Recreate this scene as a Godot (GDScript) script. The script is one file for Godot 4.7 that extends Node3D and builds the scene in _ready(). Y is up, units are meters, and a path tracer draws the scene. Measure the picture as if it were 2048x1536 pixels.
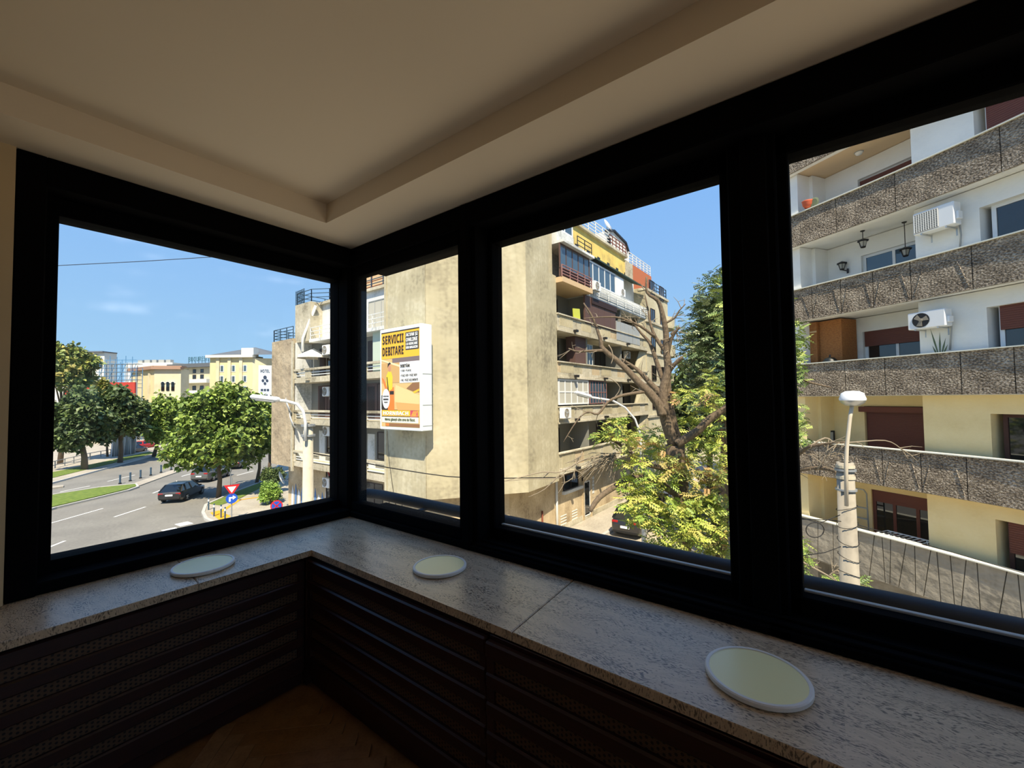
extends Node3D
# A corner bay of a flat looking out over an avenue and a side street. Metres, y up, the eye at the origin;
# the room floor lies at FLOOR, the street at STREET.

const FOCAL := 841.8                       # pixels of a 2048 x 1536 frame
const YAW := -52.767
const PITCH := 1.999
const ROLL := -0.691
const FLOOR := -1.45
const STREET := -8.2
const SUN_TO := Vector3(-0.72, 1.36, 0.69)  # direction towards the sun
var look := Basis()
var org := Vector3.ZERO                    # base of the thing being built: shapes are given in world metres, stored from here
var mats := {}
var texs := {}
var used := {}
var rng := RandomNumberGenerator.new()

func _ready() -> void:
	rng.seed = 4711
	look = Basis.from_euler(Vector3(deg_to_rad(PITCH), deg_to_rad(YAW), deg_to_rad(ROLL)))
	make_view()
	make_materials()
	make_room()
	make_windows()
	make_sill_and_cabinets()
	make_ground()
	make_corner_block()
	make_curved_block()
	make_street_furniture()
	make_cars()
	make_trees()
	make_far_buildings()

func make_view() -> void:
	var cam := Camera3D.new()
	cam.name = "camera"
	cam.basis = look
	cam.fov = rad_to_deg(2.0 * atan(768.0 / FOCAL))
	cam.near = 0.02
	cam.far = 900.0
	add_child(cam)
	var sky_look := ProceduralSkyMaterial.new()
	sky_look.sky_top_color = Color(0.415, 0.60, 0.84)
	sky_look.sky_horizon_color = Color(0.585, 0.735, 0.83)
	sky_look.sky_curve = 0.22
	sky_look.ground_horizon_color = Color(0.55, 0.57, 0.56)
	sky_look.ground_bottom_color = Color(0.45, 0.44, 0.42)
	sky_look.sun_angle_max = 12.0
	sky_look.sky_energy_multiplier = 1.0
	sky_look.sky_cover = cloud_texture()
	sky_look.sky_cover_modulate = Color(1, 1, 1, 0.42)
	var sky := Sky.new()
	sky.sky_material = sky_look
	var env := Environment.new()
	env.background_mode = Environment.BG_SKY
	env.sky = sky
	env.tonemap_mode = Environment.TONE_MAPPER_LINEAR
	env.tonemap_exposure = 1.42
	env.sdfgi_enabled = true
	env.ssao_enabled = true
	env.ssil_enabled = true
	var we := WorldEnvironment.new()
	we.name = "world_environment"
	we.environment = env
	add_child(we)
	var sun := DirectionalLight3D.new()
	sun.name = "sun"
	sun.light_color = Color(1.0, 0.945, 0.84)
	sun.light_energy = 1.9
	sun.light_angular_distance = 0.6
	sun.shadow_enabled = true
	sun.look_at_from_position(Vector3.ZERO, -SUN_TO.normalized(), Vector3.UP)
	add_child(sun)

func cloud_texture() -> ImageTexture:
	# thin streaks of high cloud, all round the lower sky
	var n := FastNoiseLite.new()
	n.seed = 5
	n.noise_type = FastNoiseLite.TYPE_SIMPLEX_SMOOTH
	n.fractal_octaves = 5
	n.frequency = 1.0
	var im := Image.create(1024, 512, false, Image.FORMAT_RGBA8)
	for y in 512:
		var el := (0.5 - (y + 0.5) / 512.0) * PI
		for x in 1024:
			var az := x / 1024.0 * TAU
			var d := Vector3(cos(az) * cos(el), sin(el), sin(az) * cos(el))
			var v := n.get_noise_3d(d.x * 2.2 + 3.0, d.y * 15.0, d.z * 2.2) + 0.25 * n.get_noise_3d(d.x * 14.0, d.y * 26.0, d.z * 14.0)
			var a := smoothstep(0.34, 0.95, v) * smoothstep(0.0, 0.06, el) * (1.0 - smoothstep(0.30, 0.52, el))
			im.set_pixel(x, y, Color(1, 0.98, 0.95, a))
	return ImageTexture.create_from_image(im)

# ---------------------------------------------------------------- from the photograph's pixels to places
func ray(u: float, v: float) -> Vector3:
	return look * Vector3((u - 1024.0) / FOCAL, -(v - 768.0) / FOCAL, -1.0)
func px_x(u: float, v: float, x: float) -> Vector3:
	var d := ray(u, v)
	return d * (x / d.x)
func px_y(u: float, v: float, y: float) -> Vector3:
	var d := ray(u, v)
	return d * (y / d.y)
func px_z(u: float, v: float, z: float) -> Vector3:
	var d := ray(u, v)
	return d * (z / d.z)
func px_d(u: float, v: float, depth: float) -> Vector3:
	return ray(u, v) * depth
func on_street(u: float, v: float) -> Vector3:
	return px_y(u, v, STREET)

# ---------------------------------------------------------------- shapes
func mesh() -> SurfaceTool:
	var st := SurfaceTool.new()
	st.begin(Mesh.PRIMITIVE_TRIANGLES)
	st.set_smooth_group(-1)
	return st
func smooth() -> SurfaceTool:
	var st := SurfaceTool.new()
	st.begin(Mesh.PRIMITIVE_TRIANGLES)
	st.set_smooth_group(0)
	return st
func tri(st: SurfaceTool, a: Vector3, b: Vector3, c: Vector3) -> void:
	st.add_vertex(a - org)
	st.add_vertex(b - org)
	st.add_vertex(c - org)
func quad(st: SurfaceTool, a: Vector3, b: Vector3, c: Vector3, d: Vector3) -> void:
	tri(st, a, b, c)
	tri(st, a, c, d)
# a bar between eight corners: p = four corners of the bottom (clockwise from above), q = the top
func hexa(st: SurfaceTool, p: Array, q: Array) -> void:
	quad(st, p[3], p[2], p[1], p[0])
	quad(st, q[0], q[1], q[2], q[3])
	for i in 4:
		var j := (i + 1) % 4
		quad(st, p[i], p[j], q[j], q[i])
func bx(st: SurfaceTool, x0: float, x1: float, y0: float, y1: float, z0: float, z1: float) -> void:
	if x0 > x1:
		var t := x0
		x0 = x1
		x1 = t
	if y0 > y1:
		var t := y0
		y0 = y1
		y1 = t
	if z0 > z1:
		var t := z0
		z0 = z1
		z1 = t
	hexa(st, [Vector3(x0, y0, z0), Vector3(x1, y0, z0), Vector3(x1, y0, z1), Vector3(x0, y0, z1)], [Vector3(x0, y1, z0), Vector3(x1, y1, z0), Vector3(x1, y1, z1), Vector3(x0, y1, z1)])
# a box with chamfered edges
func cbx(st: SurfaceTool, x0: float, x1: float, y0: float, y1: float, z0: float, z1: float, c := 0.004) -> void:
	cbox(st, Vector3((x0 + x1) / 2, (y0 + y1) / 2, (z0 + z1) / 2), Vector3(abs(x1 - x0), abs(y1 - y0), abs(z1 - z0)), Basis(), c)
func cbox(st: SurfaceTool, at: Vector3, size: Vector3, b := Basis(), c := 0.004) -> void:
	var h := size / 2
	c = min(c, min(h.x, min(h.y, h.z)) * 0.9)
	for ax in 3:
		var u := (ax + 1) % 3
		var w := (ax + 2) % 3
		for s in [-1.0, 1.0]:
			var pts := []
			for k in [[-1, -1], [1, -1], [1, 1], [-1, 1]]:
				var p := Vector3.ZERO
				p[ax] = s * h[ax]
				p[u] = k[0] * (h[u] - c)
				p[w] = k[1] * (h[w] - c)
				pts.append(at + b * p)
			if s > 0:
				quad(st, pts[3], pts[2], pts[1], pts[0])
			else:
				quad(st, pts[0], pts[1], pts[2], pts[3])
		for su in [-1.0, 1.0]:
			for sw in [-1.0, 1.0]:
				var e := []
				for k in [[-1, 0], [1, 0], [1, 1], [-1, 1]]:
					var p := Vector3.ZERO
					p[ax] = k[0] * (h[ax] - c)
					p[u] = su * (h[u] - (c if k[1] == 1 else 0.0))
					p[w] = sw * (h[w] - (0.0 if k[1] == 1 else c))
					e.append(at + b * p)
				if su * sw > 0:
					quad(st, e[0], e[1], e[2], e[3])
				else:
					quad(st, e[3], e[2], e[1], e[0])
	for sx in [-1.0, 1.0]:
		for sy in [-1.0, 1.0]:
			for sz in [-1.0, 1.0]:
				var a := at + b * Vector3(sx * h.x, sy * (h.y - c), sz * (h.z - c))
				var d := at + b * Vector3(sx * (h.x - c), sy * h.y, sz * (h.z - c))
				var e := at + b * Vector3(sx * (h.x - c), sy * (h.y - c), sz * h.z)
				if sx * sy * sz > 0:
					tri(st, a, e, d)
				else:
					tri(st, a, d, e)
func ob(st: SurfaceTool, at: Vector3, size: Vector3, b := Basis()) -> void:
	var h := size / 2
	var p := []
	var q := []
	for k in [[-1, -1], [1, -1], [1, 1], [-1, 1]]:
		p.append(at + b * Vector3(k[0] * h.x, -h.y, k[1] * h.z))
		q.append(at + b * Vector3(k[0] * h.x, h.y, k[1] * h.z))
	hexa(st, p, q)
# a bar of square section from a to b
func bar(st: SurfaceTool, a: Vector3, b: Vector3, w: float, h := 0.0) -> void:
	var d := b - a
	var up := Vector3.UP if abs(d.normalized().y) < 0.95 else Vector3.RIGHT
	var basis_ := Basis.looking_at(d.normalized(), up)
	ob(st, (a + b) / 2, Vector3(w, h if h > 0 else w, d.length()), basis_)
func tube(st: SurfaceTool, pts: Array, rad, sides := 8, caps := true) -> void:
	var rings := []
	var side := Vector3.ZERO
	for i in pts.size():
		var d: Vector3
		if i == 0:
			d = pts[1] - pts[0]
		elif i == pts.size() - 1:
			d = pts[i] - pts[i - 1]
		else:
			d = (pts[i + 1] - pts[i]).normalized() + (pts[i] - pts[i - 1]).normalized()
		d = d.normalized()
		if side == Vector3.ZERO:
			side = d.cross(Vector3.UP if abs(d.y) < 0.95 else Vector3.RIGHT).normalized()
		side = (side - d * side.dot(d)).normalized()
		var up := side.cross(d).normalized()
		var r: float = rad[i] if rad is Array else rad
		var ring := []
		for k in sides:
			var a := TAU * k / sides
			ring.append(pts[i] + (side * cos(a) + up * sin(a)) * r)
		rings.append(ring)
	for i in rings.size() - 1:
		for k in sides:
			var j := (k + 1) % sides
			quad(st, rings[i][k], rings[i + 1][k], rings[i + 1][j], rings[i][j])
	if caps:
		for e in [0, rings.size() - 1]:
			for k in range(1, sides - 1):
				if e == 0:
					tri(st, rings[e][0], rings[e][k], rings[e][k + 1])
				else:
					tri(st, rings[e][0], rings[e][k + 1], rings[e][k])
# profile: Vector2(radius, height) turned round an upright axis at 'at'; b tilts it
func lathe(st: SurfaceTool, at: Vector3, profile: Array, sides := 24, b := Basis()) -> void:
	for i in profile.size() - 1:
		for k in sides:
			var a0 := TAU * k / sides
			var a1 := TAU * (k + 1) / sides
			var p: Vector2 = profile[i]
			var q: Vector2 = profile[i + 1]
			var A := at + b * Vector3(cos(a0) * p.x, p.y, sin(a0) * p.x)
			var B := at + b * Vector3(cos(a1) * p.x, p.y, sin(a1) * p.x)
			var C := at + b * Vector3(cos(a1) * q.x, q.y, sin(a1) * q.x)
			var D := at + b * Vector3(cos(a0) * q.x, q.y, sin(a0) * q.x)
			if p.x > 0.0001:
				tri(st, A, B, C)
			if q.x > 0.0001:
				tri(st, A, C, D)
# upright prism over a plan polygon (Vector2 = x, z)
func prism(st: SurfaceTool, plan: Array, y0: float, y1: float) -> void:
	var flat := PackedVector2Array(plan)
	var idx := Geometry2D.triangulate_polygon(flat)
	for i in range(0, idx.size(), 3):
		for y in [y0, y1]:
			tri(st, Vector3(plan[idx[i]].x, y, plan[idx[i]].y), Vector3(plan[idx[i + 1]].x, y, plan[idx[i + 1]].y), Vector3(plan[idx[i + 2]].x, y, plan[idx[i + 2]].y))
	for i in plan.size():
		var a: Vector2 = plan[i]
		var b: Vector2 = plan[(i + 1) % plan.size()]
		quad(st, Vector3(a.x, y0, a.y), Vector3(b.x, y0, b.y), Vector3(b.x, y1, b.y), Vector3(a.x, y1, a.y))
# polygon given in a plane (o + ex * x + ey * y), extruded by 'thick' along ez
func plate(st: SurfaceTool, poly: Array, o: Vector3, ex: Vector3, ey: Vector3, thick: float) -> void:
	var ez := ex.cross(ey).normalized() * thick
	var idx := Geometry2D.triangulate_polygon(PackedVector2Array(poly))
	var P := []
	for p in poly:
		P.append(o + ex * p.x + ey * p.y)
	for i in range(0, idx.size(), 3):
		tri(st, P[idx[i]], P[idx[i + 2]], P[idx[i + 1]])
		tri(st, P[idx[i]] + ez, P[idx[i + 1]] + ez, P[idx[i + 2]] + ez)
	for i in P.size():
		var j := (i + 1) % P.size()
		quad(st, P[i], P[j], P[j] + ez, P[i] + ez)
func disc_poly(r: float, n := 24, sx := 1.0) -> Array:
	var out := []
	for i in n:
		out.append(Vector2(cos(TAU * i / n) * r * sx, sin(TAU * i / n) * r))
	return out

# ---------------------------------------------------------------- objects
func numbered(called: String) -> String:
	used[called] = used.get(called, -1) + 1
	return called if used[called] == 0 else "%s_%03d" % [called, used[called]]
func thing(called: String, label: String, category: String, at := Vector3.ZERO, group := "") -> Node3D:
	var o := Node3D.new()
	o.name = numbered(called)
	add_child(o)
	o.position = at
	o.set_meta("label", label)
	o.set_meta("category", category)
	if group != "":
		o.set_meta("group", group)
	org = at
	return o
func struct(called: String, at := Vector3.ZERO) -> Node3D:
	var o := Node3D.new()
	o.name = numbered(called)
	add_child(o)
	o.position = at
	o.set_meta("kind", "structure")
	org = at
	return o
func obj(called: String, st, m: Material, parent: Node = self) -> MeshInstance3D:
	var o := MeshInstance3D.new()
	if st is SurfaceTool:
		st.generate_normals()
		o.mesh = st.commit()
	else:
		o.mesh = st
	o.material_override = m
	o.name = called if parent != self else numbered(called)
	parent.add_child(o, true)
	return o
func words(parent: Node, called: String, text: String, at: Vector3, right: Vector3, up: Vector3, width: float, height: float, m: Material, bold := true, serif := false) -> MeshInstance3D:
	var f := SystemFont.new()
	f.font_names = PackedStringArray(["Droid Serif" if serif else "Droid Sans"])
	f.font_weight = 700 if bold else 400
	var t := TextMesh.new()
	t.text = text
	t.font = f
	t.font_size = 40
	t.pixel_size = 0.01
	t.depth = 0.02
	t.curve_step = 2.0
	var box := t.get_aabb()
	var o := MeshInstance3D.new()
	o.mesh = t
	o.material_override = m
	o.name = called
	parent.add_child(o, true)
	var kx: float = width / max(box.size.x, 0.001)
	var ky: float = height / max(box.size.y, 0.001)
	var r := right.normalized()
	var u := up.normalized()
	var c := box.get_center()
	var b := Basis(r * kx, u * ky, r.cross(u) * 0.4)
	o.transform = Transform3D(b, at - org - b * Vector3(c.x, c.y, 0))
	return o

# ---------------------------------------------------------------- materials
func picture(key: String, size: int, fill: Callable) -> ImageTexture:
	if not texs.has(key):
		var im := Image.create(size, size, true, Image.FORMAT_RGB8)
		for y in size:
			for x in size:
				im.set_pixel(x, y, fill.call(float(x) / size, float(y) / size))
		im.generate_mipmaps()
		texs[key] = ImageTexture.create_from_image(im)
	return texs[key]
# grain that repeats without a seam: values 0..1
func grain(seed_: int, freq: float, octaves := 4, size := 512, kind := FastNoiseLite.TYPE_SIMPLEX_SMOOTH) -> Image:
	var n := FastNoiseLite.new()
	n.seed = seed_
	n.noise_type = kind
	n.frequency = freq
	n.fractal_octaves = octaves
	return n.get_seamless_image(size, size)
func tinted(key: String, layers: Array, stops: Array, size := 512) -> ImageTexture:
	# layers: [seed, frequency, octaves, weight]; stops: colours from dark to light
	if not texs.has(key):
		var ims := []
		for l in layers:
			ims.append(grain(l[0], l[1], l[2], size))
		var g := Gradient.new()
		g.offsets = PackedFloat32Array([0.0])
		var off := PackedFloat32Array()
		var cols := PackedColorArray()
		for i in stops.size():
			off.append(float(i) / (stops.size() - 1))
			cols.append(stops[i])
		g.offsets = off
		g.colors = cols
		var im := Image.create(size, size, true, Image.FORMAT_RGB8)
		for y in size:
			for x in size:
				var v := 0.0
				for i in ims.size():
					v += ims[i].get_pixel(x, y).r * layers[i][3]
				im.set_pixel(x, y, g.sample(clamp(v, 0.0, 1.0)))
		im.generate_mipmaps()
		texs[key] = ImageTexture.create_from_image(im)
	return texs[key]
func relief(key: String, seed_: int, freq: float, octaves := 4, strength := 4.0, kind := FastNoiseLite.TYPE_SIMPLEX_SMOOTH) -> ImageTexture:
	if not texs.has(key):
		var im := grain(seed_, freq, octaves, 512, kind)
		im.convert(Image.FORMAT_RGBA8)
		im.bump_map_to_normal_map(strength)
		texs[key] = ImageTexture.create_from_image(im)
	return texs[key]
func mat(key: String, col := Color.WHITE, rough := 0.8, metal := 0.0) -> StandardMaterial3D:
	if not mats.has(key):
		var m := StandardMaterial3D.new()
		m.albedo_color = col
		m.roughness = rough
		m.metallic = metal
		m.cull_mode = BaseMaterial3D.CULL_DISABLED
		mats[key] = m
	return mats[key]
func tex_mat(key: String, tex: Texture2D, metres: Vector3, rough := 0.9, col := Color.WHITE, bumps: Texture2D = null, bump := 1.0) -> StandardMaterial3D:
	var m := mat(key, col, rough)
	m.albedo_texture = tex
	m.uv1_triplanar = true
	m.uv1_world_triplanar = true
	m.uv1_scale = Vector3(1.0 / metres.x, 1.0 / metres.y, 1.0 / metres.z)
	if bumps:
		m.normal_enabled = true
		m.normal_texture = bumps
		m.normal_scale = bump
	return m

func make_materials() -> void:
	# the room
	mat("frame", Color(0.045, 0.045, 0.05), 0.75).metallic_specular = 0.1
	mat("paint", Color(0.925, 0.865, 0.775), 0.9)
	mat("wall_paint", Color(0.82, 0.73, 0.58), 0.9)
	mat("led_rim", Color(0.90, 0.89, 0.87), 0.4)
	mat("led_face", Color(0.99, 0.96, 0.73), 0.3)
	var g := mat("pane", Color(0.9, 0.95, 0.97, 0.015), 0.0)
	g.transparency = BaseMaterial3D.TRANSPARENCY_ALPHA
	g.metallic_specular = 0.2
	mat("painted_sun_line", Color(0.66, 0.66, 0.64), 0.5)  # pale grey that imitates sunlight on the outer ledge
	mat("rust_pipe", Color(0.13, 0.135, 0.15), 0.65)
	tex_mat("travertine", travertine(), Vector3(0.95, 0.95, 0.95), 0.3, Color(1, 1, 1))
	tex_mat("wood", tinted("wood", [[3, 0.012, 4, 0.6], [9, 0.05, 3, 0.4]], [Color(0.10, 0.04, 0.028), Color(0.165, 0.07, 0.05), Color(0.22, 0.10, 0.07)]), Vector3(1.6, 0.09, 1.6), 0.42)
	tex_mat("cane", cane(), Vector3(0.06, 0.06, 0.06), 0.6)
	for k in 3:
		tex_mat("parquet%d" % k, tinted("parquet", [[21, 0.01, 4, 0.6], [22, 0.06, 3, 0.4]], [Color(0.52, 0.37, 0.23), Color(0.64, 0.48, 0.31), Color(0.72, 0.56, 0.38)]), Vector3(0.5, 0.5, 0.5), 0.45, [Color(1, 1, 1), Color(0.88, 0.85, 0.82), Color(0.95, 0.97, 1.0)][k])
	# outside
	tex_mat("asphalt", tinted("asphalt", [[31, 0.006, 3, 0.45], [32, 0.12, 2, 0.55]], [Color(0.42, 0.41, 0.385), Color(0.485, 0.475, 0.445), Color(0.55, 0.54, 0.505)]), Vector3(14, 14, 14), 0.92)
	tex_mat("side_asphalt", tinted("side_asphalt", [[38, 0.006, 3, 0.45], [39, 0.12, 2, 0.55]], [Color(0.58, 0.54, 0.47), Color(0.68, 0.64, 0.56), Color(0.76, 0.72, 0.64)]), Vector3(11, 11, 11), 0.92)
	tex_mat("pavement", tinted("pavement", [[33, 0.008, 4, 0.5], [34, 0.1, 2, 0.5]], [Color(0.55, 0.52, 0.47), Color(0.66, 0.63, 0.57), Color(0.74, 0.71, 0.65)]), Vector3(9, 9, 9), 0.95)
	mat("kerb", Color(0.72, 0.71, 0.68), 0.9)
	mat("line_white", Color(0.88, 0.88, 0.86), 0.8)
	mat("line_yellow", Color(0.90, 0.62, 0.12), 0.8)
	mat("soil", Color(0.33, 0.27, 0.19), 1.0)
	tex_mat("lawn", tinted("lawn", [[35, 0.02, 4, 0.5], [36, 0.15, 2, 0.5]], [Color(0.22, 0.31, 0.09), Color(0.38, 0.46, 0.15), Color(0.55, 0.58, 0.25)]), Vector3(5, 5, 5), 1.0)
	var cb := relief("concrete_bump", 41, 0.02, 5, 5.0)
	tex_mat("concrete", weathered("concrete_tex", Color(0.56, 0.53, 0.44), Color(0.715, 0.68, 0.565), Color(0.79, 0.76, 0.65), 7), Vector3(11, 11, 11), 0.95, Color.WHITE, cb, 0.2)
	tex_mat("concrete_grey", weathered("concrete_grey_tex", Color(0.52, 0.49, 0.41), Color(0.72, 0.69, 0.60), Color(0.82, 0.79, 0.71), 17), Vector3(9, 9, 9), 0.95, Color.WHITE, cb, 0.25)
	tex_mat("concrete_brown", weathered("concrete_brown_tex", Color(0.52, 0.465, 0.385), Color(0.66, 0.60, 0.50), Color(0.74, 0.68, 0.575), 27), Vector3(8, 8, 8), 0.95, Color.WHITE, cb, 0.6)
	tex_mat("plaster_white", weathered("plaster_white_tex", Color(0.66, 0.67, 0.65), Color(0.84, 0.85, 0.84), Color(0.90, 0.91, 0.90), 37), Vector3(8, 8, 8), 0.92)
	tex_mat("ground_stone", weathered("ground_stone_tex", Color(0.58, 0.51, 0.40), Color(0.74, 0.665, 0.535), Color(0.83, 0.76, 0.63), 47), Vector3(6, 6, 6), 0.95)
	tex_mat("yellow_wall", weathered("yellow_wall_tex", Color(0.72, 0.63, 0.38), Color(0.88, 0.77, 0.42), Color(0.92, 0.82, 0.50), 57), Vector3(6, 6, 6), 0.9)
	mat("orange_wall", Color(0.70, 0.40, 0.26), 0.9)
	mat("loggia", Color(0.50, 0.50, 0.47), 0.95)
	mat("brown_panel", Color(0.35, 0.26, 0.235), 0.7)
	mat("brown_dark", Color(0.17, 0.09, 0.07), 0.7)
	mat("pink_rail", Color(0.57, 0.42, 0.40), 0.6)
	mat("peach", Color(0.80, 0.69, 0.54), 0.9)
	mat("white_metal", Color(0.86, 0.87, 0.86), 0.5)
	mat("white_plastic", Color(0.90, 0.91, 0.91), 0.4)
	mat("grey_plastic", Color(0.62, 0.63, 0.62), 0.5)
	mat("grille", Color(0.55, 0.52, 0.46), 0.6)
	mat("black_metal", Color(0.09, 0.09, 0.10), 0.5)
	mat("blue_metal", Color(0.20, 0.30, 0.38), 0.55)
	mat("galv", Color(0.62, 0.64, 0.65), 0.45, 0.5)
	mat("steel", Color(0.75, 0.76, 0.76), 0.35, 0.7)
	mat("rust", Color(0.45, 0.22, 0.13), 0.8)
	mat("green_roof", Color(0.18, 0.26, 0.22), 0.7)
	mat("dark_glass", Color(0.08, 0.10, 0.11), 0.04).metallic_specular = 0.8
	mat("blue_glass", Color(0.26, 0.34, 0.40), 0.06).metallic_specular = 0.9
	mat("curtain", Color(0.72, 0.71, 0.66), 0.95)
	mat("sign_red", Color(0.80, 0.10, 0.12), 0.5)
	mat("sign_blue", Color(0.10, 0.32, 0.74), 0.5)
	mat("cable", Color(0.10, 0.10, 0.10), 0.7)
	# the curved block
	var peb := relief("pebble_bump", 61, 0.045, 3, 14.0)
	var pm := tex_mat("pebble", tinted("pebble", [[62, 0.05, 3, 0.75], [63, 0.005, 2, 0.25]], [Color(0.22, 0.19, 0.16), Color(0.30, 0.265, 0.225), Color(0.56, 0.51, 0.445), Color(0.82, 0.77, 0.69), Color(0.90, 0.86, 0.79)]), Vector3(1.5, 1.5, 1.5), 0.95, Color.WHITE, peb, 2.0)
	pm.uv1_triplanar_sharpness = 4.0
	tex_mat("slab_grey", weathered("slab_grey_tex", Color(0.44, 0.42, 0.37), Color(0.60, 0.57, 0.51), Color(0.68, 0.65, 0.59), 67), Vector3(5, 5, 5), 0.95, Color.WHITE, cb, 0.8)
	tex_mat("wall_white", tinted("wall_white", [[71, 0.01, 4, 0.7], [72, 0.1, 2, 0.3]], [Color(0.88, 0.88, 0.86), Color(0.93, 0.93, 0.91), Color(0.95, 0.95, 0.93)]), Vector3(4, 4, 4), 0.92)
	tex_mat("wall_cream", tinted("wall_cream", [[73, 0.01, 4, 0.7], [74, 0.1, 2, 0.3]], [Color(0.91, 0.82, 0.60), Color(0.95, 0.87, 0.66), Color(0.97, 0.90, 0.71)]), Vector3(4, 4, 4), 0.92)
	mat("soffit_bounce_tint", Color(0.84, 0.74, 0.60), 0.95)  # warm bounced light put into the colour of the top soffit
	mat("shutter", Color(0.40, 0.20, 0.15), 0.6)
	mat("shutter_dark", Color(0.25, 0.12, 0.09), 0.6)
	mat("cap_white", Color(0.88, 0.88, 0.82), 0.6)
	tex_mat("osb", tinted("osb", [[75, 0.03, 3, 0.6], [76, 0.09, 2, 0.4]], [Color(0.36, 0.20, 0.09), Color(0.60, 0.38, 0.18), Color(0.78, 0.56, 0.30)]), Vector3(1.2, 0.6, 1.2), 0.8)
	tex_mat("bark", tinted("bark", [[81, 0.03, 4, 0.7], [82, 0.12, 2, 0.3]], [Color(0.24, 0.20, 0.15), Color(0.42, 0.36, 0.29), Color(0.56, 0.50, 0.41)]), Vector3(0.7, 1.6, 0.7), 0.95, Color.WHITE, cb, 1.2)
	mat("twig", Color(0.55, 0.50, 0.42), 0.95)

func travertine() -> ImageTexture:
	# beds of brown-grey stone with small drawn-out pits
	var a := FastNoiseLite.new()
	a.seed = 11
	a.frequency = 1.0
	a.fractal_octaves = 5
	var b := FastNoiseLite.new()
	b.seed = 12
	b.frequency = 1.0
	b.fractal_octaves = 3
	return picture("travertine", 1024, func(x: float, y: float) -> Color:
		var warp := a.get_noise_2d(x * 3.0, y * 2.0) * 0.05
		var beds := a.get_noise_2d((x + warp) * 34.0, y * 3.0 + 9.0) * 0.5 + 0.5
		var fine := b.get_noise_2d((x + warp) * 150.0 + 7.0, y * 22.0) * 0.5 + 0.5
		var pits := b.get_noise_2d((x + warp) * 190.0, y * 44.0)
		var cluster := b.get_noise_2d((x + warp) * 12.0 + 40.0, y * 3.0)
		var c := Color(0.70, 0.61, 0.50).lerp(Color(0.90, 0.81, 0.68), 0.6 * beds + 0.4 * fine)
		var p := smoothstep(0.20, 0.42, pits + cluster * 0.45)
		return c.lerp(Color(0.34, 0.285, 0.23), p * 0.75))

func cane() -> ImageTexture:
	# the six-way weave of chair cane: light strands round small dark holes
	return picture("cane", 128, func(x: float, y: float) -> Color:
		var cell := Vector2(fmod(x * 4.0, 1.0), fmod(y * 4.0 + (0.5 if int(x * 4.0) % 2 == 1 else 0.0), 1.0)) - Vector2(0.5, 0.5)
		var hole := smoothstep(0.24, 0.30, Vector2(cell.x, cell.y).length())
		var strand := 0.85 + 0.15 * sin(x * TAU * 12.0) * sin(y * TAU * 12.0)
		return Color(0.05, 0.03, 0.02).lerp(Color(0.40, 0.295, 0.20) * strand, hole))

func weathered(key: String, dark: Color, mid: Color, light: Color, seed_: int) -> ImageTexture:
	# rendered wall with blotches, drips and repaired patches
	if texs.has(key):
		return texs[key]
	var coarse := grain(seed_, 0.006, 5)
	var fine := grain(seed_ + 1, 0.08, 4)
	var drip := FastNoiseLite.new()
	drip.seed = seed_ + 2
	drip.frequency = 1.0
	drip.fractal_octaves = 4
	return picture(key, 512, func(x: float, y: float) -> Color:
		var c: float = coarse.get_pixel(int(x * 511.9), int(y * 511.9)).r
		var f: float = fine.get_pixel(int(x * 511.9), int(y * 511.9)).r
		var d := drip.get_noise_2d(cos(x * TAU) * 7.0 + 3.0 * sin(x * TAU), y * 2.4 + sin(x * TAU) * 5.0)
		var v: float = clamp(0.62 * c + 0.30 * f + 0.13 * (d + 0.35), 0.0, 1.0)
		return dark.lerp(mid, smoothstep(0.15, 0.50, v)).lerp(light, smoothstep(0.50, 0.85, v)))

# ================================================================ the room
const SILL := -0.765
const SOFFIT := 1.02
const CEILING := 1.13
const FRONT_X := 1.575      # inner face of the right-hand window frames
const FRONT_Z := -2.54      # inner face of the left-hand window frame
const HEAD := 0.827         # top and bottom of the glass
const FOOT := -0.667

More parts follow.
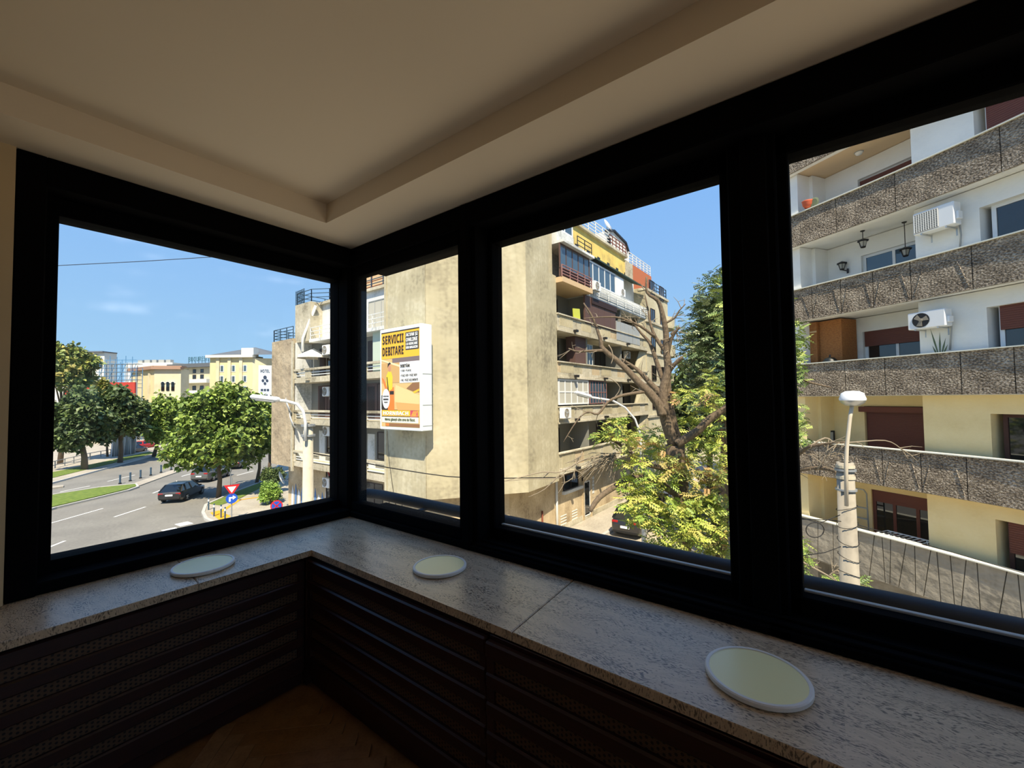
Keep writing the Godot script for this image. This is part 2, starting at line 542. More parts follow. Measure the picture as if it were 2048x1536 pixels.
func make_room() -> void:
	var f := struct("floor", Vector3(-0.6, FLOOR, 0))
	var st := mesh()
	bx(st, -3.2, 1.9, FLOOR - 0.3, FLOOR - 0.012, -2.84, 3.2)
	obj("subfloor", st, mats["parquet1"], f)
	# herringbone blocks, each its own piece
	var L := 0.42
	var W := 0.07
	var block := mesh()
	org = Vector3.ZERO
	cbox(block, Vector3.ZERO, Vector3(L - 0.0015, 0.016, W - 0.0015), Basis(), 0.0012)
	block.generate_normals()
	var shared := block.commit()
	var e1 := Vector2(1, 1).normalized()
	var e2 := Vector2(-1, 1).normalized()
	var k := 0
	for row in range(-40, 41):
		for col in range(-12, 13):
			# staircase lattice of an L-pair, laid at 45 degrees to the walls
			var corner := e1 * (row * W + col * L) + e2 * (row * W - col * L)
			for turn in 2:
				var c: Vector2 = corner + (e1 * (L / 2) + e2 * (W / 2) if turn == 0 else e1 * (W / 2) + e2 * (W + L / 2))
				var at := c + Vector2(0.2, -1.2)
				if at.x < -0.75 or at.x > 1.06 or at.y < -2.12 or at.y > 0.1:
					continue
				var dir: Vector2 = e1 if turn == 0 else e2
				var o := obj("parquet_block", shared, mats["parquet%d" % (k % 3)], f)
				o.transform = Transform3D(Basis(Vector3.UP, -dir.angle()), Vector3(at.x, FLOOR - 0.008 - 0.0006 * (k % 2), at.y) - f.position)
				k += 1
	var wl := struct("wall_left")
	st = mesh()
	bx(st, -3.2, 0.119, FLOOR, SOFFIT, -2.84, FRONT_Z)
	bx(st, 0.119, 1.9, FLOOR, SILL - 0.03, -2.84, FRONT_Z - 0.02)
	obj("plaster", st, mats["wall_paint"], wl)
	var wr := struct("wall_right")
	st = mesh()
	bx(st, FRONT_X + 0.02, 1.84, FLOOR, SILL - 0.03, -2.56, 3.2)
	bx(st, FRONT_X, 1.9, SILL - 0.03, SOFFIT, 2.62, 3.2)
	obj("plaster", st, mats["wall_paint"], wr)
	# an unseen window is added behind the viewer to bring warm sunlight indoors
	var wb := struct("wall_back")
	st = mesh()
	bx(st, -3.2, -1.1, FLOOR, SOFFIT + 0.3, 3.0, 3.2)
	bx(st, 1.3, FRONT_X, FLOOR, SOFFIT + 0.3, 3.0, 3.2)
	bx(st, -1.1, 1.3, 0.92, SOFFIT + 0.3, 3.0, 3.2)
	bx(st, -1.5, 1.3, FLOOR, FLOOR + 0.08, 3.0, 3.2)
	obj("plaster", st, mats["wall_paint"], wb)
	var wd := struct("window_6")
	for x in [-1.07, 0.1, 1.27]:
		member(wd, "stile", x - 0.03, x + 0.03, FLOOR + 0.08, 0.92, 3.08, 3.14)
	for y in [FLOOR + 0.11, 0.89]:
		member(wd, "rail", -1.1, 1.3, y - 0.03, y + 0.03, 3.08, 3.14)
	st = mesh()
	quad(st, Vector3(-1.1, FLOOR + 0.08, 3.11), Vector3(1.3, FLOOR + 0.08, 3.11), Vector3(1.3, 0.92, 3.11), Vector3(-1.1, 0.92, 3.11))
	obj("pane", st, mats["pane"], wd)
	var ws := struct("wall_side")
	st = mesh()
	bx(st, -3.4, -3.2, FLOOR, SOFFIT + 0.3, -2.84, 3.2)
	obj("plaster", st, mats["wall_paint"], ws)
	var ce := struct("ceiling")
	st = mesh()
	bx(st, -3.4, 1.3, CEILING, CEILING + 0.25, -2.35, 3.2)
	obj("upper_ceiling", st, mats["paint"], ce)
	st = mesh()
	# the dropped margin along both window walls
	bx(st, -3.4, 1.9, SOFFIT, CEILING + 0.25, -2.84, -2.281)
	bx(st, 1.258, 1.9, SOFFIT, CEILING + 0.25, -2.281, 3.2)
	obj("dropped_margin", st, mats["paint"], ce)
	# the house below and above the room
	var h := struct("wall_house")
	st = mesh()
	bx(st, -3.4, 1.9, STREET, FLOOR - 0.3, -2.84, 3.2)
	bx(st, -3.4, 1.9, CEILING + 0.25, 1.6, -2.84, 3.2)
	obj("render", st, mats["concrete_grey"], h)
	org = Vector3.ZERO

func member(w: Node, called: String, x0: float, x1: float, y0: float, y1: float, z0: float, z1: float, c := 0.005) -> void:
	var st := mesh()
	cbx(st, x0, x1, y0, y1, z0, z1, c)
	obj(called, st, mats["frame"], w)

func make_windows() -> void:
	# window_1: the fixed light towards the avenue
	var w := struct("window_1", Vector3(0.85, FOOT, -2.7))
	var gz := -2.742
	member(w, "outer_stile", 0.119, 0.205, SILL + 0.002, SOFFIT - 0.002, -2.82, FRONT_Z)
	member(w, "head_rail", 0.2, 1.64, 0.90, SOFFIT - 0.002, -2.82, FRONT_Z)
	member(w, "foot_rail", 0.2, 1.64, SILL + 0.002, -0.715, -2.82, FRONT_Z - 0.01)
	member(w, "sash_stile", 0.16, 0.252, FOOT - 0.06, HEAD + 0.08, -2.80, -2.665)
	member(w, "sash_stile", 1.572, 1.66, FOOT - 0.06, HEAD + 0.08, -2.80, -2.69)
	member(w, "sash_rail", 0.24, 1.58, HEAD, HEAD + 0.085, -2.80, -2.675)
	member(w, "sash_rail", 0.24, 1.58, FOOT - 0.07, FOOT, -2.80, -2.675)
	var st := mesh()
	bx(st, 0.24, 1.60, FOOT - 0.01, HEAD + 0.01, gz - 0.002, gz + 0.002)
	obj("pane", st, mats["pane"], w)
	# the post where the two walls of glass meet
	var p := struct("trim_1", Vector3(1.63, SILL, -2.65))
	member(p, "corner_post", 1.575, 1.72, SILL + 0.002, SOFFIT - 0.002, -2.82, -2.565, 0.02)
	member(p, "post_bead", 1.60, 1.70, SILL + 0.03, SOFFIT - 0.02, -2.57, -2.545, 0.004)
	# window_2: the narrow fixed light beside the corner
	w = struct("window_2", Vector3(1.64, FOOT, -2.05))
	var gx := 1.629
	member(w, "head_rail", FRONT_X, 1.86, 0.895, SOFFIT - 0.002, -2.55, 2.62)
	member(w, "foot_rail", FRONT_X, 1.86, SILL + 0.002, -0.725, -2.55, -1.49)
	member(w, "sash_rail", 1.60, 1.66, HEAD, HEAD + 0.075, -2.56, -1.55)
	member(w, "sash_rail", 1.592, 1.66, FOOT - 0.06, FOOT, -2.56, -1.55)
	member(w, "sash_stile", 1.605, 1.66, FOOT - 0.05, HEAD + 0.06, -2.60, -2.558)
	member(w, "sash_stile", 1.60, 1.66, FOOT - 0.05, HEAD + 0.06, -1.573, -1.52)
	st = mesh()
	bx(st, gx - 0.002, gx + 0.002, FOOT - 0.01, HEAD + 0.01, -2.57, -1.56)
	obj("pane", st, mats["pane"], w)
	# the mullion between the fixed light and the sliding lights
	p = struct("trim_2", Vector3(1.64, SILL, -1.48))
	member(p, "mullion", FRONT_X - 0.005, 1.74, SILL + 0.002, SOFFIT - 0.002, -1.535, -1.475, 0.008)
	member(p, "mullion_bead", 1.60, 1.80, SILL + 0.03, 0.90, -1.475, -1.445, 0.004)
	# window_3, window_4 and window_5: sliding lights in a track
	var spans := [[-1.416, -0.320, "window_3"], [-0.097, 1.06, "window_4"], [1.24, 2.50, "window_5"]]
	for s in spans:
		w = struct(s[2], Vector3(1.74, FOOT, (s[0] + s[1]) / 2))
		var z0: float = s[0]
		var z1: float = s[1]
		member(w, "sash_stile", 1.70, 1.79, FOOT - 0.07, HEAD + 0.08, z0 - 0.085, z0)
		member(w, "sash_stile", 1.70, 1.79, FOOT - 0.07, HEAD + 0.08, z1 + 0.008, z1 + 0.10)
		member(w, "sash_rail", 1.70, 1.79, HEAD, HEAD + 0.085, z0 - 0.08, z1 + 0.09)
		member(w, "sash_rail", 1.70, 1.79, FOOT - 0.075, FOOT, z0 - 0.08, z1 + 0.09)
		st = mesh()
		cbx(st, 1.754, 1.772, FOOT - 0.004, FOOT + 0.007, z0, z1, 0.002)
		obj("sunlit_line_strip", st, mats["painted_sun_line"], w)  # pale strip put in for the sunlit line below the glass
		member(w, "track", FRONT_X + 0.012, 1.72, -0.735, -0.722, z0 - 0.09, z1 + 0.2, 0.003)
		member(w, "track_lip", FRONT_X + 0.045, FRONT_X + 0.06, -0.724, -0.712, z0 - 0.06, z1 + 0.2, 0.003)
		member(w, "foot_rail", FRONT_X, 1.86, SILL + 0.002, -0.733, z0 - 0.09, z1 + 0.2)
		st = mesh()
		bx(st, 1.748, 1.752, FOOT - 0.01, HEAD + 0.01, z0 - 0.01, z1 + 0.02)
		obj("pane", st, mats["pane"], w)
	# the broad posts between the sliding lights
	for z in [-0.205, 1.15, 2.56]:
		p = struct("trim_3", Vector3(1.7, SILL, z))
		member(p, "post", 1.66, 1.86, SILL + 0.002, SOFFIT - 0.002, z - 0.075, z + 0.075, 0.006)
		member(p, "post_strip", 1.64, 1.665, SILL + 0.03, 0.90, z - 0.03, z + 0.05, 0.004)
	# guard pipe on brackets outside the right-hand windows
	var g := thing("guard_pipe", "dark weathered pipe running on brackets outside below the windows", "pipe", Vector3(2.02, -0.76, 0))
	st = smooth()
	tube(st, [Vector3(1.80, -0.74, -3.02), Vector3(1.92, -0.742, -3.05), Vector3(2.0, -0.742, -2.98), Vector3(2.03, -0.744, -2.86), Vector3(2.03, -0.745, -1.0), Vector3(2.03, -0.745, 0.8), Vector3(2.03, -0.745, 2.6)], 0.038, 14)
	obj("pipe", st, mats["rust_pipe"], g)
	for z in [-2.30, -0.62, 0.29, 1.6]:
		st = mesh()
		bx(st, 1.85, 2.02, -0.772, -0.762, z - 0.02, z + 0.02)
		bx(st, 1.85, 1.86, -0.85, -0.762, z - 0.02, z + 0.02)
		obj("bracket", st, mats["rust_pipe"], g)
	org = Vector3.ZERO

# ================================================================ stone sill, cane-fronted cabinets, lamp panels
func slab(t: Node, plan: Array) -> void:
	var st := mesh()
	# a stone slab with an eased upper edge
	var low := []
	var c := Vector2.ZERO
	for p in plan:
		c += p / plan.size()
	prism(st, plan, SILL - 0.03, SILL - 0.003)
	for p in plan:
		low.append(p + (c - p).normalized() * 0.004)
	for i in plan.size():
		var j := (i + 1) % plan.size()
		quad(st, Vector3(plan[i].x, SILL - 0.003, plan[i].y), Vector3(plan[j].x, SILL - 0.003, plan[j].y), Vector3(low[j].x, SILL, low[j].y), Vector3(low[i].x, SILL, low[i].y))
	var idx := Geometry2D.triangulate_polygon(PackedVector2Array(low))
	for i in range(0, idx.size(), 3):
		tri(st, Vector3(low[idx[i]].x, SILL, low[idx[i]].y), Vector3(low[idx[i + 1]].x, SILL, low[idx[i + 1]].y), Vector3(low[idx[i + 2]].x, SILL, low[idx[i + 2]].y))
	obj("slab", st, mats["travertine"], t)

func make_sill_and_cabinets() -> void:
	var fz := -2.158
	var fx := 1.115
	var t := thing("window_sill", "grey-brown travertine window sill turning the corner below the black frames", "window sill", Vector3(1.3, SILL, -1.6))
	slab(t, [Vector2(-1.2, FRONT_Z - 0.02), Vector2(0.66, FRONT_Z - 0.02), Vector2(0.632, fz), Vector2(-1.2, fz)])
	slab(t, [Vector2(0.662, FRONT_Z - 0.02), Vector2(FRONT_X + 0.02, FRONT_Z - 0.02), Vector2(FRONT_X + 0.02, -0.893), Vector2(fx, -0.862), Vector2(fx, fz), Vector2(0.634, fz)])
	slab(t, [Vector2(fx, -0.859), Vector2(FRONT_X + 0.02, -0.890), Vector2(FRONT_X + 0.02, 0.9), Vector2(fx, 0.9)])
	slab(t, [Vector2(fx, 0.903), Vector2(FRONT_X + 0.02, 0.903), Vector2(FRONT_X + 0.02, 2.6), Vector2(fx, 2.6)])
	# cabinets: boards with strips of cane between them
	cabinet("cane_cabinet", "dark brown radiator cabinet with five cane strips under the left-hand sill", false, -1.2, 1.096, fz - 0.025)
	cabinet("cane_cabinet", "dark brown slatted cabinet between the corner and its neighbour under the right-hand sill", true, -2.176, -0.965, fx - 0.016)
	cabinet("cane_cabinet", "dark brown slatted cabinet with cane strips, standing slightly forward under the right-hand sill", true, -0.955, 1.4, fx - 0.028)
	# the dark inner corner between the two runs
	var f := thing("corner_filler", "dark wooden filler post in the corner between the two cabinet runs", "filler", Vector3(1.12, FLOOR, -2.13))
	var st := mesh()
	cbx(st, 1.1, 1.16, FLOOR + 0.002, SILL - 0.045, -2.21, -2.1765, 0.003)
	obj("post", st, mats["wood"], f)
	# three round lamp panels left lying on the stone
	var discs := [[Vector3(0.705, SILL, -2.345), 0.122, "round white lamp panel lying on the sill under the avenue window"], [Vector3(1.338, SILL, -1.440), 0.120, "round white lamp panel lying on the sill beside the narrow fixed window"], [Vector3(1.318, SILL, -0.185), 0.127, "round white lamp panel lying on the sill, the one alone on its slab"]]
	for d in discs:
		var o := thing("lamp_panel", d[2], "lamp", d[0], "round lamp panels on the sill")
		var r: float = d[1]
		var s2 := mesh()
		lathe(s2, d[0], [Vector2(0.0, 0.001), Vector2(r * 0.95, 0.001), Vector2(r, 0.006), Vector2(r, 0.015), Vector2(r - 0.003, 0.018), Vector2(r - 0.010, 0.018), Vector2(r - 0.011, 0.0155)], 64)
		obj("rim", s2, mats["led_rim"], o)
		s2 = mesh()
		lathe(s2, d[0], [Vector2(r - 0.011, 0.0155), Vector2(0.0, 0.0155)], 64)
		obj("diffuser", s2, mats["led_face"], o)
	org = Vector3.ZERO

# a run of cabinet: along x at z = face (left), or along z at x = face (right)
func cabinet(called: String, label: String, along_z: bool, a: float, b: float, face: float) -> void:
	var mid := (a + b) / 2
	var t := thing(called, label, "cabinet", Vector3(face, FLOOR, mid) if along_z else Vector3(mid, FLOOR, face))
	var s := 1.0 if along_z else -1.0       # behind the face: +x on the right, -z on the left
	var put := func(st: SurfaceTool, a0: float, a1: float, y0: float, y1: float, d0: float, d1: float, c: float) -> void:
		if along_z:
			cbx(st, face + s * d0, face + s * d1, y0, y1, a0, a1, c)
		else:
			cbx(st, a0, a1, y0, y1, face + s * d0, face + s * d1, c)
	var st := mesh()
	put.call(st, a, b, FLOOR + 0.07, SILL - 0.036, 0.026, 0.30, 0.002)
	obj("carcass", st, mats["wood"], t)
	st = mesh()
	put.call(st, a, b, FLOOR + 0.002, FLOOR + 0.068, 0.03, 0.25, 0.002)
	obj("plinth", st, mats["wood"], t)
	var tops := [-0.812, -0.915, -1.010, -1.105, -1.200, -1.295]
	for i in tops.size():
		st = mesh()
		var y1: float = tops[i]
		var y0: float = y1 - (0.058 if i == 0 else 0.050)
		if i == tops.size() - 1:
			y0 = FLOOR + 0.075
		put.call(st, a, b, y0, y1, 0.0, 0.026, 0.006)
		obj("board", st, mats["wood"], t)
		if i < tops.size() - 1:
			st = mesh()
			put.call(st, a + 0.03, b - 0.03, tops[i + 1] - 0.002, y0 + 0.002, 0.016, 0.0255, 0.001)
			obj("cane_strip", st, mats["cane"], t).set_meta("label", "woven cane strip")
	for e in [a + 0.016, b - 0.016]:
		st = mesh()
		put.call(st, e - 0.016, e + 0.016, FLOOR + 0.08, -0.82, 0.006, 0.0255, 0.002)
		obj("stile", st, mats["wood"], t)

# ================================================================ pieces shared by the houses
func window(parent: Node, at: Vector3, right: Vector3, w: float, h: float, cols: int, fm: Material, gm: Material, rows := 1, bar_w := 0.05, called := "window") -> MeshInstance3D:
	var r := right.normalized()
	var n := r.cross(Vector3.UP)
	var b := Basis(r, Vector3.UP, n)
	var st := mesh()
	for s in [-1.0, 1.0]:
		ob(st, at + r * s * (w / 2 - bar_w / 2), Vector3(bar_w, h, 0.07), b)
		ob(st, at + Vector3.UP * s * (h / 2 - bar_w / 2), Vector3(w - 2 * bar_w, bar_w, 0.07), b)
	for c in range(1, cols):
		ob(st, at + r * (w * c / cols - w / 2), Vector3(bar_w * 0.9, h - 2 * bar_w, 0.06), b)
	for c in range(1, rows):
		ob(st, at + Vector3.UP * (h * c / rows - h / 2), Vector3(w - 2 * bar_w, bar_w * 0.8, 0.055), b)
	var o := obj(called, st, fm, parent)
	for c in cols:
		for k in rows:
			st = mesh()
			ob(st, at + r * (w * (c + 0.5) / cols - w / 2) + Vector3.UP * (h * (k + 0.5) / rows - h / 2), Vector3(w / cols - bar_w * 0.5, h / rows - bar_w * 0.5, 0.02), b)
			obj("pane", st, gm, o)
	return o

func railing(parent: Node, pts: Array, h: float, bars: int, m: Material, step := 1.2, r := 0.025, called := "railing") -> void:
	var st := mesh()
	for i in pts.size() - 1:
		var a: Vector3 = pts[i]
		var b: Vector3 = pts[i + 1]
		for k in bars:
			var y := h * (1.0 - float(k) / bars)
			bar(st, a + Vector3.UP * y, b + Vector3.UP * y, r * 2)
		var n: int = max(1, roundi(a.distance_to(b) / step))
		for k in n + 1:
			var p := a.lerp(b, float(k) / n)
			bar(st, p, p + Vector3.UP * h, r * 2.2)
	obj(called, st, m, parent)

# outdoor unit of an air conditioner; right = along its front, seen from outside
func air_unit(label: String, at: Vector3, right: Vector3, group: String, w := 0.82, h := 0.58, open_fan := false, ribbed := false) -> void:
	var r := right.normalized()
	var n := r.cross(Vector3.UP)
	var b := Basis(r, Vector3.UP, n)
	var d := 0.30
	var t := thing("air_conditioner", label, "air conditioner", at - Vector3.UP * h / 2, group)
	var st := mesh()
	cbox(st, at, Vector3(w, h, d), b, 0.02)
	obj("casing", st, mats["white_plastic"], t)
	var c := at - r * w * 0.13 + n * (d / 2 + 0.002)
	if ribbed:
		st = mesh()
		cbox(st, c - r * 0.03, Vector3(w * 0.60, h * 0.86, 0.02), b, 0.006)
		var q := obj("grille", st, mats["grille"], t)
		st = mesh()
		for k in 11:
			bar(st, c - r * (0.03 + w * 0.29 - k * w * 0.058) + Vector3.UP * h * 0.41 + n * 0.012, c - r * (0.03 + w * 0.29 - k * w * 0.058) - Vector3.UP * h * 0.41 + n * 0.012, 0.012)
			bar(st, c - r * (0.03 + w * 0.29) + Vector3.UP * h * (0.40 - k * 0.08) + n * 0.012, c + r * (w * 0.29 - 0.03) + Vector3.UP * h * (0.40 - k * 0.08) + n * 0.012, 0.010)
		obj("ribs", st, mats["white_metal"], q)
	else:
		st = mesh()
		lathe(st, c, [Vector2(h * 0.42, 0.0), Vector2(h * 0.42, 0.012), Vector2(h * 0.38, 0.012), Vector2(h * 0.38, 0.002), Vector2(0, 0.002)], 24, b * Basis(Vector3.RIGHT, PI / 2))
		var g := obj("fan_opening", st, mats["black_metal"] if open_fan else mats["grille"], t)  # open fan: black face paints the shade inside the casing
		st = mesh()
		for k in 3:
			var a := TAU * k / 3.0 + 0.4
			var e1 := r * cos(a) + Vector3.UP * sin(a)
			var e2 := -r * sin(a) + Vector3.UP * cos(a)
			plate(st, [Vector2(0.03, -0.03), Vector2(h * 0.34, -0.09), Vector2(h * 0.35, 0.05), Vector2(0.03, 0.03)], c + n * 0.006, e1, e2, 0.006)
		lathe(st, c + n * 0.004, [Vector2(0.05, 0.0), Vector2(0.045, 0.02), Vector2(0, 0.024)], 12, b * Basis(Vector3.RIGHT, PI / 2))
		obj("fan", st, mats["grille"] if open_fan else mats["grey_plastic"], g)
	st = mesh()
	cbox(st, at + r * (w / 2 + 0.03) - Vector3.UP * h * 0.12, Vector3(0.06, h * 0.34, d * 0.6), b, 0.01)
	obj("valve_cover", st, mats["white_plastic"], t)
	for s in [-1.0, 1.0]:
		st = mesh()
		var f: Vector3 = at + r * s * w * 0.3 - Vector3.UP * (h / 2 + 0.02)
		bar(st, f + n * d * 0.5, f - n * (d * 0.5 + 0.15), 0.035)
		bar(st, f - n * (d * 0.5 + 0.15), f - n * (d * 0.5 + 0.15) - Vector3.UP * 0.2, 0.03)
		obj("bracket", st, mats["steel"], t)

# ================================================================ the concrete corner block
const ZR := -12.4          # balcony front along the side street
const XF := 13.8           # balcony front along the avenue
func make_corner_block() -> void:
	var b := thing("apartment_block", "weathered concrete apartment block with a blank corner tower and stacked balconies", "building", Vector3(18, STREET, -17))
	var st := mesh()
	# the blank tower: two faces and a splayed one between
	prism(st, [Vector2(13.2, -18.1), Vector2(13.2, -15.13), Vector2(17.26, -12.16), Vector2(19.75, -12.34), Vector2(19.75, -20.0), Vector2(14.5, -20.0)], -4.66, 12.5)
	prism(st, [Vector2(19.75, -12.34), Vector2(20.6, -12.40), Vector2(20.6, -20.0), Vector2(19.75, -20.0)], -4.66, 7.0)
	obj("tower_wall", st, mats["concrete"], b)
	st = mesh()
	bx(st, 19.75, 20.45, 7.0, 9.85, -20.0, -12.55)
	obj("tower_return", st, mats["concrete"], b)
	# a raised seam on each arris of the tower
	st = mesh()
	bx(st, 13.18, 13.26, -4.66, 12.5, -15.19, -15.10)
	bx(st, 13.16, 13.30, -4.66, 12.5, -18.2, -18.02)
	obj("arris", st, mats["concrete"], b)
	# narrow windows in the splayed face
	var sr := Vector3(4.06, 0, 2.97).normalized()
	for k in 5:
		var c := Vector3(13.2, 0, -15.13).lerp(Vector3(17.26, 0, -12.16), 0.44) + Vector3(0, -2.3 + k * 2.72, 0) + sr.cross(Vector3.UP) * 0.03
		window(b, c, sr, 0.85, 1.25, 1, mats["brown_dark"], mats["dark_glass"])
		st = mesh()
		ob(st, c - Vector3.UP * 0.72, Vector3(1.1, 0.08, 0.35), Basis(sr, Vector3.UP, sr.cross(Vector3.UP)))
		obj("window_ledge", st, mats["concrete_grey"], b)
	# ground storey, set back under the overhang
	st = mesh()
	prism(st, [Vector2(15.0, -29.2), Vector2(14.9, -18.0), Vector2(14.4, -17.6), Vector2(14.4, -15.2), Vector2(17.2, -13.35), Vector2(33.6, -13.4), Vector2(33.6, -22.0), Vector2(24.0, -32.4), Vector2(15.0, -32.4)], STREET, -4.36)
	obj("ground_storey", st, mats["ground_stone"], b)
	ground_storey(b)
	avenue_side(b)
	street_side(b)
	avenue_fittings()
	street_fittings()
	make_billboard()
	org = Vector3.ZERO

func ground_storey(b: Node) -> void:
	var st := mesh()
	var z := -13.4
	# shop window, door, vents, pipes along the side street
	var R := Vector3.RIGHT
	window(b, Vector3(23.6, -5.25, z + 0.05), R, 1.9, 0.95, 2, mats["brown_dark"], mats["dark_glass"])
	st = mesh()
	bx(st, 22.5, 25.0, -5.92, -5.74, z, z + 0.22)
	obj("ledge", st, mats["plaster_white"], b)
	window(b, Vector3(25.75, -6.75, z + 0.05), R, 0.85, 2.3, 1, mats["white_metal"], mats["dark_glass"], 1, 0.07, "door")
	st = mesh()
	bx(st, 25.1, 25.3, STREET, -5.3, z, z + 0.12)
	bx(st, 26.2, 26.4, STREET, -5.3, z, z + 0.12)
	bx(st, 25.1, 26.4, -5.5, -5.3, z, z + 0.14)
	obj("door_surround", st, mats["ground_stone"], b)
	for k in 5:
		st = mesh()
		bx(st, 26.6, 26.85, -6.6 + k * 0.24, -6.42 + k * 0.24, z, z + 0.05)
		obj("name_plate", st, mats["white_metal"], b)
	for x in [22.3, 23.7]:
		st = mesh()
		bx(st, x, x + 0.7, -8.0, -7.15, z - 0.02, z + 0.02)
		var v := obj("vent_shade_back", st, mats["black_metal"], b)  # black backing paints the darkness behind the louvres
		st = mesh()
		for k in 5:
			bx(st, x, x + 0.7, -7.92 + k * 0.17, -7.86 + k * 0.17, z, z + 0.05)
		obj("louvre", st, mats["white_metal"], v)
	st = smooth()
	tube(st, [Vector3(21.75, STREET, z + 0.12), Vector3(21.75, -4.5, z + 0.12)], 0.075, 10)
	obj("drain_pipe", st, mats["white_metal"], b)
	st = smooth()
	tube(st, [Vector3(20.2, STREET, z + 0.1), Vector3(20.2, -6.4, z + 0.1)], 0.05, 8)
	obj("gas_pipe", st, mats["rust"], b)
	st = mesh()
	bx(st, 17.2, 33.6, STREET, STREET + 0.45, z - 0.1, z + 0.06)
	obj("plinth", st, mats["concrete_grey"], b)
	# towards the avenue: shop windows, a meter box, painted graffiti
	var A := Vector3(0, 0, 1)
	for w in [[-26.2, -5.6, 1.5, 1.9], [-24.4, -5.7, 1.1, 1.7], [-21.6, -5.7, 1.7, 1.7], [-19.6, -5.7, 1.2, 1.6]]:
		window(b, Vector3(14.93, w[1], w[0]), A, w[2], w[3], 2, mats["brown_dark"], mats["dark_glass"])
	st = mesh()
	bx(st, 14.7, 15.0, -4.6, -6.75, -25.4, -25.25)
	obj("pier", st, mats["concrete_grey"], b)
	var cols := [mat("graffiti_white", Color(0.82, 0.84, 0.86), 0.8), mat("graffiti_blue", Color(0.36, 0.50, 0.68), 0.8)]
	for k in 11:
		st = mesh()
		var z0 := -31.9 + k * 0.46
		plate(st, [Vector2(0, 0), Vector2(0.30, 0.1), Vector2(0.38, 1.3), Vector2(0.2, 1.75 + 0.2 * sin(k * 2.1)), Vector2(0.05, 1.2)], Vector3(14.985, STREET + 0.3, z0), A, Vector3.UP, 0.012)
		obj("painted_letter", st, cols[k % 2], b)

